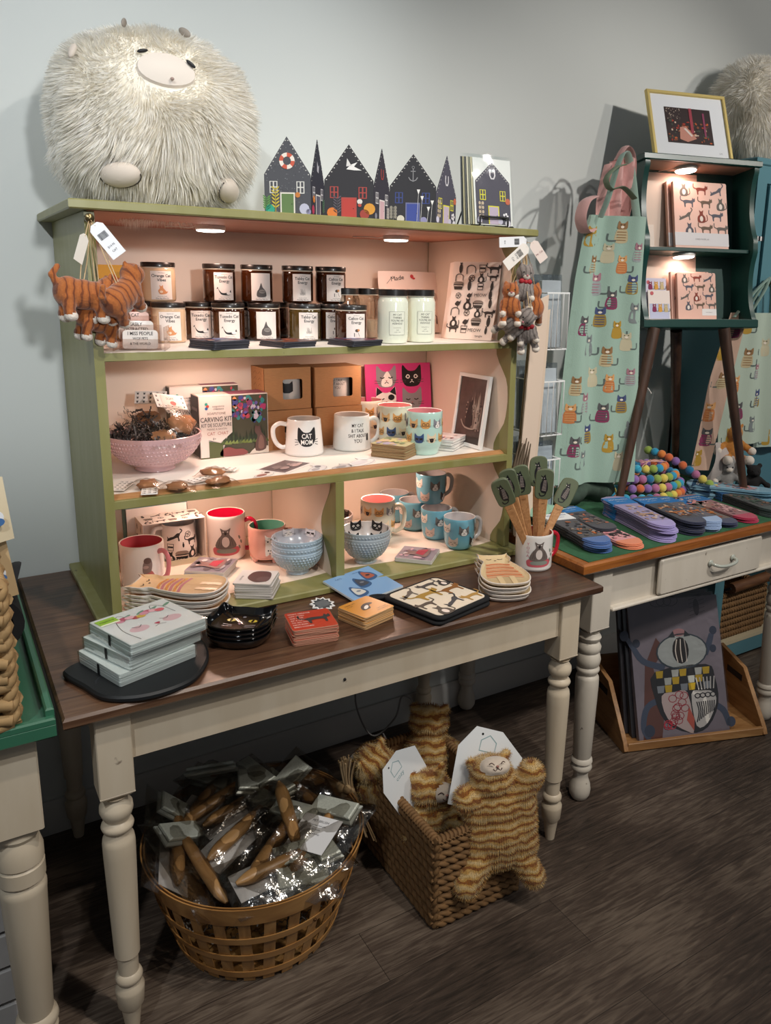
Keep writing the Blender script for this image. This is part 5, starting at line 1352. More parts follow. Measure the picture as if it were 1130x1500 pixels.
def d_pink(b, rf):
    mf = cylmap(lambda v: rf(v), .02)
    D = lambda sh, h, k: b.dec(sh, mf, mat(h, .4), k, .008)
    D(poly(sp2([(-.019, .012), (-.017, .030), (-.006, .045), (.008, .048), (.018, .030), (.019, .010)], 3)), '#b9605c', 1)
    D(poly(sp2([(-.010, .042), (-.012, .056), (-.008, .072), (.004, .080), (.011, .068), (.009, .050), (.004, .044)], 3)), '#8a736c', 2)
    D(el(0, .074, .009, .008), '#6a5048', 3); D(el(-.005, .058, .007, .004), '#b99a90', 3)
    for i in range(8): D(el(-.012 + .004 * i, .02 + .007 * (i % 3), .0022), '#6f3432', 2)
mug('white mug with pink inside and pink handle at the left end of the bottom shelf', .262, -.245, S3z, .0515, .0525, .110, '#ece2da', '#d2606a', .62, d_pink, '#d97a7e')
def d_red(b, rf): drawing_cat(b, cylmap(lambda v: rf(v), -.35), 0, .056, .062)
mug('white mug with bright red inside beside the open gift box', .505, -.150, S3z, .0505, .0515, .125, '#efe3dc', '#c4163a', 1.05, d_red, '#c4163a')
def d_dots(b, rf):
    mf = cylmap(lambda v: rf(v), -.05)
    D = lambda sh, h, k: b.dec(sh, mf, mat(h, .4), k, .008)
    D(poly(sp2([(-.020, .014), (-.020, .060), (-.021, .072), (-.012, .066), (.010, .066), (.018, .072), (.018, .05), (.020, .02), (.008, .016), (.004, .004), (-.004, .006), (-.008, .018)], 3)), '#efe6de', 1)
    r = random.Random(6)
    for i in range(20): D(el(r.uniform(-.017, .016), r.uniform(.02, .062), r.uniform(.0012, .0024), n=8), '#2a2526', 2)
    D(el(-.001, .058, .0018), '#b9504a', 3)
    for e in (-1, 1): D(stroke([(e * .010 - .001, .055), (e * .022, .058)], .0008), '#3a3434', 3); D(stroke([(e * .008, .064), (e * .014, .062)], .0008), '#3a3434', 3)
mug('pink mug on little feet with a spotted cat and green inside', .591, -.232, S3z, .047, .050, .088, '#e2a596', '#6fae98', .95, d_dots, '#d9a898', [(0, .043), (.15, .048), (.5, .0505), (1, .050)], True, rimm=mat('#efe0d4', .3))
# gift boxes with mugs
def giftbox(label, x0, x1, y0, y1, z0, h, tone, open_=True):
    t = thing('gift_mug_box', label, 'box', ((x0 + x1) / 2, (y0 + y1) / 2, z0)); W, D_ = x1 - x0, y1 - y0; th = .0015
    mo = mat('#e8dcd4', .6); me_ = mat(tone, .6); b = MB()
    b.box(-W / 2, W / 2, -D_ / 2, D_ / 2, 0, th, mo); b.box(-W / 2, W / 2, -D_ / 2, D_ / 2, h - th, h, me_ if not open_ else mo); b.box(-W / 2, W / 2, D_ / 2 - th, D_ / 2, th, h - th, mo)
    for s in (-1, 1): b.box(s * W / 2 - (th if s > 0 else 0), s * W / 2 + (th if s < 0 else 0), -D_ / 2, D_ / 2 - th, th, h - th, me_ if not open_ else mo)
    if open_:
        b.box(-W / 2 + th, W / 2 - th, -D_ / 2, -D_ / 2 + th, th, .016, mat('#c9c4ac', .6)); mt = plane((-W / 2, -D_ / 2, h + .0001), (1, 0, 0), (0, 1, 0)); ms = plane((-W / 2 - .0001, D_ / 2, 0), (0, -1, 0), (0, 0, 1))
        r = random.Random(3); ks = ('sit', 'walk', 'bowl', 'ball', 'fish', 'stretch')
        for i in range(5):
            for j in range(3): catink(b, mt, W * (.1 + .2 * i + .05 * (j % 2)), D_ * (.2 + .3 * j), .024, ks[(i + j * 2) % 6], '#4a423e', 1)
        for i in range(2):
            for j in range(4): catink(b, ms, D_ * (.25 + .45 * i), h * (.15 + .23 * j), .022, ks[(i + j) % 6], '#4a423e', 1)
    else: b.box(-W / 2, W / 2, -D_ / 2, -D_ / 2 + th, th, h - th, mo)
    b.build('box', t)
    if open_:
        b = MB(); M0 = Mx.Translation((.022, .006, .003)); r0, hh = .047, h - .022
        b.lathe([(r0 * .84, 0), (r0 * .97, .012), (r0, hh * .4), (r0 * .9, hh), (r0 * .86, hh), (r0 * .9, hh * .4), (.001, .01)], mat('#ece4de', .25, coat=.4), M0, 36)
        b.tube(smooth_path([(-.040, 0, hh * .9), (-.062, 0, hh * .88), (-.068, 0, hh * .6), (-.045, 0, hh * .3)], 5), .006, mat('#ece4de', .25, coat=.4), M0)
        mf = cylmap(lambda v: pl([(0, r0 * .84), (.012, r0 * .97), (hh * .4, r0), (hh, r0 * .9)], v), -.1, M0)
        for i, (x, y, k, s) in enumerate(((-.02, .075, 'stretch', .034), (.018, .078, 'ball', .026), (-.03, .045, 'cup', .03), (.004, .05, 'fish', .016), (.0, .022, 'bowl', .036), (.030, .030, 'sit', .034), (.030, .06, 'walk', .03), (-.03, .02, 'sit', .03))): catink(b, mf, x, y, s, k, '#2c2826', 1, .007)
        b.build('boxed_mug', t)
giftbox('open front printed gift box holding a cat doodle mug, behind the pink handled mug', .284, .444, -.165, -.075, S3z, .124, '#e8dcd4')
giftbox('taller teal edged gift box behind the open printed gift box', .262, .424, -.070, -.020, S3z, .146, '#5f8a8a', False)
# square coasters
m_ce = mat('#b9b2aa', .6)
def photo(b, mf, s, cols, sd):
    blotches(cols, 18, s, s, sd)(b, mf)
    b.dec(xf(poly(sp2([(-.3, -.3), (-.2, .1), (-.25, .36), (-.05, .25), (.12, .36), (.1, .08), (.32, -.1), (.34, -.3)])), -.0, 0, s), mf, mat('#8a6a66', .4), 8); b.dec(poly([(-s * .2, -s * .2), (s * .3, -s * .25), (s * .2, s * .02), (-s * .1, s * .04)]), mf, mat('#b03a4a', .4), 9)
for i in range(3):
    q = 2 - i
    coaster('coaster', 'square cat picture coaster in front of the red mug, %s of three' % ORD[q], 'coaster', (.425 + .002 * i, -.258, S3z + .0004 + .0075 * i), .92 + .05 * sin(i * 3), .104, .104, .007, m_ce, mat('#8a8088', .35), (lambda b, mf: photo(b, mf, .1, ('#7d737c', '#a8a0a4', '#5d5258', '#c9bfc0'), 3)) if q == 0 else None, 'square coasters by the red mug', .003)
for i in range(7):
    q = 6 - i
    def dk(b, mf):
        b.dec(poly(sp2([(-.02, -.035), (-.035, -.01), (-.02, .012), (.0, .02), (.03, .014), (.04, -.005), (.03, -.03)])), mf, mat('#5a4040', .4), 1); b.dec(poly(sp2([(-.03, -.03), (-.02, -.005), (.0, -.012), (.0, -.035)])), mf, mat('#6a5252', .4), 2)
        b.dec(txt('cat nap', -.01, .034, .007), mf, mat('#8a8488', .4), 1)
    coaster('coaster', 'pale coaster stacked before the blue bowls, %s of its stack' % ORD[q], 'coaster', (.487 + .0015 * sin(i * 4), -.440 + .001 * i, S3z + .0004 + .0053 * i), 1.0 + .03 * sin(i * 5), .092, .092, .0046, m_ce, mat('#dcd6d2', .35), dk if q == 0 else None, 'pale stacked coasters by the blue bowls', .005)
coaster('coaster', 'single square cat picture coaster between the gray bowl and the blue mugs', 'coaster', (.958, -.415, S3z + .0004), .78, .104, .104, .011, mat('#c9c4be', .6), mat('#9a8a90', .35), lambda b, mf: photo(b, mf, .1, ('#6a5a66', '#c9a0a8', '#d9c9c9', '#8a7080'), 5), None, .003)
# bowls
def catbowl_in(cols, n, s, eyes):
    def f(b, pr, zz):
        for k in range(n):
            a = 2 * PI * k / n
            def mf(u, v, l, a=a):
                q = .80 + v / .085; R = pr(q) - l - .0007; aa = a - u / R
                return V((R * sin(aa), -R * cos(aa), zz(q)))
            cathead(b, mf, 0, 0, s, cols[k % len(cols)], 1, eyes if k % 2 else (2 if cols[0] != '#1b1a1c' else 5), .008)
    return f
for i in range(3):
    q = 2 - i
    hobnail_bowl('light blue dimpled bowl left of the divider, %s of the three nested bowls' % ('topmost', 'middle', 'lowest')[q], .625, -.358, S3z + .0002 + .0165 * i, .0655, .064, .030, '#a9bccb', '#c3c6cf', .0016, 6 if i == 0 else 4, catbowl_in(('#e9e6ea',), 6, .032, 1) if q == 0 else None, 'nested light blue bowls')
for i in range(2):
    hobnail_bowl('gray dimpled bowl with black cats inside right of the divider, %s of the nested pair' % ('lower' if i == 0 else 'upper'), .818, -.372, S3z + .0002 + .017 * i, .0665, .076, .031, '#a3adb4', '#d3ccc8', .0015, 7 if i == 0 else 4, catbowl_in(('#1b1a1c',), 6, .034, 5) if i else None, 'gray bowls with black cats')
hobnail_bowl('pale bowl with gray cats, mostly hidden behind the gray bowls and divider', .790, -.205, S3z + .0002, .066, .094, .031, '#d9c4bc', '#dccbc2', .0015, 4, catbowl_in(('#5a5250',), 7, .028, 5))
mug('cat face mug with pink inside behind the gray bowls', .946, -.205, S3z, .044, .0505, .120, '#dcd8c6', '#e08a86', .9, lambda b, rf: d_rows(b, rf, -.42), prof=PR, rimm=mat('#efe9e4', .2))
def d_blue(b, rf):
    mf = cylmap(lambda v: rf(v), -.42)
    for i, (x, y, c, k) in enumerate(((.006, .058, '#6f6a68', 1), (-.026, .024, '#c9b3a8', 0), (.040, .024, '#3f3c40', 1), (-.050, .064, '#d9cfc4', 0), (.060, .062, '#8a8078', 4))):
        cathead(b, mf, x, y, .030, c, 1, k, .008)
PB = [(0, .033), (.10, .0395), (.3, .0435), (.7, .0465), (1, .0465)]
for i, (lb, x, y, z) in enumerate((('blue cat face mug at the front right of the bottom shelf', 1.108, -.398, S3z), ('blue cat face mug second from the front right', 1.098, -.290, S3z), ('blue cat face mug third from the front, left of the stacked one', 1.085, -.182, S3z), ('blue cat face mug at the back of the bottom shelf', 1.075, -.078, S3z), ('blue cat face mug stacked on top of the other blue mugs', 1.112, -.236, S3z + .0935))):
    mug(lb, x, y, z, .033, .0465, .093, '#6fa9bd', '#cfc9c9', -.42 + 2.0, d_blue, '#b9b4b4', prof=PB, group='blue mugs with cat faces', rimm=mat('#e6e2e0', .2))
# ------------------------------------------------------------------ table top
Tz = .7603
m_sil = mat('#15181b', .55, bump=.1, scale=30)
b = MB(); p = sp2([(.030, -.655), (.024, -.625), (.040, -.606), (.075, -.585), (.12, -.52), (.19, -.50), (.255, -.525), (.29, -.58), (.298, -.64), (.283, -.71), (.238, -.775), (.18, -.798), (.12, -.794), (.072, -.762), (.048, -.70)], 4)
o_ = (.16, -.65, Tz); b.off = V((-.16, .65, 0)); b.prism(p, 0, .0135, m_sil, None, .004); 
for q in ((.10, -.60, .2), (.16, -.58, .2)): b.dec(stroke([(q[0] + .05 * cos(a) * .6, q[1] - .11 + .03 * sin(a)) for a in [PI * i / 8 for i in range(9)]], .002), lambda u, v, l: V((u, v, .0136)), mat('#2b3036', .5), 1)
solo(b, 'cat_trivet', 'black rounded cat head trivet under the napkin packs', 'trivet', o_)
m_nap = mat('#dbe5e2', .75, bump=.3, scale=120, stretch=(.2, .2, 8)); m_film = clear('napkin_film', '#ffffff', .07, .1, .5, 30)
for i in range(3):
    q = 2 - i; x, y, r_ = ((.160, -.650, .33), (.174, -.640, .40), (.184, -.648, .33))[i]; w_ = .083
    t = thing('napkin_pack', 'pack of pale mint paper napkins on the black trivet, %s of three' % ('topmost', 'middle', 'lowest')[q], 'napkin pack', (x, y, Tz + .0138 + .0265 * i), r_, 'wrapped napkin packs')
    b = MB(); r = random.Random(i)
    for k in range(10): 
        d = r.uniform(-.0012, .0012); b.prism(rrp(-w_ + d, -w_ * .92 + d, w_ + d, w_ * .92 + d, .004, 2), k * .0025 + .0002, (k + 1) * .0025, m_nap)
    mf = plane((0, 0, .02512), (1, 0, 0), (0, 1, 0))
    D = lambda sh, h, l: b.dec(sh, mf, mat(h, .6), l)
    if q == 0:
        D(poly(rrp(-w_ + .002, -w_ * .92 + .002, w_ - .002, w_ * .92 - .002, .004, 2)), '#e9eceb', .5)
        D(stroke(sp2([(-.055, -.065), (-.060, -.01), (-.045, .045), (-.030, .060), (-.02, .035)], closed=False), .0014), '#4a4a4c', 1); D(stroke(sp2([(.03, .035), (.042, .062), (.058, .045), (.062, .0)], closed=False), .0014), '#4a4a4c', 1)
        for k in range(9): D(el(-.040 + .0105 * k, .034 + .006 * sin(k * 1.3), .010, .008, 10), ('#c98a9a', '#b0586a', '#d9a8b0', '#c9606a', '#e0c060')[k % 5], 2 + k % 3)
        for k in range(4): D(el(-.02 + .03 * k, .046, .013, .004, 8, .5), '#7aa894', 1)
        for k in range(2): D(el((-.032, .040)[k], -.022, .020, .014), '#e3c3c9', 1); D(stroke(sp2([(-.040 + .06 * k, -.008), (-.030 + .06 * k, -.016), (-.020 + .06 * k, -.008)], closed=False), .0014), '#4a4a4c', 2)
        D(poly(sp2([(.0, -.022), (.006, -.030), (.012, -.022), (.006, -.020)])), '#b0485a', 2); D(stroke(sp2([(-.006, -.036), (.006, -.032), (.018, -.036)], closed=False), .0012), '#4a4a4c', 2)
        D(rect(-.078, .042, -.038, .066), '#8fb83a', 4); D(rect(-.078, .036, -.038, .042), '#e8ecd0', 4); D(txt('napkins', -.058, .054, .007), '#33501a', 5)
    b.build('napkins', t)
    b = MB(); b.grid(8, 8, lambda u, v: (lerp(-w_ - .0015, w_ + .0015, u), lerp(-w_ * .92 - .0015, w_ * .92 + .0015, v), .0259 + .0007 * sin(17 * u + 9 * v)), m_film)
    for s in (-1, 1):
        b.grid(8, 3, lambda u, v, s=s: (lerp(-w_, w_, u), s * (w_ * .92 + .0018 + .0006 * sin(31 * u)), lerp(.001, .0257, v)), m_film); b.grid(8, 3, lambda u, v, s=s: (s * (w_ + .0018), lerp(-w_ * .92, w_ * .92, u), lerp(.001, .0257, v)), m_film)
    b.build('wrapper', t)
    b = MB(); b.box(-w_ - .0024, -w_ - .0017, -.006, .001, .002, .024, m_black); b.build('spine_mark', t)
# cat-shaped spoon rests
RP = sp2([(-.040, .106), (-.043, .118), (-.026, .104), (.026, .104), (.043, .118), (.040, .106), (.044, .078), (.036, .056), (.046, .03), (.060, -.02), (.062, -.06), (.045, -.098), (0, -.110), (-.045, -.098), (-.062, -.06), (-.060, -.02), (-.046, .03), (-.036, .056), (-.044, .078)], 3)
def spoon_rest(label, x, y, z, rz, group, pal, top):
    b = MB(); h = .0095
    cx = lambda p, k: [(a * k, c * k + .002 * (1 - k)) for a, c in p]
    mr = mat('#e0d8d0', .25, coat=.3); mi = mat(pal[0], .3, coat=.3)
    rings = [(cx(RP, .84), 0), (cx(RP, .96), .003), (RP, h), (cx(RP, .965), h + .0006), (cx(RP, .86), .0045)]
    n = len(RP); vs = [(a, c, zz) for r, zz in rings for a, c in r]
    b.add(vs[:4 * n], [(k * n + i, k * n + (i + 1) % n, (k + 1) * n + (i + 1) % n, (k + 1) * n + i) for k in range(3) for i in range(n)] + [tuple(range(n))[::-1]], mr)
    b.add(vs[3 * n:], [(i, (i + 1) % n, n + (i + 1) % n, n + i) for i in range(n)] + [tuple(range(n, 2 * n))], mi)
    if top:
        mf = lambda u, v, l: V((u, v, .0048 + l))
        for k in range(pal[3]):
            yy = .042 - k * pal[4]; w_ = pl([(-.1, .036), (-.06, .048), (-.02, .045), (.03, .034), (.06, .028)], yy)
            b.dec(stroke(sp2([(-w_, yy - .004), (0, yy + .003), (w_, yy - .004)], 4, False), pal[4] * .62), mf, mat(pal[1 + k % 2], .35), 1)
            if k % 2 == 0: b.dec(stroke([(-w_ * .9 + w_ * .2 * j, yy - .002 + .003 * (j % 2)) for j in range(10)], .0018), mf, mat(pal[2], .35), 2)
        for e in (-1, 1): b.dec(stroke(sp2([(e * .022, .082), (e * .015, .078), (e * .008, .082)], 3, False), .0022), mf, mat('#3a2d28', .4), 2)
        b.dec(poly([(-.004, .072), (.004, .072), (0, .067)]), mf, mat('#5a3a34', .4), 2)
        for e in (-1, 1): b.dec(rect(e * .016 - .007, -.095, e * .016 + .007, -.045), mf, mat(pal[0], .35), 3)
    solo(b, 'spoon_rest', label, 'spoon rest', (x, y, z), rz, group)
for i in range(6):
    q = 5 - i
    spoon_rest('cat shaped spoon rest left of the pale coasters, %s of six' % (ORD[q] if q else 'topmost striped one'), .302 + .003 * sin(i * 2), -.436 + .002 * cos(i * 3), S3z + .0004 + .0098 * i, rad(53), 'cat spoon rests stacked at the left', ('#dcb488', '#d8923a', '#b9707a', 6, .0105), q == 0)
for i in range(5):
    q = 4 - i
    spoon_rest('cat shaped spoon rest in front of the spatula mug, %s of five' % (ORD[q] if q else 'topmost, orange banded one'), 1.054 + .003 * sin(i * 2), -.668 + .002 * cos(i * 3), Tz + .0098 * i, rad(-24), 'cat spoon rests by the spatulas', ('#dcc49a', '#d9744a', '#e0a07a', 8, .0125), q == 0)
# black cat dishes
HD = sp2([(-.070, -.01), (-.064, .038), (-.062, .072), (-.036, .052), (0, .052), (.036, .052), (.062, .072), (.064, .038), (.070, -.01), (.056, -.048), (.022, -.066), (-.022, -.066), (-.056, -.048)], 3)
for i in range(4):
    q = 3 - i; b = MB(); h = .021; n = len(HD); mk = mat('#101012', .12, coat=.6)
    cx = lambda k: [(a * k, c * k) for a, c in HD]
    rings = [(cx(.78), 0), (cx(.90), .005), (HD, h), (cx(.965), h + .0008), (cx(.86), .007), (cx(.8), .0055)]
    b.add([(a, c, zz) for r, zz in rings for a, c in r], [(k * n + j, k * n + (j + 1) % n, (k + 1) * n + (j + 1) % n, (k + 1) * n + j) for k in range(5) for j in range(n)] + [tuple(range(n))[::-1], tuple(range(5 * n, 6 * n))], mk)
    if q == 0:
        mf = lambda u, v, l: V((u, v, .0056 + l))
        for e in (-1, 1):
            b.dec(el(e * .024, .012, .010, .007), mf, mat('#c9b23a', .3), 1); b.dec(el(e * .024, .012, .003, .007), mf, mk, 2)
            for k in (0, 1): b.dec(stroke([(e * .014, -.012 - .006 * k), (e * .036, -.008 - .010 * k)], .0014), mf, mat('#b9b0b4', .3), 1)
        b.dec(poly([(-.005, -.002), (.005, -.002), (0, -.009)]), mf, mat('#b0889a', .3), 1); b.dec(el(.0, .03, .004), mf, mat('#8a8488', .3), 1)
    solo(b, 'cat_dish', 'glossy black cat head dish with yellow eyes, %s of the stack' % ORD[q] if q == 0 else 'glossy black cat head dish, %s of the stack beside the napkins' % ORD[q], 'dish', (.378 + .002 * sin(i * 3), -.628, Tz + .0098 * i), rad(-38), 'black cat dishes')
# lettered coasters
def dcat(bg, kind):
    def f(b, mf):
        if kind:
            for k in range(7): b.dec(txt(('WHAT GREATER', 'GIFT THAN', 'THE LOVE', 'OF A CAT', 'TO ALL WHO', 'HAVE EVER', 'BEEN OWNED')[k], -.044, .036 - .0115 * k, .0052, .9, 0, 'LEFT'), mf, mat('#f0e6dc', .4), 1)
            catink(b, mf, .012, -.002, .052, 'walk', '#2c2a2c', 2)
        else:
            b.dec(txt('THINK LIKE', -.038, .032, .0048, .9, 0, 'LEFT'), mf, mat('#5a3a14', .4), 1); b.dec(txt('A CAT', -.038, .023, .0048, .9, 0, 'LEFT'), mf, mat('#5a3a14', .4), 1); b.dec(txt('TAKE A NAP', .038, -.026, .0042, .9, 0, 'RIGHT'), mf, mat('#5a3a14', .4), 1); b.dec(txt('AND STRETCH', .038, -.034, .0042, .9, 0, 'RIGHT'), mf, mat('#5a3a14', .4), 1)
            b.dec(poly(sp2([(-.02, -.012), (-.014, .004), (.004, .014), (.020, .012), (.024, .004), (.010, .0), (.0, -.014)])), mf, mat('#2c2a2c', .4), 2); b.dec(el(-.004, -.004, .012, .005, 10, .6), mf, mat('#efe9e2', .4), 3)
    return f
m_red_e = mat('#b9826a', .6); m_or_e = mat('#c9a070', .6)
for i in range(10):
    q = 9 - i
    coaster('coaster', 'red lettered coaster at the table front, %s of its stack' % ORD[q], 'coaster', (.518 + .0012 * sin(i * 4), -.690 + .001 * cos(i * 5), Tz + .00375 * i), rad(-11) + .02 * sin(i * 3), .100, .096, .0034, m_red_e, mat('#b5371f', .35), dcat('#b5371f', 1) if q == 0 else None, 'red coasters on the table', .007)
for i in range(8):
    q = 7 - i
    coaster('coaster', 'orange yellow coaster with a black and white cat, %s of its stack' % ORD[q], 'coaster', (.662 + .0012 * sin(i * 4), -.672 + .001 * cos(i * 5), Tz + .0038 * i), rad(17) + .02 * sin(i * 3), .096, .092, .0034, m_or_e, mat('#cf8a2a', .35), dcat('#cf8a2a', 0) if q == 0 else None, 'orange coasters on the table', .007)
b = MB(); n = 22; p = [((.032 if i % 2 else .024) * cos(2 * PI * i / n), (.030 if i % 2 else .022) * sin(2 * PI * i / n)) for i in range(n)]
b.prism(p, 0, .003, mat('#e9e9e8', .4)); mf = plane((0, 0, .0031), (1, 0, 0), (0, 1, 0)); b.dec(poly([(a * .8, c * .8) for a, c in p]), mf, mat('#3a4046', .4), 1)
for i in range(9): b.dec(stroke([(-.016 + .004 * i, -.012), (-.014 + .0035 * i, .012)], .001), mf, mat('#a9adb0', .4), 2)
solo(b, 'cat_badge', 'spiky edged gray and white cat badge behind the red coasters', 'badge', (.605, -.556, Tz + .003), .3, rot=(rad(12), 0, .3))
b = MB(); b.box(-.078, .078, -.066, .066, 0, .005, mat('#dfe6ea', .5)); mf = plane((0, 0, .0051), (1, 0, 0), (0, 1, 0)); b.dec(rect(-.0775, -.0655, .0775, .0655), mf, mat('#86abd4', .35), 1)
for i, (x, y, c, c2) in enumerate(((-.038, -.022, '#d8d4cc', '#8a8e98'), (.0, .008, '#4a4c56', '#7a7c86'), (.040, .030, '#b0604a', '#4a3438'))):
    b.dec(poly(sp2([(x - .020, y - .022), (x - .016, y + .012), (x - .006, y + .026), (x + .004, y + .016), (x + .018, y + .004), (x + .020, y - .018), (x, y - .028)])), mf, mat('#3f5f8a', .35), 2); b.dec(poly(sp2([(x - .014, y - .016), (x - .012, y + .010), (x - .005, y + .018), (x + .004, y + .010), (x + .012, y + .002), (x + .014, y - .014)])), mf, mat(c, .35), 3); b.dec(el(x, y - .002, .007, .004), mf, mat(c2, .35), 4)
b.dec(txt('CATS', -.04, .05, .006), mf, mat('#4a6a9a', .4), 2); b.dec(txt('with hats', .02, .054, .004), mf, mat('#4a6a9a', .4), 2)
solo(b, 'picture_book', 'thin light blue book with three cats leaning on the base edge of the shelf unit', 'book', (.738, -.512, Tz + .0115), rot=(rad(8.5), 0, rad(15.5)))
# pot holders
m_bind = mat('#101114', .85, bump=.3, scale=200)
for i in range(2):
    b = MB(); s = .097; h = .0095
    pp = rrp(-s, -s, s, s, .022, 6); b.prism(pp, 0, h, m_bind, None, .003); mf = plane((0, 0, h + .0001), (1, 0, 0), (0, 1, 0))
    b.prism(rrp(-s + .011, -s + .011, s - .011, s - .011, .016, 6), h - .001, h + .0012, mat('#e3d6c2', .85, bump=.3, scale=150)); mf = plane((0, 0, h + .0013), (1, 0, 0), (0, 1, 0))
    if i:
        for k, (x, y, sc__, kd, c, fl) in enumerate(((-.05, .055, .05, 'stretch', '#6a6058', 1), (.03, .06, .05, 'walk', '#4a4644', -1), (-.015, .02, .07, 'walk', '#a8843a', 1), (.055, .005, .06, 'walk', '#8a5a2a', 1), (-.06, -.02, .05, 'walk', '#5a5048', -1), (.0, -.045, .055, 'stretch', '#4a4a4e', 1), (.06, -.06, .05, 'walk', '#b08a4a', -1), (-.055, -.065, .05, 'sit', '#5f564e', 1), (.07, .05, .04, 'sit', '#3a3838', 1))):
            catink(b, (lambda u, v, l, x=x, fl=fl: mf(x + (u - x) * fl, v, l)) if fl > 0 else (lambda u, v, l, x=x: mf(2 * x - u, v, l)), x, y, sc__, kd, c, 2)
    b.tube(smooth_path([(-s + .012, s - .006, h * .5), (-s - .012, s + .004, h * .6), (-s - .016, s + .020, h * .6), (-s + .002, s + .014, h * .6), (-s + .02, s - .004, h * .5)], 5), .0042, m_bind, n=8)
    solo(b, 'pot_holder', ('upper black bound pot holder printed with running cats' if i else 'lower black bound pot holder under the running cats one'), 'pot holder', (.852, -.682, Tz + .0112 * i), rad(13 + 2 * i), 'pot holders on the table')
# spatulas in a mug
MX, MY = 1.229, -.588
def d_spat(b, rf): drawing_cat(b, cylmap(lambda v: rf(v), -.40), 0, .050, .058); [b.dec(txt(s, -.030, .078 - .011 * i, .008), cylmap(lambda v: rf(v), -.42), mat('#c9808a', .4), 1, .008) for i, s in enumerate(('Y', 'O', 'G', 'A'))]
mug('white mug with red inside and handle holding the spatulas', MX, MY, Tz, .0505, .0515, .102, '#e6e2de', '#b01f34', -.42 + 1.95, d_spat, '#b3182c', hs=1.1)
m_sp = mat('#5e684f', .5); m_hw = wood('beech', '#a5744a', '#bf8d5e', '#d0a274', .5, 2, 8, 10)
HSp = sp2([(-.012, 0), (-.022, .006), (-.0245, .022), (-.0245, .060), (-.020, .077), (-.006, .084), (.010, .085), (.021, .080), (.0245, .066), (.0245, .020), (.021, .006), (.012, 0)], 3)
def spatula(label, foot, head, roll):
    f, h = V(foot), V(head); ax = (h - f).normalized(); tow = V((-.131, -2.184, 1.52)) - h; nrm = (tow - ax * tow.dot(ax)).normalized(); sd = ax.cross(nrm)
    Rm = Mx.Rotation(roll, 3, ax); nrm = Rm @ nrm; sd = Rm @ sd
    L_ = (h - f).length; o = f
    M = Mx(((sd.x * -1, ax.x, nrm.x, o.x), (sd.y * -1, ax.y, nrm.y, o.y), (sd.z * -1, ax.z, nrm.z, o.z), (0, 0, 0, 1)))
    if M.to_3x3().determinant() < 0:
        M = Mx(((sd.x, ax.x, nrm.x, o.x), (sd.y, ax.y, nrm.y, o.y), (sd.z, ax.z, nrm.z, o.z), (0, 0, 0, 1)))
    t = thing('spatula', label, 'spatula', M=M, group='green cat spatulas in the mug')
    b = MB(); hb = L_ - .042
    b.prism([(-.0075, 0), (.0075, 0), (.0095, hb * .5), (.0125, hb), (.008, hb + .012), (-.008, hb + .012), (-.0125, hb), (-.0095, hb * .5)], -.0045, .0045, m_hw, None, .0018)
    b.dec(txt('CAT', 0, hb - .012, .004), plane((0, 0, .0046), (1, 0, 0), (0, 1, 0)), mat('#5a3a20', .5), 1); b.build('handle', t)
    b = MB(); b.prism([(x, y + hb) for x, y in HSp], -.0052, .0052, m_sp, None, .002); mf0 = plane((0, hb, .0053), (1, 0, 0), (0, 1, 0)); mf = lambda u, v, l: mf0(u, v, l)
    b.dec(poly(sp2([(-.008, .022), (-.010, .042), (-.006, .056), (-.010, .068), (-.004, .064), (.001, .070), (.004, .060), (.009, .045), (.010, .028), (.004, .018)])), mf, m_black, 1)
    b.dec(stroke(sp2([(.006, .020), (.002, .012), (-.008, .010), (-.012, .018)], 4, False), .003), mf, m_black, 1)
    for i in range(9): b.dec(stroke([(-.006 + .0005 * i, .026 + .0035 * i), (.006, .025 + .0035 * i)], .0011), mf, mat('#b9aaa4', .5), 2)
    for e in (-1, 1): b.dec(el(-.004 + e * .003, .060, .0012), mf, mat('#d9d0c9', .5), 2)
    b.build('head', t)
for lb, f, h, r_ in (('green cat spatula leaning farthest left, front one', (1.222, -.600, .775), (1.100, -.606, .992), -.1), ('green cat spatula second from the left, behind the front left one', (1.225, -.585, .775), (1.145, -.575, 1.003), -.1), ('green cat spatula at the middle back with a dark print', (1.235, -.578, .775), (1.196, -.560, 1.003), 0), ('upright green cat spatula at the front middle', (1.236, -.600, .775), (1.238, -.607, .998), .05), ('green spatula at the back, mostly hidden by the upright front one', (1.243, -.578, .775), (1.258, -.556, 1.020), .1), ('green cat spatula leaning out to the right', (1.225, -.592, .775), (1.335, -.588, .958), .15)):
    spatula(lb, f, h, r_)
# ------------------------------------------------------------------ right hand side
Fz = .7872
TN = V((-.45, -.89, 0)).normalized()
def sitcat(b, mf, x, y, s, c, pat, l=1, st=.02):
    D = lambda sh, h, k=0: b.dec(xf(sh, x, y, s), mf, mat(h, .85), l + k, st)
    D(stroke(sp2([(.25, -.42), (.6, -.4), (.62, -.05)], 4, False), .09), '#5d6a66'); D(poly(sp2([(-.28, -.5), (-.32, -.1), (-.2, .2), (.2, .2), (.32, -.1), (.28, -.5)], 3)), c)
    D(poly(sp2([(-.22, .2), (-.26, .42), (-.22, .62), (-.1, .5), (.1, .5), (.22, .62), (.26, .42), (.22, .2)], 3)), pat if pat else c, 1); D(el(0, .3, .1, .07, 8), '#e8dccb', 2)
    for e in (-1, 1): D(el(e * .1, .42, .03, n=6), '#2c2a2a', 3)
    if pat:
        for k in range(4): D(stroke([(-.24, -.38 + .14 * k), (.24, -.38 + .14 * k)], .04), pat, 1)
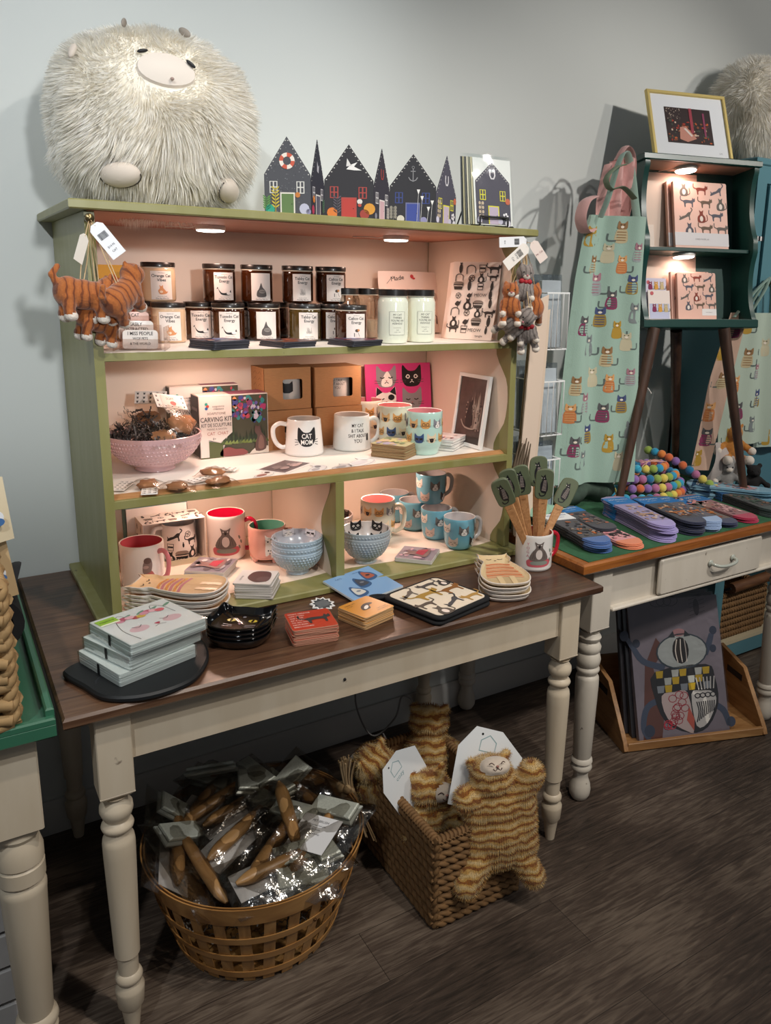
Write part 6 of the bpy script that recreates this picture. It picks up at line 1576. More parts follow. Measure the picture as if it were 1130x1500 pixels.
def cloth(name, label, cat, L, R, z0, z1, col, fold, nprint, seed, yb, cats=True, amp=.02, nu=26, nv=30):
    """hanging cloth between a left and a right edge (z -> x, y)"""
    b = MB()
    def f(u, v, l=0):
        z = lerp(z0, z1, v); xl, yl = pl(L, z), yb(z); xr = pl(R, z)
        w_ = amp * (1 - .3 * v) * (sin(fold[0] * u + 1.3 * v + seed) + .6 * sin(fold[1] * u + 3 * v + seed * 2))
        return V((lerp(xl, xr, u), yb(z) - .10 * (u - .5) * fold[2] + w_, z)) + TN * l
    b.grid(nu, nv, f, mat(col, .9, bump=.3, scale=300, sheen=.2), thick=-.0015)
    if cats:
        H_ = z1 - z0; W_ = pl(R, (z0 + z1) / 2) - pl(L, (z0 + z1) / 2); r = random.Random(seed)
        cs = (('#b08c34', None), ('#c4bb9e', None), ('#86365a', '#5a5a5c'), ('#7c8384', None), ('#c47a48', '#d8a068'), ('#9a8040', '#46507a'), ('#c0b08c', '#94704a'), ('#98a0a0', '#a87884'))
        nr = max(2, int(H_ / .090)); k = 0
        for j in range(nr):
            for i in range(nprint):
                u = (i + .5 + .35 * (j % 2) + r.uniform(-.12, .12)) / (nprint + .4); v = (j + .55 + (.22 if i % 2 else -.18) + r.uniform(-.1, .1)) / nr; fl = r.choice((-1, 1))
                c = cs[(i * 3 + j * 2) % 8]; k += 1
                wv = max(.06, pl(R, lerp(z0, z1, v)) - pl(L, lerp(z0, z1, v)))
                if u < .1 or u > .92 or not .04 < v < .95: continue
                sitcat(b, lambda a, d, l, u=u, v=v, wv=wv, fl=fl: f(min(1, max(0, u + fl * a / wv)), min(1, max(0, v + d / H_)), l * 2.5 + .0012), r.uniform(-.006, .006), r.uniform(-.006, .006), r.uniform(.050, .064), c[0], c[1])
    return solo(b, name, label, cat), f
L_ = [(.86, 1.585), (1.35, 1.628), (1.55, 1.65), (1.71, 1.680), (1.82, 1.725)]; R_2 = [(.86, 1.880), (1.5, 1.872), (1.745, 1.882), (1.82, 1.86)]
ap, apf = cloth('apron', 'mint apron printed with cats hanging at the left side of the dark green cabinet', 'apron', L_, R_2, .868, 1.745, '#9db8aa', (9, 17, .8), 4, 3, lambda z: -.275 + .02 * (z - 1.2), amp=.012)
b = MB()
m_mint = mat('#9db8aa', .9, bump=.3, scale=300, sheen=.2)
b.tube(smooth_path([(1.70, -.275, 1.735), (1.725, -.28, 1.80), (1.775, -.26, 1.90), (1.83, -.235, 1.945), (1.87, -.225, 1.90), (1.872, -.25, 1.80), (1.868, -.268, 1.745)], 6), .013, m_mint, n=8, flat=.22)
b.tube(smooth_path([(1.79, -.275, 1.90), (1.74, -.285, 1.885), (1.70, -.29, 1.85), (1.72, -.29, 1.82), (1.78, -.285, 1.83), (1.84, -.28, 1.80)], 6), .011, mat('#7d8a72', .9), n=8, flat=.25)
o = b.build('straps', ap)
b = MB(); m_pk = mat('#dba9a4', .9, bump=.3, scale=200, sheen=.2)
b.grid(14, 16, lambda u, v: (lerp(1.745, 1.875, u) + .02 * (v - .5), -.222 + .016 * sin(16 * u + 3 * v), lerp(1.70, 1.94, v) - .05 * abs(u - .75) * v), m_pk, thick=.0015)
b.tube(smooth_path([(1.70, -.24, 1.80), (1.655, -.25, 1.78), (1.635, -.255, 1.73), (1.66, -.25, 1.69), (1.70, -.24, 1.70)], 6), .022, m_pk, n=8, flat=.18)
b.tube(smooth_path([(1.80, -.23, 1.92), (1.84, -.225, 1.965), (1.885, -.215, 1.93), (1.89, -.215, 1.80)], 6), .014, m_pk, n=8, flat=.25)
solo(b, 'apron', 'pink striped apron bunched up behind the mint cat apron', 'apron')
# dark green display cabinet on an easel
CB = V((1.97918, -.23556, 1.38594)); CW = V((.97001, -.24306, 0)); CU = V((.03115, .12432, .99175)); CK = V((.24106, .96201, -.12817))
CB = V((-.1307, -2.1838, 1.5198)) + (CB - V((-.1307, -2.1838, 1.5198))) * .965
MC = Mx(((CW.x, CK.x, CU.x, CB.x), (CW.y, CK.y, CU.y, CB.y), (CW.z, CK.z, CU.z, CB.z), (0, 0, 0, 1))) @ Mx.Scale(.965, 4)
W, Hh, Dp = .4725, .590, .125
m_dg = mat('#17423c', .32, var=.08, scale=10); m_dgi = mat('#33514c', .5); m_crm = mat('#e0c9b8', .55)
Cb = thing('display_cabinet', 'dark green wall cabinet with two lit shelves on tapered brown legs', 'cabinet', M=MC)
b = MB(); b.box(-.008, W + .008, -.008, Dp, Hh - .022, Hh, m_dg, ch=.003); b.box(.02, W - .02, .006, Dp - .01, Hh - .0226, Hh - .0219, mat('#a08674', .6)); b.build('top_board', Cb)
for s in (0, 1):
    b = MB(); x0 = 0 if s == 0 else W - .02
    n = 40; pr = []
    for i in range(n + 1):
        z = lerp(0, Hh - .022, i / n); q = (z % .285) / .285
        pr.append((.0 + .024 * max(0, sin(PI * min(1, max(0, (q - .12) / .8)))) ** .7, z))
    pp = [(Dp, 0)] + [(y, z) for y, z in pr] + [(Dp, Hh - .022)]
    b.prism([(y, z) for y, z in pp], x0, x0 + .02, m_dg, Mx(((0, 0, 1, 0), (1, 0, 0, 0), (0, 1, 0, 0), (0, 0, 0, 1)))); b.build('side_panel', Cb)
b = MB(); b.box(.02, W - .02, Dp - .008, Dp, .0, Hh - .022, m_dgi); b.box(.021, W * .62, Dp - .009, Dp - .0078, .03, Hh - .03, m_crm); b.build('back_panel', Cb)
b = MB(); b.box(.02, W - .02, .018, Dp - .008, .268, .282, m_dg, ch=.002); b.build('shelf', Cb)
b = MB(); b.box(-.004, W + .004, -.004, Dp, 0, .030, m_dg, ch=.003); b.box(.02, W - .02, .004, Dp - .01, .0302, .0308, mat('#c9ccc8', .5)); b.build('bottom_board', Cb)
m_dkw = wood('leg_wood', '#33221a', '#463024', '#563b2d', .4, 2, 6, 10)
MCi = MC.inverted()
for a, c, ferr in (((.042, .004, -.002), (-.100, -.002, -.6), 1), ((.334, .004, -.002), (.423, -.002, -.56), 1), ((.20, .10, -.002), None, 0)):
    A_ = V(a)
    if c is None: C_ = MCi @ V((2.335, -.13, .7875))
    else:
        C_ = V(c); wp = MC @ C_; wa = MC @ A_; tt = (wa.z - .7875) / (wa.z - wp.z); C_ = A_.lerp(C_, tt)
    b = MB(); b.tube([A_, A_.lerp(C_, .93)], [.021, .0135], m_dkw, n=14); lg = b.build('leg', Cb)
    b = MB(); b.tube([A_.lerp(C_, .925), C_], [.0142, .011], mat('#8a6f3a', .3, .9) if ferr else m_dkw, n=14); b.build('ferrule', lg)
for lb, x, y, z, pw in (('oval puck lamp at the top of the dark green cabinet', .205, .06, Hh - .0225, .24), ('oval puck lamp under the middle shelf of the dark green cabinet', .205, .066, .2675, .14)):
    puck(lb, 0, 0, 0, pw, LEDCOL, .040, MC @ Mx.Translation((x, y, z)))
# notebooks in it
def notebook(label, x, y, z, w_, h, th, lean, band, seed, grp=None):
    M = MC @ Mx.Translation((x, y, z)) @ Mx.Rotation(rad(90) - lean, 4, 'X')
    t = thing('notebook', label, 'notebook', M=M, group=grp)
    b = MB(); b.prism(rrp(0, 0, w_, h, .006, 3), -th, 0, mat('#e9b8a6', .45), None, .001); b.box(.002, w_ - .002, .003, h - .003, -th + .002, -.002, m_paper)
    mf = plane((0, 0, .0001), (1, 0, 0), (0, 1, 0)); r = random.Random(seed); ks = ('walk', 'sit', 'stretch', 'walk', 'sit', 'walk')
    for j in range(5):
        for i in range(3):
            if band and not .2 < (j + .5) / 5 and i < 3: continue
            catink(b, mf, w_ * (.2 + .3 * i + .08 * (j % 2)) + r.uniform(-.003, .003), h * (.12 + .19 * j), .030 * w_ / .15, ks[(i * 2 + j) % 6], ('#6a625c', '#8a3a2a', '#5a5a66', '#6f5a4a')[(i + j * 2) % 4], 1)
    b.build('cover', t)
    b = MB(); b.box(-.0006, w_ * (1 if band == 2 else .6) + .0006, *((h * .06, h * .25) if band == 2 else (h * .1, h * .22)), .0, .0008, mat('#dcd8da', .5))
    if band != 2: b = MB(); b.box(w_ * .62, w_ - .001, h * .1, h * .24, .0, .0008, mat('#ece8e6', .5))
    mf = plane((0, 0, .0009), (1, 0, 0), (0, 1, 0))
    b.dec(txt('LINED PAPER, A5' if band == 2 else 'A6 NOTEBOOK', w_ * (.5 if band == 2 else .8), h * (.155 if band == 2 else .165), .0055 if band == 2 else .003, 1.), mf, mat('#8a8488', .5), 1); b.build('paper_band', t)
notebook('large pink cat notebook with a paper band on the upper cabinet shelf', .165, .058, .2825, .228, .245, .014, rad(5), 2, 3)
notebook('pink cat notebook behind the large banded one, edge showing on its left', .152, .078, .2825, .228, .248, .014, rad(5), 2, 5)
notebook('smaller pink cat notebook on the lower cabinet shelf', .175, .052, .031, .165, .172, .014, rad(4), 1, 4)
notebook('pink cat notebook behind the smaller one on the lower cabinet shelf', .162, .072, .031, .165, .178, .014, rad(4), 1, 6)
for lb, x, y, h, c in (('pale lilac sticker packet at the left of the lower cabinet shelf', .045, .060, .15, '#c9c2d6'), ('white backed cat charm card in front of the lilac packet', .050, .048, .105, '#ecdcd4')):
    b = MB(); M = MC @ Mx.Translation((x, y, .031)) @ Mx.Rotation(rad(85), 4, 'X'); b.box(0, .09, 0, h, -.003, 0, mat(c, .5)); mf = plane((0, 0, .0001), (1, 0, 0), (0, 1, 0))
    b.dec(rect(.004, .004, .086, h * .55), mf, mat('#b9bcd6', .5), 1); b.dec(el(.016, h * .9, .007), mf, mat('#c2404a', .5), 2)
    for i, cc in enumerate(('#8a2f55', '#d9a04a', '#c9b58a')): sitcat(b, mf, .024 + .024 * i, h * (.82 if h > .12 else .4), .026, cc, None, 2, None)
    solo(b, 'sticker_packet', lb, 'packet', M=M)
b = MB(); M = MC @ Mx.Translation((.03, .10, .2825)) @ Mx.Rotation(rad(86), 4, 'X'); b.box(0, .075, 0, .092, -.002, 0, mat('#e9d9cc', .6)); solo(b, 'blank_card', 'plain cream card at the left of the upper cabinet shelf', 'card', M=M)
# framed picture on the cabinet
A = MC @ V((.068, .05, Hh + .0015)); M = Mx.Translation(A) @ Mx.Rotation(rad(-15), 4, 'Z') @ Mx.Rotation(rad(90 - 21), 4, 'X') @ Mx.Scale(.965, 4)
t = thing('framed_picture', 'gold framed small dark picture with white mat on top of the dark green cabinet', 'picture', M=M); W, Hh2 = .325, .255; m_gold = mat('#dcc47c', .4, .4)
b = MB(); fw = .012
for q in ((0, W, 0, fw), (0, W, Hh2 - fw, Hh2), (0, fw, fw, Hh2 - fw), (W - fw, W, fw, Hh2 - fw)): b.box(*q, -.008, .008, m_gold, ch=.0015)
b.build('frame', t)
b = MB(); b.box(fw, W - fw, fw, Hh2 - fw, -.006, .001, mat('#eceef2', .3)); mf = plane((0, 0, .0011), (1, 0, 0), (0, 1, 0)); x0, x1, y0, y1 = W * .20, W * .785, Hh2 * .24, Hh2 * .77
b.dec(rect(x0, y0, x1, y1), mf, mat('#2e1c1c', .4), 1); r = random.Random(4)
for i in range(46): b.dec(el(r.uniform(x0 + .005, x0 + .07), r.uniform(y0 + .09, y1 - .004), r.uniform(.001, .0025), n=6), mf, mat(r.choice(('#8a7a70', '#b9a898', '#6a5a54')), .4), 2)
for i in range(90):
    x, y = r.uniform(x0 + .008, x1 - .008), r.uniform(y0 + .006, y0 + .085)
    b.dec(el(x, y, r.uniform(.002, .007), r.uniform(.002, .005), 7), mf, mat(r.choice(('#a8341f', '#c9602a', '#d9c0a8', '#5a2420', '#3f4a3a', '#8a4a2a', '#1f1416')), .4), 2 + i % 4)
b.dec(rect(x0 + .10, y0 + .04, x0 + .112, y1), mf, mat('#a03a48', .4), 6); b.dec(rect(x0 + .155, y0 + .03, x0 + .163, y1 - .015), mf, mat('#8a3a5a', .4), 6); b.dec(poly([(x0 + .05, y0 + .015), (x0 + .055, y0 + .06), (x0 + .08, y0 + .065), (x0 + .12, y0 + .02), (x0 + .08, y0 + .005)]), mf, mat('#c98a78', .4), 6)
b.dec(poly([(x0 + .07, y0 + .055), (x0 + .078, y0 + .058), (x0 + .105, y0 + .03), (x0 + .098, y0 + .026)]), mf, mat('#e6d6cc', .4), 7)
b.dec(txt('S.M.', W * .86, Hh2 * .12, .006), mf, mat('#9a9aa2', .5), 1); b.build('print', t)
b = MB(); b.box(W * .4, W * .6, .0, Hh2 * .72, -.012, -.009, m_black); b.build('backing', t)
b = MB(); b.tube([(W * .5, Hh2 * .6, -.012), (W * .5, .015, -.085)], .006, m_black, n=6); b.build('prop', t)
# white cords
def cord(label, p, r_=.0016, col='#e4ddd6'):
    b = MB(); b.tube(smooth_path(p, 8), r_, mat(col, .5), n=6); solo(b, 'power_cord', label, 'cord')
a1 = MC @ V((.13, .1, -.004)); cord('white lamp cord hanging below the dark green cabinet, tied in a knot', [a1, a1 + V((-.035, 0, -.07)), a1 + V((-.06, 0, -.19)), a1 + V((-.065, 0, -.30)), a1 + V((-.10, 0, -.44)), a1 + V((-.16, .0, -.52)), a1 + V((-.20, .01, -.575))], .0026)
a2 = a1 + V((-.06, -.004, -.19)); cord('loose end of the white lamp cord sticking out at the knot', [a2 + V((-.008, 0, .15)), a2 + V((-.004, 0, .05)), a2, a2 + V((.02, 0, -.012)), a2 + V((.038, 0, -.03))], .0022)
# felt ball garlands
m_balls = [mat(c, .95, bump=.5, scale=200, sheen=.4) for c in ('#2a93b8', '#d9c65a', '#1f6f9a', '#8a66a8', '#d9803a', '#8fa84a', '#b0688f', '#3aa8c9', '#d0673a')]
BM = []
for i, m_ in enumerate(m_balls):
    b = MB(); b.ell((0, 0, 0), .0158, m_, nu=14, nv=9); o = b.build('felt_ball'); BM.append(o.data); bpy.data.objects.remove(o)
def garland(label, path, seed):
    P = smooth_path(path, 30); t = thing('ball_garland', label, 'garland', P[0], group='felt ball garlands'); o0 = V(P[0]); r = random.Random(seed)
    b = MB(); b.tube([p - o0 for p in P[::4]], .001, mat('#d9b0a0', .7), n=5); b.build('string', t)
    d = 0; last = P[0]; k = seed; nxt = 0
    for p in P:
        d += (p - last).length; last = p
        if d >= nxt:
            o = bpy.data.objects.new('felt_ball', BM[(k * 4 + r.choice((0, 0, 1))) % 9]); COL.objects.link(o); o.parent = t; o.location = p - o0; k += 1; nxt = d + .0268
zt = Fz + .0160
garland('coiled felt ball garland, bottom layer on the side table by the cabinet leg', [(1.84, -.30, zt), (1.96, -.355, zt), (2.11, -.345, zt), (2.18, -.27, zt), (2.08, -.20, zt), (1.93, -.20, zt), (1.86, -.25, zt)], 1)
garland('coiled felt ball garland, second layer of the coil', [(1.90, -.31, zt + .030), (2.02, -.350, zt + .030), (2.13, -.325, zt + .030), (2.15, -.26, zt + .030), (2.04, -.21, zt + .030), (1.93, -.23, zt + .030)], 3)
garland('coiled felt ball garland, third layer of the coil', [(1.92, -.30, zt + .060), (2.02, -.335, zt + .060), (2.12, -.31, zt + .060), (2.12, -.25, zt + .060), (2.0, -.22, zt + .060), (1.93, -.25, zt + .060)], 5)
garland('coiled felt ball garland, top layer with tangled pink string', [(1.95, -.28, zt + .090), (2.02, -.31, zt + .090), (2.09, -.28, zt + .090), (2.06, -.23, zt + .090), (1.97, -.235, zt + .092)], 6)
garland('felt ball garland draped diagonally over the end of the coil', [(2.11, -.18, zt + .125), (2.13, -.24, zt + .115), (2.165, -.30, zt + .085), (2.20, -.36, zt + .045), (2.235, -.415, zt + .006)], 8)
b = MB(); r = random.Random(2)
for i in range(5): b.tube(smooth_path([(1.93 + r.uniform(0, .06), -.27 + r.uniform(-.05, .05), zt + .108), (2.0 + r.uniform(-.03, .05), -.28, zt + .112), (2.08 + r.uniform(-.03, .04), -.27 + r.uniform(-.05, .04), zt + .107)], 6), .0014, mat('#d9a89c', .7), n=5)
solo(b, 'loose_string', 'tangle of pink string lying on the ball garland coil', 'string')
# socks
SK = sp2([(-.036, .026), (-.024, .007), (0, -.002), (.024, .007), (.036, .026), (.041, .052), (.040, .11), (.042, .20), (.044, .30), (-.044, .30), (-.042, .20), (-.040, .11), (-.041, .052)], 3)
def sock(label, x, y, z, rz, body, toe, pat, band, first, grp, L=1., sd=1, th=.0078):
    t = thing('socks', label, 'socks', (x, y, z), rz, grp)
    P = [(a, c * L) for a, c in SK]
    up = [p for p in P if p[1] > .055]; lo = [(a, c) for a, c in P if c <= .058]
    lo = sorted([p for p in lo if p[0] < 0], key=lambda q: -q[1]) + sorted([p for p in lo if p[0] >= 0], key=lambda q: q[1])
    def pl3(P_, nm, m_, e=0.):
        b = MB(); b.prism(P_, 0 + e, th * .5, m_, None, .0022); b.prism([(a * .99 + .0012, c + .0015) for a, c in P_], th * .5, th, m_, None, .0022)
        return b
    b = pl3([(a, c) for a, c in P], 'sock', mat(body, .95, var=.06, scale=400, bump=.3, sheen=.3)); 
    if first and pat:
        mf = plane((0, .0, th + .0002), (1, 0, 0), (0, 1, 0)); r = random.Random(sd)
        for i in range(34):
            yy = r.uniform(.062, .20) * L; xx = r.uniform(-.030, .030); b.dec(el(xx, yy, r.uniform(.003, .010), r.uniform(.003, .008), 8, r.uniform(0, 3)), mf, mat(r.choice(pat), .95), 1 + i % 5)
        catink(b, mf, 0, .11 * L, .045, 'walk', pat[0], 7)
    b.build('sock', t)
    b = MB(); b.prism([(a * 1.015, c - .0006) for a, c in lo], .0001, th * .5 + .0002, mat(toe, .95, bump=.3, scale=400, sheen=.3), None, .0022); b.prism([(a * 1.005 + .0012, c + .0012) for a, c in lo], th * .5, th + .0004, mat(toe, .95, bump=.3, scale=400, sheen=.3), None, .0022); b.build('toe', t)
    b = MB(); b.box(-.046, .046, .225 * L, .290 * L, -.0002, th + .0008, mat(band, .5))
    if first:
        mf = plane((0, .257 * L, th + .001), (1, 0, 0), (0, 1, 0)); b.dec(txt('SOCKSMITH', 0, .012, .010, .9), mf, mat('#f0f0f0' if band != '#e6e8ea' else '#3a5f9a', .5), 1); b.dec(txt('soft cotton', 0, -.008, .006), mf, mat('#dfe6ee' if band != '#e6e8ea' else '#3a5f9a', .5), 1)
    b.build('paper_band', t)
def pile(desc, x, y, rz, n, body, toe, pat, band, grp, L=1., sd=1, jit=.004, z0=0.):
    for i in range(n):
        q = n - 1 - i
        sock(('%s, %s' % (desc, 'topmost of the pile' if q == 0 else ORD[q] + ' in the pile')) if n > 1 else desc, x + jit * sin(i * 5 + sd), y + jit * cos(i * 4 + sd), Fz + .0003 + z0 + .0088 * i, rz + .02 * sin(i * 3), body, toe, pat, band, q == 0, grp, L, sd)
pile('charcoal socks with blue toes beside the spatula mug', 1.420, -.672, -.20, 4, '#34343c', '#41649f', ('#5a5450', '#3a3634', '#8a8078', '#b9683a', '#2a2a30'), '#e6e8ea', 'sock piles', 1., 1, .006)
pile('pink cat socks with orange toes', 1.528, -.690, -.10, 2, '#cf8f94', '#d9805c', ('#2f2a2e', '#e0b0b0', '#b9707a', '#3a3438'), '#2f6fb0', 'sock piles', .9, 2)
pile('dark navy socks behind the pink pair', 1.545, -.565, -.12, 3, '#23232c', '#2b2c38', ('#6a5f5c', '#b06a52', '#3a3640'), '#2f74b5', 'sock piles', .85, 3)
pile('lilac socks with tan cat print', 1.665, -.690, -.26, 6, '#8a7fa6', '#9a8fc4', ('#a88a7a', '#6a6068', '#c09a80', '#b9aab0', '#4a444c'), '#2f74b5', 'sock piles', 1.08, 4, .006)
pile('navy socks with tan and brown print', 1.795, -.690, -.20, 5, '#1f2030', '#242a44', ('#a8683f', '#c9a88a', '#6a4a3a', '#8a8088'), '#2f74b5', 'sock piles', 1., 5)
pile('dark socks with light blue toes', 1.872, -.692, -.18, 4, '#4a4652', '#8fa6c9', ('#a8683f', '#b9a090', '#8a5a4a', '#5a5a66'), '#2f74b5', 'sock piles', 1., 6)
pile('tan print socks with dark navy toes', 1.958, -.690, -.14, 2, '#5a4a44', '#2a3050', ('#b06a3a', '#c99a70', '#8a4a3a', '#3a3a48'), '#2f74b5', 'sock piles', 1., 7)
pile('rose patterned socks with crimson toes', 2.060, -.690, -.10, 2, '#8a5a5e', '#a82348', ('#c9a0a0', '#d9b8b0', '#6a4a52', '#a86a6a'), '#2f6fa8', 'sock piles', 1., 8)
pile('dark green socks behind the rose pair', 2.085, -.545, .55, 2, '#26302c', '#8a5f52', ('#c98a8a', '#6a7a6a', '#d9b0a8'), '#4a86b8', 'sock piles', .8, 9)
pile('black socks right of the rose pair', 2.19, -.690, -.2, 3, '#1c1e20', '#2a3a38', ('#4a5a50', '#8a6a58', '#3a4a44'), '#2f5a8a', 'sock piles', 1., 10)
pile('light teal socks near the right brown leg', 2.345, -.560, .62, 5, '#7aa3b8', '#6a97ae', ('#c98a88', '#d09a98', '#5a7a92', '#c98a88'), '#2d4a66', 'sock piles', .95, 11, .005)
b = MB(); b.grid(12, 10, lambda u, v: (lerp(-.075, .075, u), lerp(-.05, .05, v), .003 + .026 * max(0, sin(PI * u) * sin(PI * v)) * (1 + .6 * sin(11 * u) * cos(9 * v))), mat('#8fb59f', .9, var=.2, scale=25))
solo(b, 'folded_cloth', 'small crumpled mint green cloth behind the charcoal socks', 'cloth', (1.475, -.325, Fz + .0265), .4)
b = MB()
for i in range(4): b.box(-.06, .06, -.045, .045, .0065 * i, .0065 * i + .006, mat(('#3a4a40', '#5a6a5a', '#46564a', '#8fae9c')[i], .9, var=.3, scale=40), Mx.Rotation(.1 * i, 4, 'Z'), .002)
solo(b, 'cloth_stack', 'stack of folded dark green leaf cloths under the crumpled mint one', 'cloth', (1.475, -.325, Fz), .35)
b = MB(); b.grid(14, 10, lambda u, v: (lerp(1.60, 1.86, u), -.245 - .035 * sin(PI * v) + .012 * sin(14 * u), lerp(Fz + .002, Fz + .085, v) - .01 * sin(9 * u)), mat('#39493f', .9, var=.5, scale=18), thick=.002)
solo(b, 'folded_cloth', 'dark leaf patterned cloth bunched below the hem of the mint apron', 'cloth')
# cream paper sheets beside the shelf unit
for i, (x0, y0, x1, y1, zt_) in enumerate(((1.315, -.420, 1.425, -.355, 1.475), (1.335, -.388, 1.455, -.330, 1.432), (1.350, -.360, 1.470, -.310, 1.392))):
    b = MB()
    def f(u, v): 
        bow = .03 * (v - .3) ** 2 * (1 if v > .3 else -.3)
        return (lerp(x0, x1, u) + .045 * (v ** 1.4) - .02, lerp(y0, y1, u) + bow, lerp(Fz, zt_, v) - .0 + (.02 * u if v > .9 else 0))
    b.grid(6, 20, f, mat(('#ead3bf', '#e3ccb6', '#ddc8b4')[i], .8, bump=.1, scale=20), thick=.0025); solo(b, 'paper_sheet', 'tall cream paper sheet standing right of the shelf unit, %s' % ('front one', 'middle one', 'rear one')[i], 'paper', group='tall cream sheets')
b = MB()
for i in range(6): b.tube([(1.275 + .006 * i, -.44 + .002 * i, .80), (1.265 + .010 * i, -.43, .98 + .006 * sin(i)), (1.300 + .008 * i, -.42, 1.075 + .01 * cos(i * 2))], [.003, .006, .0015], mat('#5f5040', .8), n=6)
solo(b, 'bristle_brush', 'brown ribbed brush tips poking up behind the green spatulas', 'brush')
# white wire rack with packages
RX0, RX1, RY0, RY1 = 1.462, 1.548, -.32, -.14
t = thing('wire_rack', 'white wire rack of clear packages between the shelf unit and the mint apron', 'rack', ((RX0 + RX1) / 2, (RY0 + RY1) / 2, Fz)); off = -t.location
b = MB(off)
for x in (RX0, RX1): b.tube([(x, RY1, Fz), (x, RY1, 1.55)], .003, m_wire, n=6)
b.tube([(RX0, RY1, 1.55), (RX1, RY1, 1.55)], .003, m_wire, n=6); b.tube([(RX0, RY1, Fz + .004), (RX1, RY1, Fz + .004), (RX1, RY0, Fz + .004), (RX0, RY0, Fz + .004)], .003, m_wire, n=6, closed=True); b.build('back_frame', t)
for z in (.81, 1.06, 1.33):
    b = MB(off)
    b.tube([(RX0, RY0, z + .17), (RX1, RY0, z + .17), (RX1, RY1, z + .17), (RX0, RY1, z + .17)], .0028, m_wire, n=6, closed=True); b.tube([(RX0, RY0, z), (RX1, RY0, z), (RX1, RY1, z), (RX0, RY1, z)], .0022, m_wire, n=6, closed=True)
    for k in range(5):
        x = lerp(RX0, RX1, k / 4); b.tube([(x, RY1, z + .02), (x, RY1, z), (x, RY0, z), (x, RY0, z + .17)], .0016, m_wire, n=5)
    b.build('wire_basket', t)
    for k in range(3):
        y = RY0 + .03 + .05 * k; b = MB()
        c = (('#cfd6dc', '#3f5566', '#b9c2c9'), ('#e0e4e8', '#24324a', '#c9cfd4'), ('#d0d3d6', '#6a6f74', '#e3e6ea'))[(.81, 1.06, 1.33).index(z)][k]
        b.box(-.038, .036, -.006, .006, 0, .205, mat(c, .4, var=.15, scale=14), ch=.002); o = solo(b, 'wrapped_package', 'wrapped package in the %s wire basket, %s one' % (('lowest', 'middle', 'top')[(.81, 1.06, 1.33).index(z)], ('front', 'middle', 'rear')[k]), 'package', ((RX0 + RX1) / 2 + .002 * k, y, z + .003), .03 * (k - 1), 'clear wrapped packages in the wire rack', rot=(rad(-3), 0, .03 * (k - 1)))
        b = MB(); b.box(-.0395, .0375, -.0085, .0085, .0, .222, clear('package_film', '#f4f8fa', .14, .1, .6, 40)); b.build('film', o)
# teal cabinet against the wall
m_teal = mat('#5a8893', .45, var=.06, scale=6); m_teal2 = mat('#4d7a88', .45)
X0, X1, Y0, Zt = 2.425, 3.35, -.285, 1.955
t = thing('teal_cabinet', 'tall blue teal cabinet against the wall behind the side table', 'cabinet', ((X0 + X1) / 2, Y0 / 2, 0)); off = -t.location
b = MB(off); b.box(X0, X0 + .022, Y0, -.003, .03, Zt, m_teal); b.box(X1 - .022, X1, Y0, -.003, .03, Zt, m_teal); b.box(X0, X1, -.015, -.003, .03, Zt, m_teal2); b.build('carcass', t)
b = MB(off); b.box(X0 - .02, X1 + .02, Y0 - .02, -.003, Zt, Zt + .025, m_teal, ch=.004); b.build('top_board', t)
b = MB(off); b.box(X0, X0 + .055, Y0 - .016, Y0, .0, Zt, m_teal, ch=.002); b.box(X1 - .055, X1, Y0 - .016, Y0, .0, Zt, m_teal, ch=.002); b.box(X0 + .055, X1 - .055, Y0 - .016, Y0, .02, .085, m_teal, ch=.002); b.box(X0 + .055, X1 - .055, Y0 - .016, Y0, .46, .56, m_teal, ch=.002); b.box(X0 + .055, X1 - .055, Y0 - .016, Y0, Zt - .06, Zt, m_teal, ch=.002); b.build('face_frame', t)
b = MB(off); b.box(X0 + .022, X1 - .022, Y0 - .018, -.016, .085, .10, mat('#cdbfa0', .5)); b.build('shelf', t)
b = MB(off); b.box(X0 + .06, X1 - .06, Y0 - .010, Y0 + .004, .565, Zt - .065, m_teal2); b.box(X0 + .06, X0 + .12, Y0 - .026, Y0 - .008, .565, Zt - .065, m_teal, ch=.003); b.box(X0 + .12, X1 - .06, Y0 - .026, Y0 - .008, Zt - .125, Zt - .065, m_teal, ch=.003); b.box(X0 + .12, X1 - .06, Y0 - .026, Y0 - .008, .565, .63, m_teal, ch=.003); dr_ = b.build('door', t)
b = MB(off); b.lathe([(.006, 0), (.006, .015), (.013, .02), (.011, .032), (.001, .035)], mat('#6a5a3a', .35, .8), Mx.Translation((X0 + .085, Y0 - .026, 1.55)) @ Mx.Rotation(rad(90), 4, 'X'), 14); b.build('knob', dr_)
b = MB()
for i in range(4): b.box(-.03 + .014 * i, -.017 + .014 * i, -.004, .004, -.008, .008, mat(('#e6e2e0', '#1c1a1c')[i % 2], .4), ch=.001)
b.box(-.045, -.03, -.006, .006, -.010, .010, m_black, ch=.002); solo(b, 'striped_clip', 'small black and white striped clip hanging at the right of the dark green cabinet', 'clip', (2.415, -.34, 1.70), .2)
ball_plush((2.585, -.15, 2.165), (.17, .15, .178), 'second white shaggy plush, on top of the teal cabinet behind the gold frame', 22000, .044, False, 5)
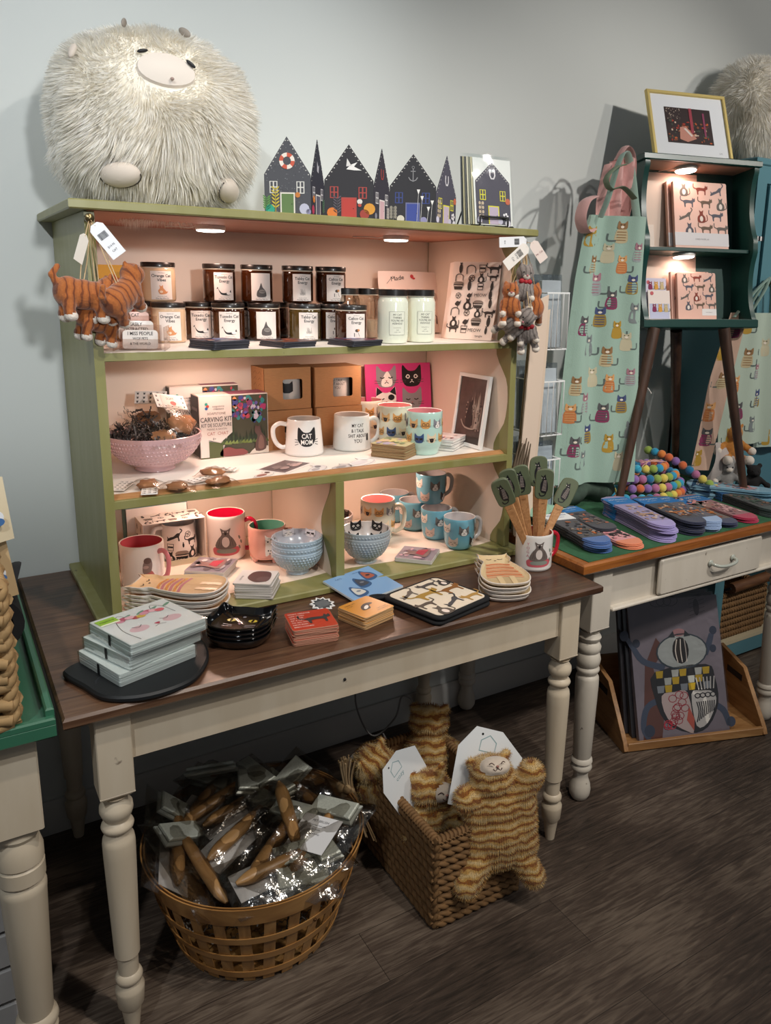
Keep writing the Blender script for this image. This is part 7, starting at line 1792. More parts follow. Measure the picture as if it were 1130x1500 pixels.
# things hanging on the teal cabinet
o, _ = cloth('apron', 'narrow folded apron with brown cats and a pink lining, hanging behind the middle brown leg', 'apron', [(.87, 2.175), (1.2, 2.235), (1.44, 2.325)], [(.87, 2.245), (1.2, 2.315), (1.44, 2.375)], .872, 1.44, '#c9a894', (6, 11, .3), 1, 5, lambda z: -.335, True, .006, 8, 20)
b = MB(); b.tube(smooth_path([(2.325, -0.335, 1.425), (2.434, -0.335, 1.52), (2.506, -.338, 1.568), (2.454, -0.335, 1.52), (2.375, -0.335, 1.425)], 6), .008, m_mint, n=8, flat=.25); b.build('neck_strap', o)
o, _ = cloth('apron', 'pale mint cat apron hanging behind the right brown leg', 'apron', [(.95, 2.32), (1.1, 2.30), (1.44, 2.375)], [(.93, 2.55), (1.44, 2.53)], .955, 1.44, '#b3c2b2', (8, 15, .4), 2, 7, lambda z: -.355, True, .008, 14, 20)
b = MB(); b.tube(smooth_path([(2.375, -0.355, 1.425), (2.454, -0.355, 1.52), (2.506, -.338, 1.568), (2.516, -0.355, 1.52), (2.53, -0.355, 1.425)], 6), .008, m_mint, n=8, flat=.25); b.build('neck_strap', o)
o, _ = cloth('apron', 'pale mint apron with a gray tuxedo cat at the right edge of the view', 'apron', [(.92, 2.53), (1.44, 2.52)], [(.90, 2.80), (1.44, 2.78)], .925, 1.42, '#a9bcb2', (8, 13, .4), 2, 9, lambda z: -.345, True, .006, 14, 20)
b = MB(); b.tube(smooth_path([(2.52, -0.345, 1.425), (2.512, -0.345, 1.52), (2.506, -.338, 1.568), (2.616, -0.345, 1.52), (2.78, -0.345, 1.425)], 6), .008, m_mint, n=8, flat=.25); b.build('neck_strap', o)
cloth('cushion', 'gray white cloth bag below the pale mint apron', 'bag', [(.80, 2.245), (.96, 2.30)], [(.80, 2.40), (.96, 2.42)], .803, .965, '#b3a9a4', (4, 9, .3), 1, 4, lambda z: -.33 - .03 * sin((z - .8) * 18), False, .006, 10, 10)
def small_plush(label, x, y, z, ma, mb2, s=1., rz=0.):
    t = thing('plush_toy', label, 'plush toy', (x, y, z), rz); E = [((0, 0, .045), (.035, .03, .042), ma), ((0, -.006, .102), (.032, .03, .030), ma), ((0, -.032, .096), (.014, .010, .011), mb2)]
    for e in (-1, 1): E += [((e * .027, 0, .128), (.012, .008, .014), ma)] + cap((e * .03, -.008, .065), (e * .055, -.025, .045), .013, .013, ma, 3) + [((e * .060, -.03, .042), (.015,) * 3, mb2)] + cap((e * .02, -.02, .016), (e * .035, -.055, .016), .016, .016, ma, 3) + [((e * .037, -.066, .018), (.017,) * 3, mb2)]
    blob('body', [(V(c) * s, tuple(q * s for q in r_), m_) for c, r_, m_ in E], t, .005, 2)
    for e in (-1, 1): b = MB(); b.ell((e * .012 * s, -.033 * s, .108 * s), .0035 * s, m_black, nu=8, nv=6); b.build('eye', t)
mo_, mg_, mk_ = mat('#b5762f', .95, var=.2, scale=90, bump=.6, sheen=.4), mat('#8a8886', .95, var=.2, scale=90, bump=.6, sheen=.4), mat('#1c1a1b', .95, bump=.5, scale=90)
small_plush('orange brown plush cat at the right end of the side table, above the gray one', 2.385, -.335, Fz + .10, mo_, m_wf, 1.1, -.5)
small_plush('gray plush cat at the right end of the side table, under the orange one', 2.345, -.355, Fz, mg_, m_wf, .85, -.5)
small_plush('black plush cat at the far right end of the side table', 2.40, -.43, Fz, mk_, mk_, .8, -.6)
# ------------------------------------------------------------------ under the tables
m_sg = mat('#7d5c38', .8, var=.3, scale=45, bump=.6); m_sgd = mat('#6a4a2a', .8, var=.2, scale=45)
def weave(b, o, ux, uz, n, L, Hh, rows, cell, mt, dirn=1):
    """rows of twisted two-strand rope over a flat side"""
    o, ux, uz, n = V(o), V(ux), V(uz), V(n); R = Hh / rows
    for r in range(rows):
        z = R * (r + .5)
        for s in (0, 1):
            k = int(L / cell * 20); p = []
            for i in range(k + 1):
                u = L * i / k; ph = PI * i / 10 + PI * s + r * 1.3
                p.append(o + ux * u + uz * (z + R * .20 * cos(ph)) + n * (R * .12 + R * .14 * sin(ph)))
            b.tube(p, R * .30, mt, n=7)
def woven_box(name, label, x0, x1, y0, y1, z0, h, rows, cell, cat='basket', flare=.0, mt=None, skip=()):
    t = thing(name, label, cat, ((x0 + x1) / 2, (y0 + y1) / 2, z0)); a, c = (x1 - x0) / 2, (y1 - y0) / 2; mt = mt or m_sg
    b = MB(); b.box(-a + .006, a - .006, -c + .006, c - .006, .002, .008, m_sgd)
    for q in ((-a + .004, -a + .007, -c, c), (a - .007, a - .004, -c, c), (-a, a, -c + .004, -c + .007), (-a, a, c - .007, c - .004)): b.box(*q, .002, h - .006, m_sgd)
    b.build('lining', t)
    for k, (o, ux, n, L) in enumerate((((-a, -c, 0), (1, 0, 0), (0, -1, 0), 2 * a), ((-a, c, 0), (0, -1, 0), (-1, 0, 0), 2 * c), ((a, -c, 0), (0, 1, 0), (1, 0, 0), 2 * c), ((a, c, 0), (-1, 0, 0), (0, 1, 0), 2 * a))):
        if k in skip: continue
        b = MB(); weave(b, o, ux, (0, 0, 1), n, L, h - .012, rows, cell, mt); b.build('woven_side', t)
    b = MB()
    for p, q in (((-a, -c), (a, -c)), ((a, -c), (a, c)), ((a, c), (-a, c)), ((-a, c), (-a, -c))):
        P, Q = V((*p, h - .008)), V((*q, h - .008)); n = int((Q - P).length / .011)
        b.tube([P, Q], .0085, m_sgd, n=8)
        for i in range(n):
            m = P.lerp(Q, (i + .5) / n); d = (Q - P).normalized(); s = d.cross(V((0, 0, 1)))
            b.tube([m + (s * cos(w_) + V((0, 0, 1)) * sin(w_)) * .0092 + d * .004 * (j - 4) / 4 for j, w_ in enumerate([2 * PI * j / 8 for j in range(9)])], .0042, mt, n=5)
    cr = max(.0045, h / rows * .30)
    for x, y in ((-a, -c), (a, -c), (-a, c), (a, c)):
        for q in (0, PI): b.tube([(x + cr * .5 * cos(i * .9 + q), y + cr * .5 * sin(i * .9 + q), cr + (h - cr) * i / 40) for i in range(41)], cr * .8, mt, n=8)
    b.build('rim', t)
    return t
woven_box('seagrass_basket', 'rectangular woven seagrass basket on the floor holding the tiger plush toys', .762, 1.008, -.842, -.43, .0, .250, 10, .05)
woven_box('seagrass_basket', 'woven basket on the low shelf of the teal cabinet', 2.505, 2.80, -.27, -.03, .1005, .20, 7, .032)
woven_box('wicker_basket', 'tall woven basket on the green tray table at the left edge', -.50, -.076, -.80, -.36, .7705, .262, 7, .16, mt=mat('#a5855a', .75, var=.25, scale=40, bump=.6))
b = MB(); b.tube([(2.53, -.30, .335), (2.78, -.30, .345)], .022, wood('log_wood', '#4a2d1a', '#6a4326', '#84603a', .6, 0, 8, 8), n=12); b.tube([(2.53, -.30, .335), (2.53, -.24, .30)], .006, m_black, n=6); b.tube([(2.78, -.30, .345), (2.78, -.24, .30)], .006, m_black, n=6)
solo(b, 'wooden_log', 'thick wooden bar above the basket in the teal cabinet', 'wooden bar')
# round slat basket
BX, BY = .410, -.588
m_slat = wood('basket_slats', '#7d552d', '#a67845', '#bf925b', .4, 2, 6, 6); m_band = wood('basket_bands', '#8a5d30', '#b3814a', '#ca9b60', .38, 0, 4, 4)
t = thing('round_basket', 'round wooden slat basket on the floor full of bagged pet brushes', 'basket', (BX, BY, 0))
rr_ = lambda z: pl([(0, .182), (.06, .200), (.15, .227), (.25, .252)], z)
def hoop(b, z0, z1, out, mt, n=72, th=.003):
    vs = []; fs = []
    for i in range(n):
        a = 2 * PI * i / n
        for z, e in ((z0, out), (z1, out), (z1, out - th), (z0, out - th)): vs.append(((rr_(z) + e) * cos(a), (rr_(z) + e) * sin(a), z))
    for i in range(n):
        j = (i + 1) % n
        for k in range(4): q = (k + 1) % 4; fs.append((4 * i + k, 4 * j + k, 4 * j + q, 4 * i + q))
    b.add(vs, fs, mt)
b = MB(); hoop(b, .203, .250, .0062, m_band); hoop(b, .203, .250, -.001, m_band); b.build('rim', t)
for z in (.030, .090, .148): b = MB(); hoop(b, z - .009, z + .009, .0060, m_band); b.build('hoop', t)
NS = 28
for i in range(NS):
    a = 2 * PI * i / NS; b = MB(); hw = .0125; vs = []; k = 10
    for j in range(k + 1):
        z = .002 + .236 * j / k; R = rr_(z) + .0015
        for da, dr_ in ((-1, 0), (1, 0), (1, .0022), (-1, .0022)): aa = a + da * hw / R; vs.append(((R + dr_ - .001) * cos(aa), (R + dr_ - .001) * sin(aa), z))
    fs = [(4 * j + q, 4 * j + (q + 1) % 4, 4 * j + 4 + (q + 1) % 4, 4 * j + 4 + q) for j in range(k) for q in range(4)] + [(0, 1, 2, 3), (4 * k + 3, 4 * k + 2, 4 * k + 1, 4 * k)]
    b.add(vs, fs, m_slat); b.build('slat', t)
b = MB(); b.lathe([(.001, .004), (.180, .004), (.180, .010), (.001, .010)], m_slat, n=40); b.build('bottom', t)
b = MB()
for z, a in ((.148, -1.35), ): b.ell(((rr_(z) + .0075) * cos(a), (rr_(z) + .0075) * sin(a), z), .004, mat('#5a3a1c', .4, .5), nu=8, nv=6)
b.build('tack', t)
# packaged pet brushes heaped inside
m_bh = wood('brush_handle', '#86613a', '#a27a4c', '#b48d5e', .35, 1, 8, 8); m_pins = mat('#c4c7bb', .4, .3, var=.1, scale=300, bump=.6); m_bag2 = clear('brush_bag', '#e9e7e4', .11, .14, 1.0, 38)
def brush(label, M, card, seed):
    M = M @ Mx.Scale(1.28, 4)
    t = thing('pet_brush', label, 'pet brush', M=M, group='bagged pet brushes in the round basket'); r = random.Random(seed)
    b = MB(); hp = [(0, -.106 + .142 * i / 18, .015) for i in range(19)]; b.tube(hp, [.0035 + .0095 * math.sin(min(1, i / 4) * PI / 2) - .003 * max(0, (i - 10) / 8) for i in range(19)], m_bh, n=14, flat=.85); b.build('handle', t)
    b = MB(); b.box(-.048, .048, .028, .074, .007, .016, mat('#a9aca4', .35, .35), None, .003); hd = b.build('head', t)
    b = MB(); b.box(-.044, .044, .032, .070, .016, .024, m_pins, None, .002); b.build('pins', hd)
    b = MB(); b.box(*((-.032, .032, -.11, .012) if card == 1 else (-.040, .040, -.055, .020)), *((.0035, .0045) if card == 1 else (.0265, .0275)), mat('#e6e5e6', .5))
    mf = plane((0, 0, .0046 if card == 1 else .0276), (1, 0, 0), (0, 1, 0))
    for i in range(4): b.dec(txt(('PET BRUSH', 'stainless steel pins', 'oak handle', 'for cats & dogs')[i], 0, -.02 - .010 * i if card == 1 else .008 - .009 * i, .005 if i == 0 else .003), mf, mat('#5a5a5e', .5), 1)
    if card: b.build('label_card', t)
    b = MB(); ph = r.uniform(0, 6)
    def f(u, v): 
        e = max(0, sin(PI * u) * sin(PI * v)) ** .5
        return (lerp(-.066, .066, u) + .003 * sin(9 * v + ph), lerp(-.125, .092, v), .002 + e * (.028 + .006 * sin(11 * u + 7 * v + ph) + .005 * sin(23 * v - 9 * u + ph)))
    b.grid(14, 18, f, m_bag2); b.grid(4, 5, lambda u, v: (lerp(.066, -.066, u), lerp(-.125, .092, v), .001 - .002 * sin(PI * u)), m_bag2); b.build('bag', t)
def bp(x, y, z, rz, rx=0., ry=0.): return Mx.Translation((BX + x, BY + y, z)) @ Mx.Rotation(rad(rz), 4, 'Z') @ Mx.Rotation(rad(rx), 4, 'X') @ Mx.Rotation(rad(ry), 4, 'Y')
for i, (lb, a, c) in enumerate((
 ('bagged brush lying across the middle front, wooden handle up over a white card', (.038, -.148, .242, -88, 4, 4), 1),
 ('bagged shiny headed brush at the right rim, white text card on top', (.120, -.118, .256, -57, 13, -6), 2),
 ('bagged brush with its bright pin head at the middle of the heap', (.040, -.070, .250, -52, 8, 0), 0),
 ('bagged brush with its head tipped up, just left of the white text card', (.062, -.080, .262, 172, -16, 4), 0),
 ('bagged brush low at the front rim with its pin head showing', (.052, -.132, .236, 166, -12, -4), 0),
 ('bagged brush upright along the left rim, gray card side out', (-.178, .060, .250, -16, 12, 46), 1),
 ('bagged brush against the front left rim with its handle down the side', (-.160, -.020, .238, 14, 20, 30), 0),
 ('bagged brush whose bare wooden handle tip points left front, card above it', (-.010, .010, .250, -62, 6, 6), 1),
 ('bagged brush at the left back with its wooden handle toward the left rim', (-.010, .122, .266, -74, 8, 4), 0),
 ('bagged brush with a stamped wooden handle and card, left of the middle', (.026, .074, .258, -80, 6, -4), 1),
 ('bagged brush standing highest at the back left rim', (-.040, .175, .285, 155, 40, 6), 0),
 ('bagged brush lying across the back right of the heap', (.085, .115, .262, 74, 12, 0), 0),
 ('bagged brush at the right rim below the raffia tassel', (.145, .030, .256, 24, 16, -26), 0),
 ('bagged brush at the back left under the highest one', (-.085, .130, .258, -48, 10, 8), 1),
 ('bagged brush deep in the basket under the middle ones', (.0, -.02, .195, 20, 0, 0), 1),
 ('bagged brush deep at the left under the upright one', (-.07, .0, .19, 70, 0, 8), 1),
 ('bagged brush deep at the right under the shiny head', (.07, .02, .195, -20, 0, -6), 0))):
    brush(lb, bp(*a), c, i)
krinkle('dark jumble of cellophane filling the lower part of the round basket', BX, BY, .10, .195, 260, ('#4a4644', '#6a6664', '#35312f', '#8a8682'), 4)
# raffia tassel on the basket rim
b = MB(); r = random.Random(3); c0 = V((BX + .247, BY + .02, .245))
for i in range(26):
    q = V((r.uniform(-.02, .03), r.uniform(-.025, .02), 0)); b.tube(smooth_path([c0 + V((.0, 0, .09)) + q * .8, c0 + q * .4 + V((.004, 0, .03)), c0 + q * .6 + V((.012, -.01, -.03)), c0 + q * 1.5 + V((.02, -.02, -.10 - r.uniform(0, .05)))], 4), .0018, mat(r.choice(('#a58a66', '#8f7552', '#b99f7a')), .8), n=4)
for k in range(7): b.ell(c0 + V((.012 * sin(k * 1.7), -.012 + .004 * k, .005 + .008 * cos(k * 2))), .012, mat('#a88c66', .8, bump=.5, scale=120), nu=10, nv=7)
solo(b, 'raffia_tassel', 'frayed raffia rope tassel knotted at the right rim of the round basket', 'tassel')
# tiger plush toys
def tigerfur(name, axis):
    m = stripes(name, '#cfa662', '#8f5a1c', '#cfa662', 14, axis, 4.5, .95, (.30, .60)); N = m.node_tree.nodes
    for n in N:
        if n.type == 'VALTORGB':
            e = n.color_ramp.elements; e[0].position = 0; e[0].color = lin('#dcbf8a'); e[1].position = .35; e[1].color = lin('#cda35c'); e[2].position = .74; e[2].color = lin('#c89a50'); e[3].position = .90; e[3].color = lin('#94591c')
        if n.type == 'TEX_WAVE': n.inputs['Detail Scale'].default_value = 2.2; n.inputs['Detail'].default_value = 3
    return m
m_tg = tigerfur('tiger_plush', 'Z'); m_tgx = tigerfur('tiger_plush_side', 'X')
m_muz = mat('#d9c9b8', .95, var=.06, scale=90, bump=.4, sheen=.4)
def tiger(label, M, pose_, mt=None, s=1.):
    t = thing('tiger_plush', label, 'plush toy', M=M, group='orange striped tiger plush toys'); mt = mt or m_tg
    E = [((0, 0, .07), (.090, .042, .085), mt), ((0, 0, .145), (.086, .038, .072), mt), ((0, .004, .02), (.088, .038, .050), mt)] + [((e * .062, 0, z), (.036, .032, .05), mt) for e in (-1, 1) for z in (.04, .09, .14)]
    if pose_ == 'hang':
        E += cap((-.060, 0, .175), (-.086, -.012, .186), .032, .032, mt) + cap((.062, 0, .180), (.088, -.004, .224), .034, .033, mt) + cap((-.050, 0, .02), (-.102, -.030, -.035), .038, .034, mt) + cap((.050, 0, .0), (.078, -.014, -.055), .034, .030, mt)
        E += [((-.01, .006, .215), (.060, .046, .042), mt), ((-.014, .010, .240), (.053, .048, .036), mt), ((-.006, -.012, .262), (.040, .030, .020), m_muz), ((-.058, .03, .255), (.014, .010, .014), mt), ((.034, .035, .262), (.014, .010, .014), mt)]
    else:
        E = [((0, 0, .05), (.055, .042, .06), mt)] + cap((-.04, -.01, .07), (-.07, -.035, .045), .020, .020, mt, 3) + cap((.04, -.01, .07), (.055, -.045, .03), .020, .019, mt, 4) + cap((.03, -.02, .01), (.045, -.06, -.02), .022, .02, mt, 3)
        E += [((0, -.004, .125), (.050, .044, .042), mt), ((.014, -.040, .125), (.026, .018, .022), m_muz), ((-.04, .004, .158), (.013, .009, .014), mt), ((.036, .004, .162), (.013, .009, .014), mt)]
    bo = blob('body', E, t, .0058, 3); me = bo.data; r = random.Random(4); pts = []
    for p in me.polygons:
        for k in range(3):
            vv = [me.vertices[i].co for i in p.vertices]; q = [r.random() for _ in vv]; sq = sum(q); c = sum((v_ * w_ for v_, w_ in zip(vv, q)), V((0, 0, 0))) / sq
            pts.append((c, p.normal.copy(), 1.)) if me.materials[p.material_index] == mt else None
    fur_mesh('fur', t, pts, mt, .0075, .0017, 3, droop=.25, curl=.5, seg=2)
    fx, fy, fz = ((-.006, -.038, .276) if pose_ == 'hang' else (.016, -.057, .126))
    b = MB()
    for e in (-1, 1): b.tube(smooth_path([(fx + e * .020, fy + .006, fz + .004), (fx + e * .014, fy + .002, fz + .009), (fx + e * .008, fy, fz + .004)], 3), .0012, mat('#5a4038', .7), n=5)
    b.tube(smooth_path([(fx - .011, fy, fz - .006), (fx - .006, fy - .001, fz - .011), (fx, fy - .001, fz - .005), (fx + .006, fy - .001, fz - .011), (fx + .011, fy, fz - .006)], 3), .0011, mat('#5a4038', .7), n=5); b.ell((fx, fy, fz - .001), (.004, .003, .003), mat('#a8756a', .7), nu=8, nv=6); b.build('stitched_face', t)
    return t
tiger('large tiger plush hanging over the front right corner of the seagrass basket', Mx.Translation((.938, -.866, .140)) @ Mx.Rotation(rad(-22), 4, 'Z') @ Mx.Rotation(rad(-4), 4, 'X') @ Mx.Rotation(rad(-4), 4, 'Y') @ Mx.Scale(.97, 4), 'hang')
tiger('smaller tiger plush sitting inside the basket by the folded white tag', Mx.Translation((.853, -.68, .105)) @ Mx.Rotation(rad(-4), 4, 'Z') @ Mx.Rotation(rad(-8), 4, 'X') @ Mx.Scale(1.12, 4), 'sit')
tiger('tiger plush turned away at the back of the basket', Mx.Translation((.955, -.50, .155)) @ Mx.Rotation(rad(150), 4, 'Z') @ Mx.Rotation(rad(16), 4, 'X') @ Mx.Scale(1.15, 4), 'sit')
tiger('tiger plush lying at the back left of the basket by the raffia tassel', Mx.Translation((.802, -.52, .15)) @ Mx.Rotation(rad(200), 4, 'Z') @ Mx.Rotation(rad(22), 4, 'Y') @ Mx.Scale(1.1, 4), 'sit', m_tgx)
for lb, M in (('white hexagonal card tag behind the large tiger plush', Mx.Translation((.930, -.800, .345)) @ Mx.Rotation(rad(-20), 4, 'Z') @ Mx.Rotation(rad(72), 4, 'X') @ Mx.Rotation(rad(-18), 4, 'Z')), ('white card tag seen at an angle, left of the smaller tiger plush', Mx.Translation((.787, -.655, .285)) @ Mx.Rotation(rad(18), 4, 'Z') @ Mx.Rotation(rad(78), 4, 'X') @ Mx.Rotation(rad(24), 4, 'Z') @ Mx.Scale(.86, 4))):
    b = MB(); b.prism([(-.075, -.095), (.06, -.095), (.085, -.04), (.085, .05), (.02, .10), (-.05, .10), (-.085, .045)], -.0008, 0, mat('#e3e6e8', .6)); mf = plane((0, 0, .0001), (1, 0, 0), (0, 1, 0))
    b.dec(el(-.03, .085, .003), mf, m_black, 1); b.dec(stroke([(-.03, .045), (-.03, .07), (-.01, .085), (.01, .07), (.01, .045)], .0025, True), mf, mat('#8aa8ac', .6), 1); b.dec(txt('cozy', -.01, .03, .014), mf, mat('#8aa8ac', .6), 1)
    solo(b, 'card_tag', lb, 'tag', M=M)
# wooden crate with wrapped prints
th = rad(-19); MK = Mx.Translation((1.693, -.557, 0)) @ Mx.Rotation(th, 4, 'Z')
m_pine = wood('crate_wood', '#7a5430', '#9c7044', '#b58a5a', .5, 1, 5, 8); m_pine2 = wood('crate_board', '#7a5430', '#9c7044', '#b58a5a', .5, 0, 5, 8)
t = thing('wooden_crate', 'slant sided pine crate on the floor under the side table', 'crate', M=MK)
Wc, Dc, tt = .545, .30, .016
for x in (0, Wc - tt):
    b = MB(); b.prism([(.0, .012), (.012, .0), (Dc, .0), (Dc, .215), (.150, .190), (.012, .034)], x, x + tt, m_pine, Mx(((0, 0, 1, 0), (1, 0, 0, 0), (0, 1, 0, 0), (0, 0, 0, 1))), .001); sp_ = b.build('side_panel', t)
    b = MB(); xx = x - .0006 if x == 0 else x + tt + .0006
    for xq in (x - .0004, x + tt + .0004): b.box(xq - .0004, xq + .0004, .15, .24, .135, .158, mat('#2a1a10', .9))  # dark patches painted for the shade in the slots, nothing is cut out
    b.build('hand_slot_shade', sp_)
b = MB(); b.box(tt, Wc - tt, .02, Dc, .006, .018, m_pine2); b.build('bottom', t)
b = MB(); b.box(tt, Wc - tt, Dc - .012, Dc, .018, .215, m_pine2); b.build('back_panel', t)
b = MB(); b.box(tt, Wc - tt, .006, .02, .004, .034, m_pine2, ch=.002); b.build('front_lip', t)
m_wrap = clear('print_film', '#f2f2f4', .07, .1, .5, 26)
for i in range(3):
    q = i; M = MK @ Mx.Translation((.070 - .012 * i, .030 + .030 * i, .020)) @ Mx.Rotation(rad(90 - 20 + 2 * i), 4, 'X'); w_, h = .345, .47
    c = thing('wrapped_print', ('wrapped gray art print with a colorful patchwork beetle, in front in the crate' if i == 0 else 'wrapped art print, %s behind the beetle print in the crate' % ('first', 'second')[i - 1]), 'wrapped print', M=M, group='wrapped art prints in the crate')
    b = MB(); b.box(0, w_, 0, h, -.02, 0, mat(('#8a8088', '#3a3a3e', '#4a464a')[i], .6, var=.12, scale=9))
    if i == 0:
        mf = plane((0, 0, .0002), (1, 0, 0), (0, 1, 0)); D = lambda sh, hx, l: b.dec(([(.19 + (x - .205) * (1.42 if l > 1 else 1.), .012 + (y - .012) * (1.13 if l > 1 else 1.)) for x, y in sh[0]], sh[1]), mf, mat(hx, .5), l)
        cx, cy = .205, .165
        D(poly([(.03, .0), (.10, .0), (.12, .10), (.09, .24), (.14, .30), (.11, .34), (.06, .25)]), '#6a4238', 1)
        for s, p in ((1, [(cx - .05, .21), (.10, .235), (.075, .28), (.06, .31)]), (1, [(cx - .06, .12), (.10, .10), (.085, .04), (.10, .0)]), (-1, [(cx + .06, .24), (.28, .27), (.29, .30)]), (-1, [(cx + .05, .10), (.30, .07), (.315, .02)])): D(stroke(sp2(p, 4, False), [.02 - .0008 * i2 for i2 in range(len(sp2(p, 4, False)))]), '#4a5468', 2)
        for x, y, r_ in ((.055, .315, .012), (.085, .29, .010), (.295, .31, .010), (.29, .255, .009), (.32, .03, .012), (.10, .03, .014)): D(el(x, y, r_, r_ * 1.3), '#3a4254', 3)
        D(el(cx, .255, .068, .052, 22), '#b9bdb8', 4); D(stroke([(cx + .068 * cos(a), .255 + .052 * sin(a)) for a in [2 * PI * k / 22 for k in range(22)]], .004, True), '#3f4a52', 5); D(el(cx - .004, .258, .022, .04, 16), '#2a2422', 6)
        for k in range(3): D(stroke(sp2([(cx - .014 + .012 * k, .222), (cx - .018 + .014 * k, .258), (cx - .012 + .010 * k, .292)], 4, False), .0025), '#c9beb4', 7)
        D(el(cx - .005, .312, .018, .012), '#b98a8a', 5); D(poly([(cx - .035, .30), (cx - .02, .318), (cx - .016, .298)]), '#2f3438', 6); D(poly([(cx + .026, .30), (cx + .012, .318), (cx + .008, .298)]), '#2f3438', 6)
        BODY = sp2([(cx - .078, .20), (cx - .085, .13), (cx - .06, .05), (cx, .012), (cx + .05, .022), (cx + .085, .09), (cx + .082, .17), (cx + .06, .21)], 3)
        D(poly(BODY), '#2c2a2c', 4)
        for r_ in range(3):
            for k in range(7):
                x = cx - .066 + .021 * k; y = .192 - .022 * r_; D(poly([(x - .010, y + .010), (x + .010, y + .010), (x + .007, y - .011), (x - .009, y - .011)]), (('#c9a82a', '#2a2a2c', '#c4c6be'), ('#2a2a2c', '#b9bcb4', '#c9a82a'), ('#8a9096', '#c9a82a', '#2a2a2c'))[r_][k % 3], 6)
        D(poly(sp2([(cx - .066, .128), (cx - .055, .06), (cx - .005, .016), (cx + .012, .02), (cx + .004, .13), (cx - .03, .136)], 3)), '#c9b5b0', 6); D(poly([(cx - .005, .05), (cx + .012, .016), (cx + .016, .05), (cx + .004, .09)]), '#c4604e', 7)
        r0 = random.Random(2)
        for k in range(16): 
            x, y = cx - .03 + r0.uniform(-.028, .026), .082 + r0.uniform(-.045, .045); D(stroke([(x + .011 * cos(a), y + .011 * sin(a)) for a in [2 * PI * j / 8 for j in range(8)]], .0022, True), '#a83240', 7)
        D(poly(sp2([(cx + .014, .125), (cx + .02, .03), (cx + .05, .034), (cx + .078, .09), (cx + .074, .125), (cx + .04, .132)], 3)), '#d0ccc6', 6)
        for k in range(9): D(stroke(sp2([(cx + .022 + .006 * k, .04 + .004 * k), (cx + .030 + .005 * k, .07), (cx + .026 + .006 * k, .10)], 3, False), .003), '#26252a', 7)
        for k in range(4): D(stroke([(cx + .03 + .014 * k + .007 * cos(a), .118 + .007 * sin(a)) for a in [2 * PI * j / 8 for j in range(8)]], .003, True), '#26252a', 8)
        for k in range(6): D(stroke([(cx + .035 + .008 * k, .135), (cx + .03 + .01 * k, .172)], .003), '#d0ccc6', 7)
        for k in range(3): D(stroke([(.150 + .018 * k + .020 * cos(a), .41 + .016 * sin(a)) for a in [2 * PI * j / 10 for j in range(10)]], .002, True), '#5f565e', 2)
        D(el(.255, .385, .008, .026), '#4a4048', 2)
        for k in range(5): D(stroke([(.235 + .0, .36 + .012 * k), (.278, .372 + .012 * k)], .0015), '#5a5058', 2)
    b.build('panel', c)
    b = MB(); b.grid(8, 10, lambda u, v: (lerp(-.004, w_ + .004, u), lerp(-.002, h + .004, v), .003 + .0015 * sin(13 * u + 7 * v)), m_wrap); b.build('wrapping', c)
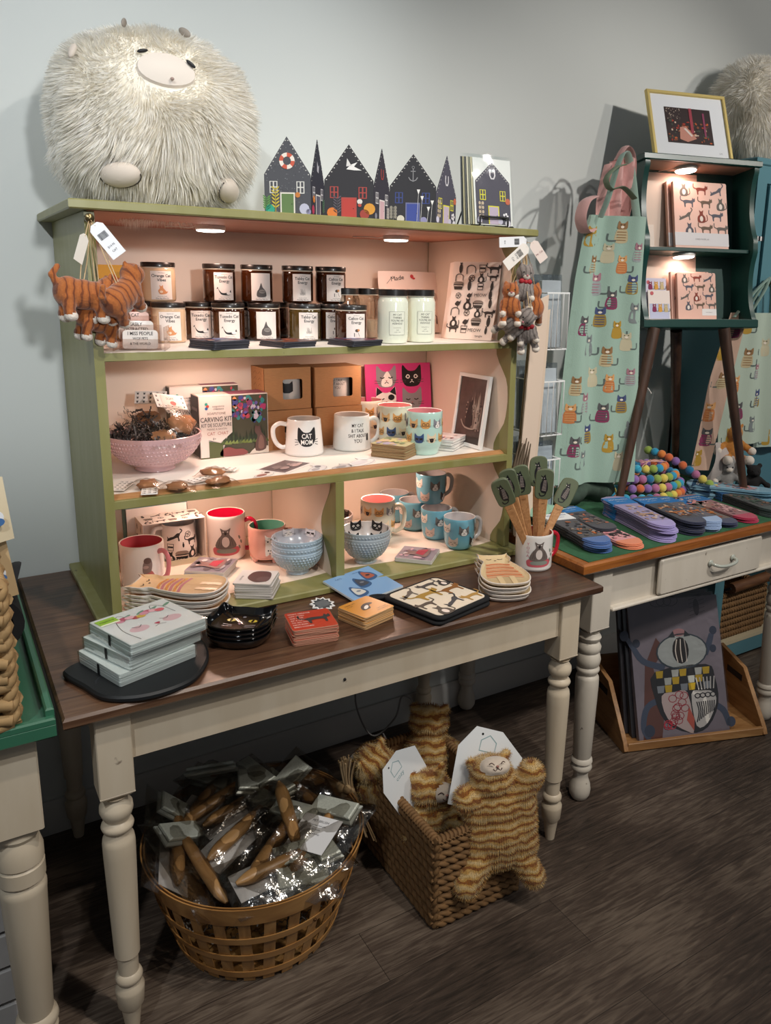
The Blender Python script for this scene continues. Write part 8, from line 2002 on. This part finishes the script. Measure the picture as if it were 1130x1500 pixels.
# cords on the floor, slatted crate, left side odds and ends
cord('looping white cord on the floor behind the tiger basket', [(.98, -.03, .30), (.95, -.05, .16), (.985, -.10, .05), (1.06, -.12, .10), (1.10, -.10, .16), (1.16, -.08, .10), (1.10, -.18, .02), (1.0, -.24, .05), (.96, -.22, .13)], .003, '#8f8a86')
t = thing('slatted_crate', 'white slatted wooden crate on the floor behind the green table leg', 'crate', (-.30, -.40, 0)); m_wslat = mat('#b9b5b2', .6, var=.1, scale=14)
for k in range(4):
    for x in (-.19, .185): b = MB(); b.box(x, x + .012, -.24, .24, .012 + .082 * k, .085 + .082 * k, m_wslat, ch=.002); b.build('slat', t)
    for y in (-.24, .228): b = MB(); b.box(-.178, .185, y, y + .012, .012 + .082 * k, .085 + .082 * k, m_wslat, ch=.002); b.build('slat', t)
for x in (-.178, .166):
    for y in (-.226, .207): b = MB(); b.box(x, x + .019, y, y + .019, 0, .335, m_wslat); b.build('corner_post', t)
b = MB(); b.box(-.178, .185, -.228, .228, .012, .022, m_wslat); b.build('bottom', t)
def pouch(label, x, y, z, rz, lean, c1):
    t = thing('paper_pouch', label, 'pouch', M=Mx.Translation((x, y, z)) @ Mx.Rotation(rz, 4, 'Z') @ Mx.Rotation(lean, 4, 'X'))
    b = MB(); b.grid(8, 10, lambda u, v: (lerp(-.045, .045, u), lerp(0, .125, v), .016 * sin(PI * u) * (1 - v) + .003 + .004 * sin(7 * u)), mat(c1, .7, bump=.2, scale=30)); b.grid(4, 4, lambda u, v: (lerp(.045, -.045, u), lerp(0, .125, v), .0), mat(c1, .7)); b.build('pouch', t)
    b = MB(); mf = plane((0, 0, .021), (1, 0, 0), (0, 1, 0)); b.dec(el(.010, .050, .015, .013), mf, mat('#dfe2e8', .5), 1); b.dec(el(.012, .040, .013, .008), mf, mat('#3f6aa0', .5), 2); b.dec(el(.000, .066, .006, .005), mf, mat('#d9dde6', .5), 3); b.dec(stroke([(-.02 + .006 * i, .10 + .004 * (i % 2)) for i in range(7)], .003), mf, mat('#4a4a5a', .5), 1); b.build('print', t)
pouch('tan paper pouch with a blue and white print at the left edge, lower one', -.074, -.52, .900, rad(20), rad(72), '#b59a72')
pouch('cream pouch with a dark print at the left edge, upper one', -.070, -.50, 1.010, rad(25), rad(80), '#d3c4a6')
b = MB(); b.grid(10, 10, lambda u, v: (-.075 + .05 * sin(PI * v) * (1 - .3 * u), lerp(-.52, -.10, u), .772 + .15 * v + .02 * sin(6 * u)), mat('#1b1b20', .85, bump=.4, scale=60), thick=.02); b.tube(smooth_path([(-.05, -.50, .90), (-.03, -.44, .93), (-.022, -.34, .91), (-.04, -.28, .86)], 5), .011, mat('#26262c', .8), n=8, flat=.35)
solo(b, 'black_bag', 'black fabric bag with a strap on the green tray behind the woven basket', 'bag')
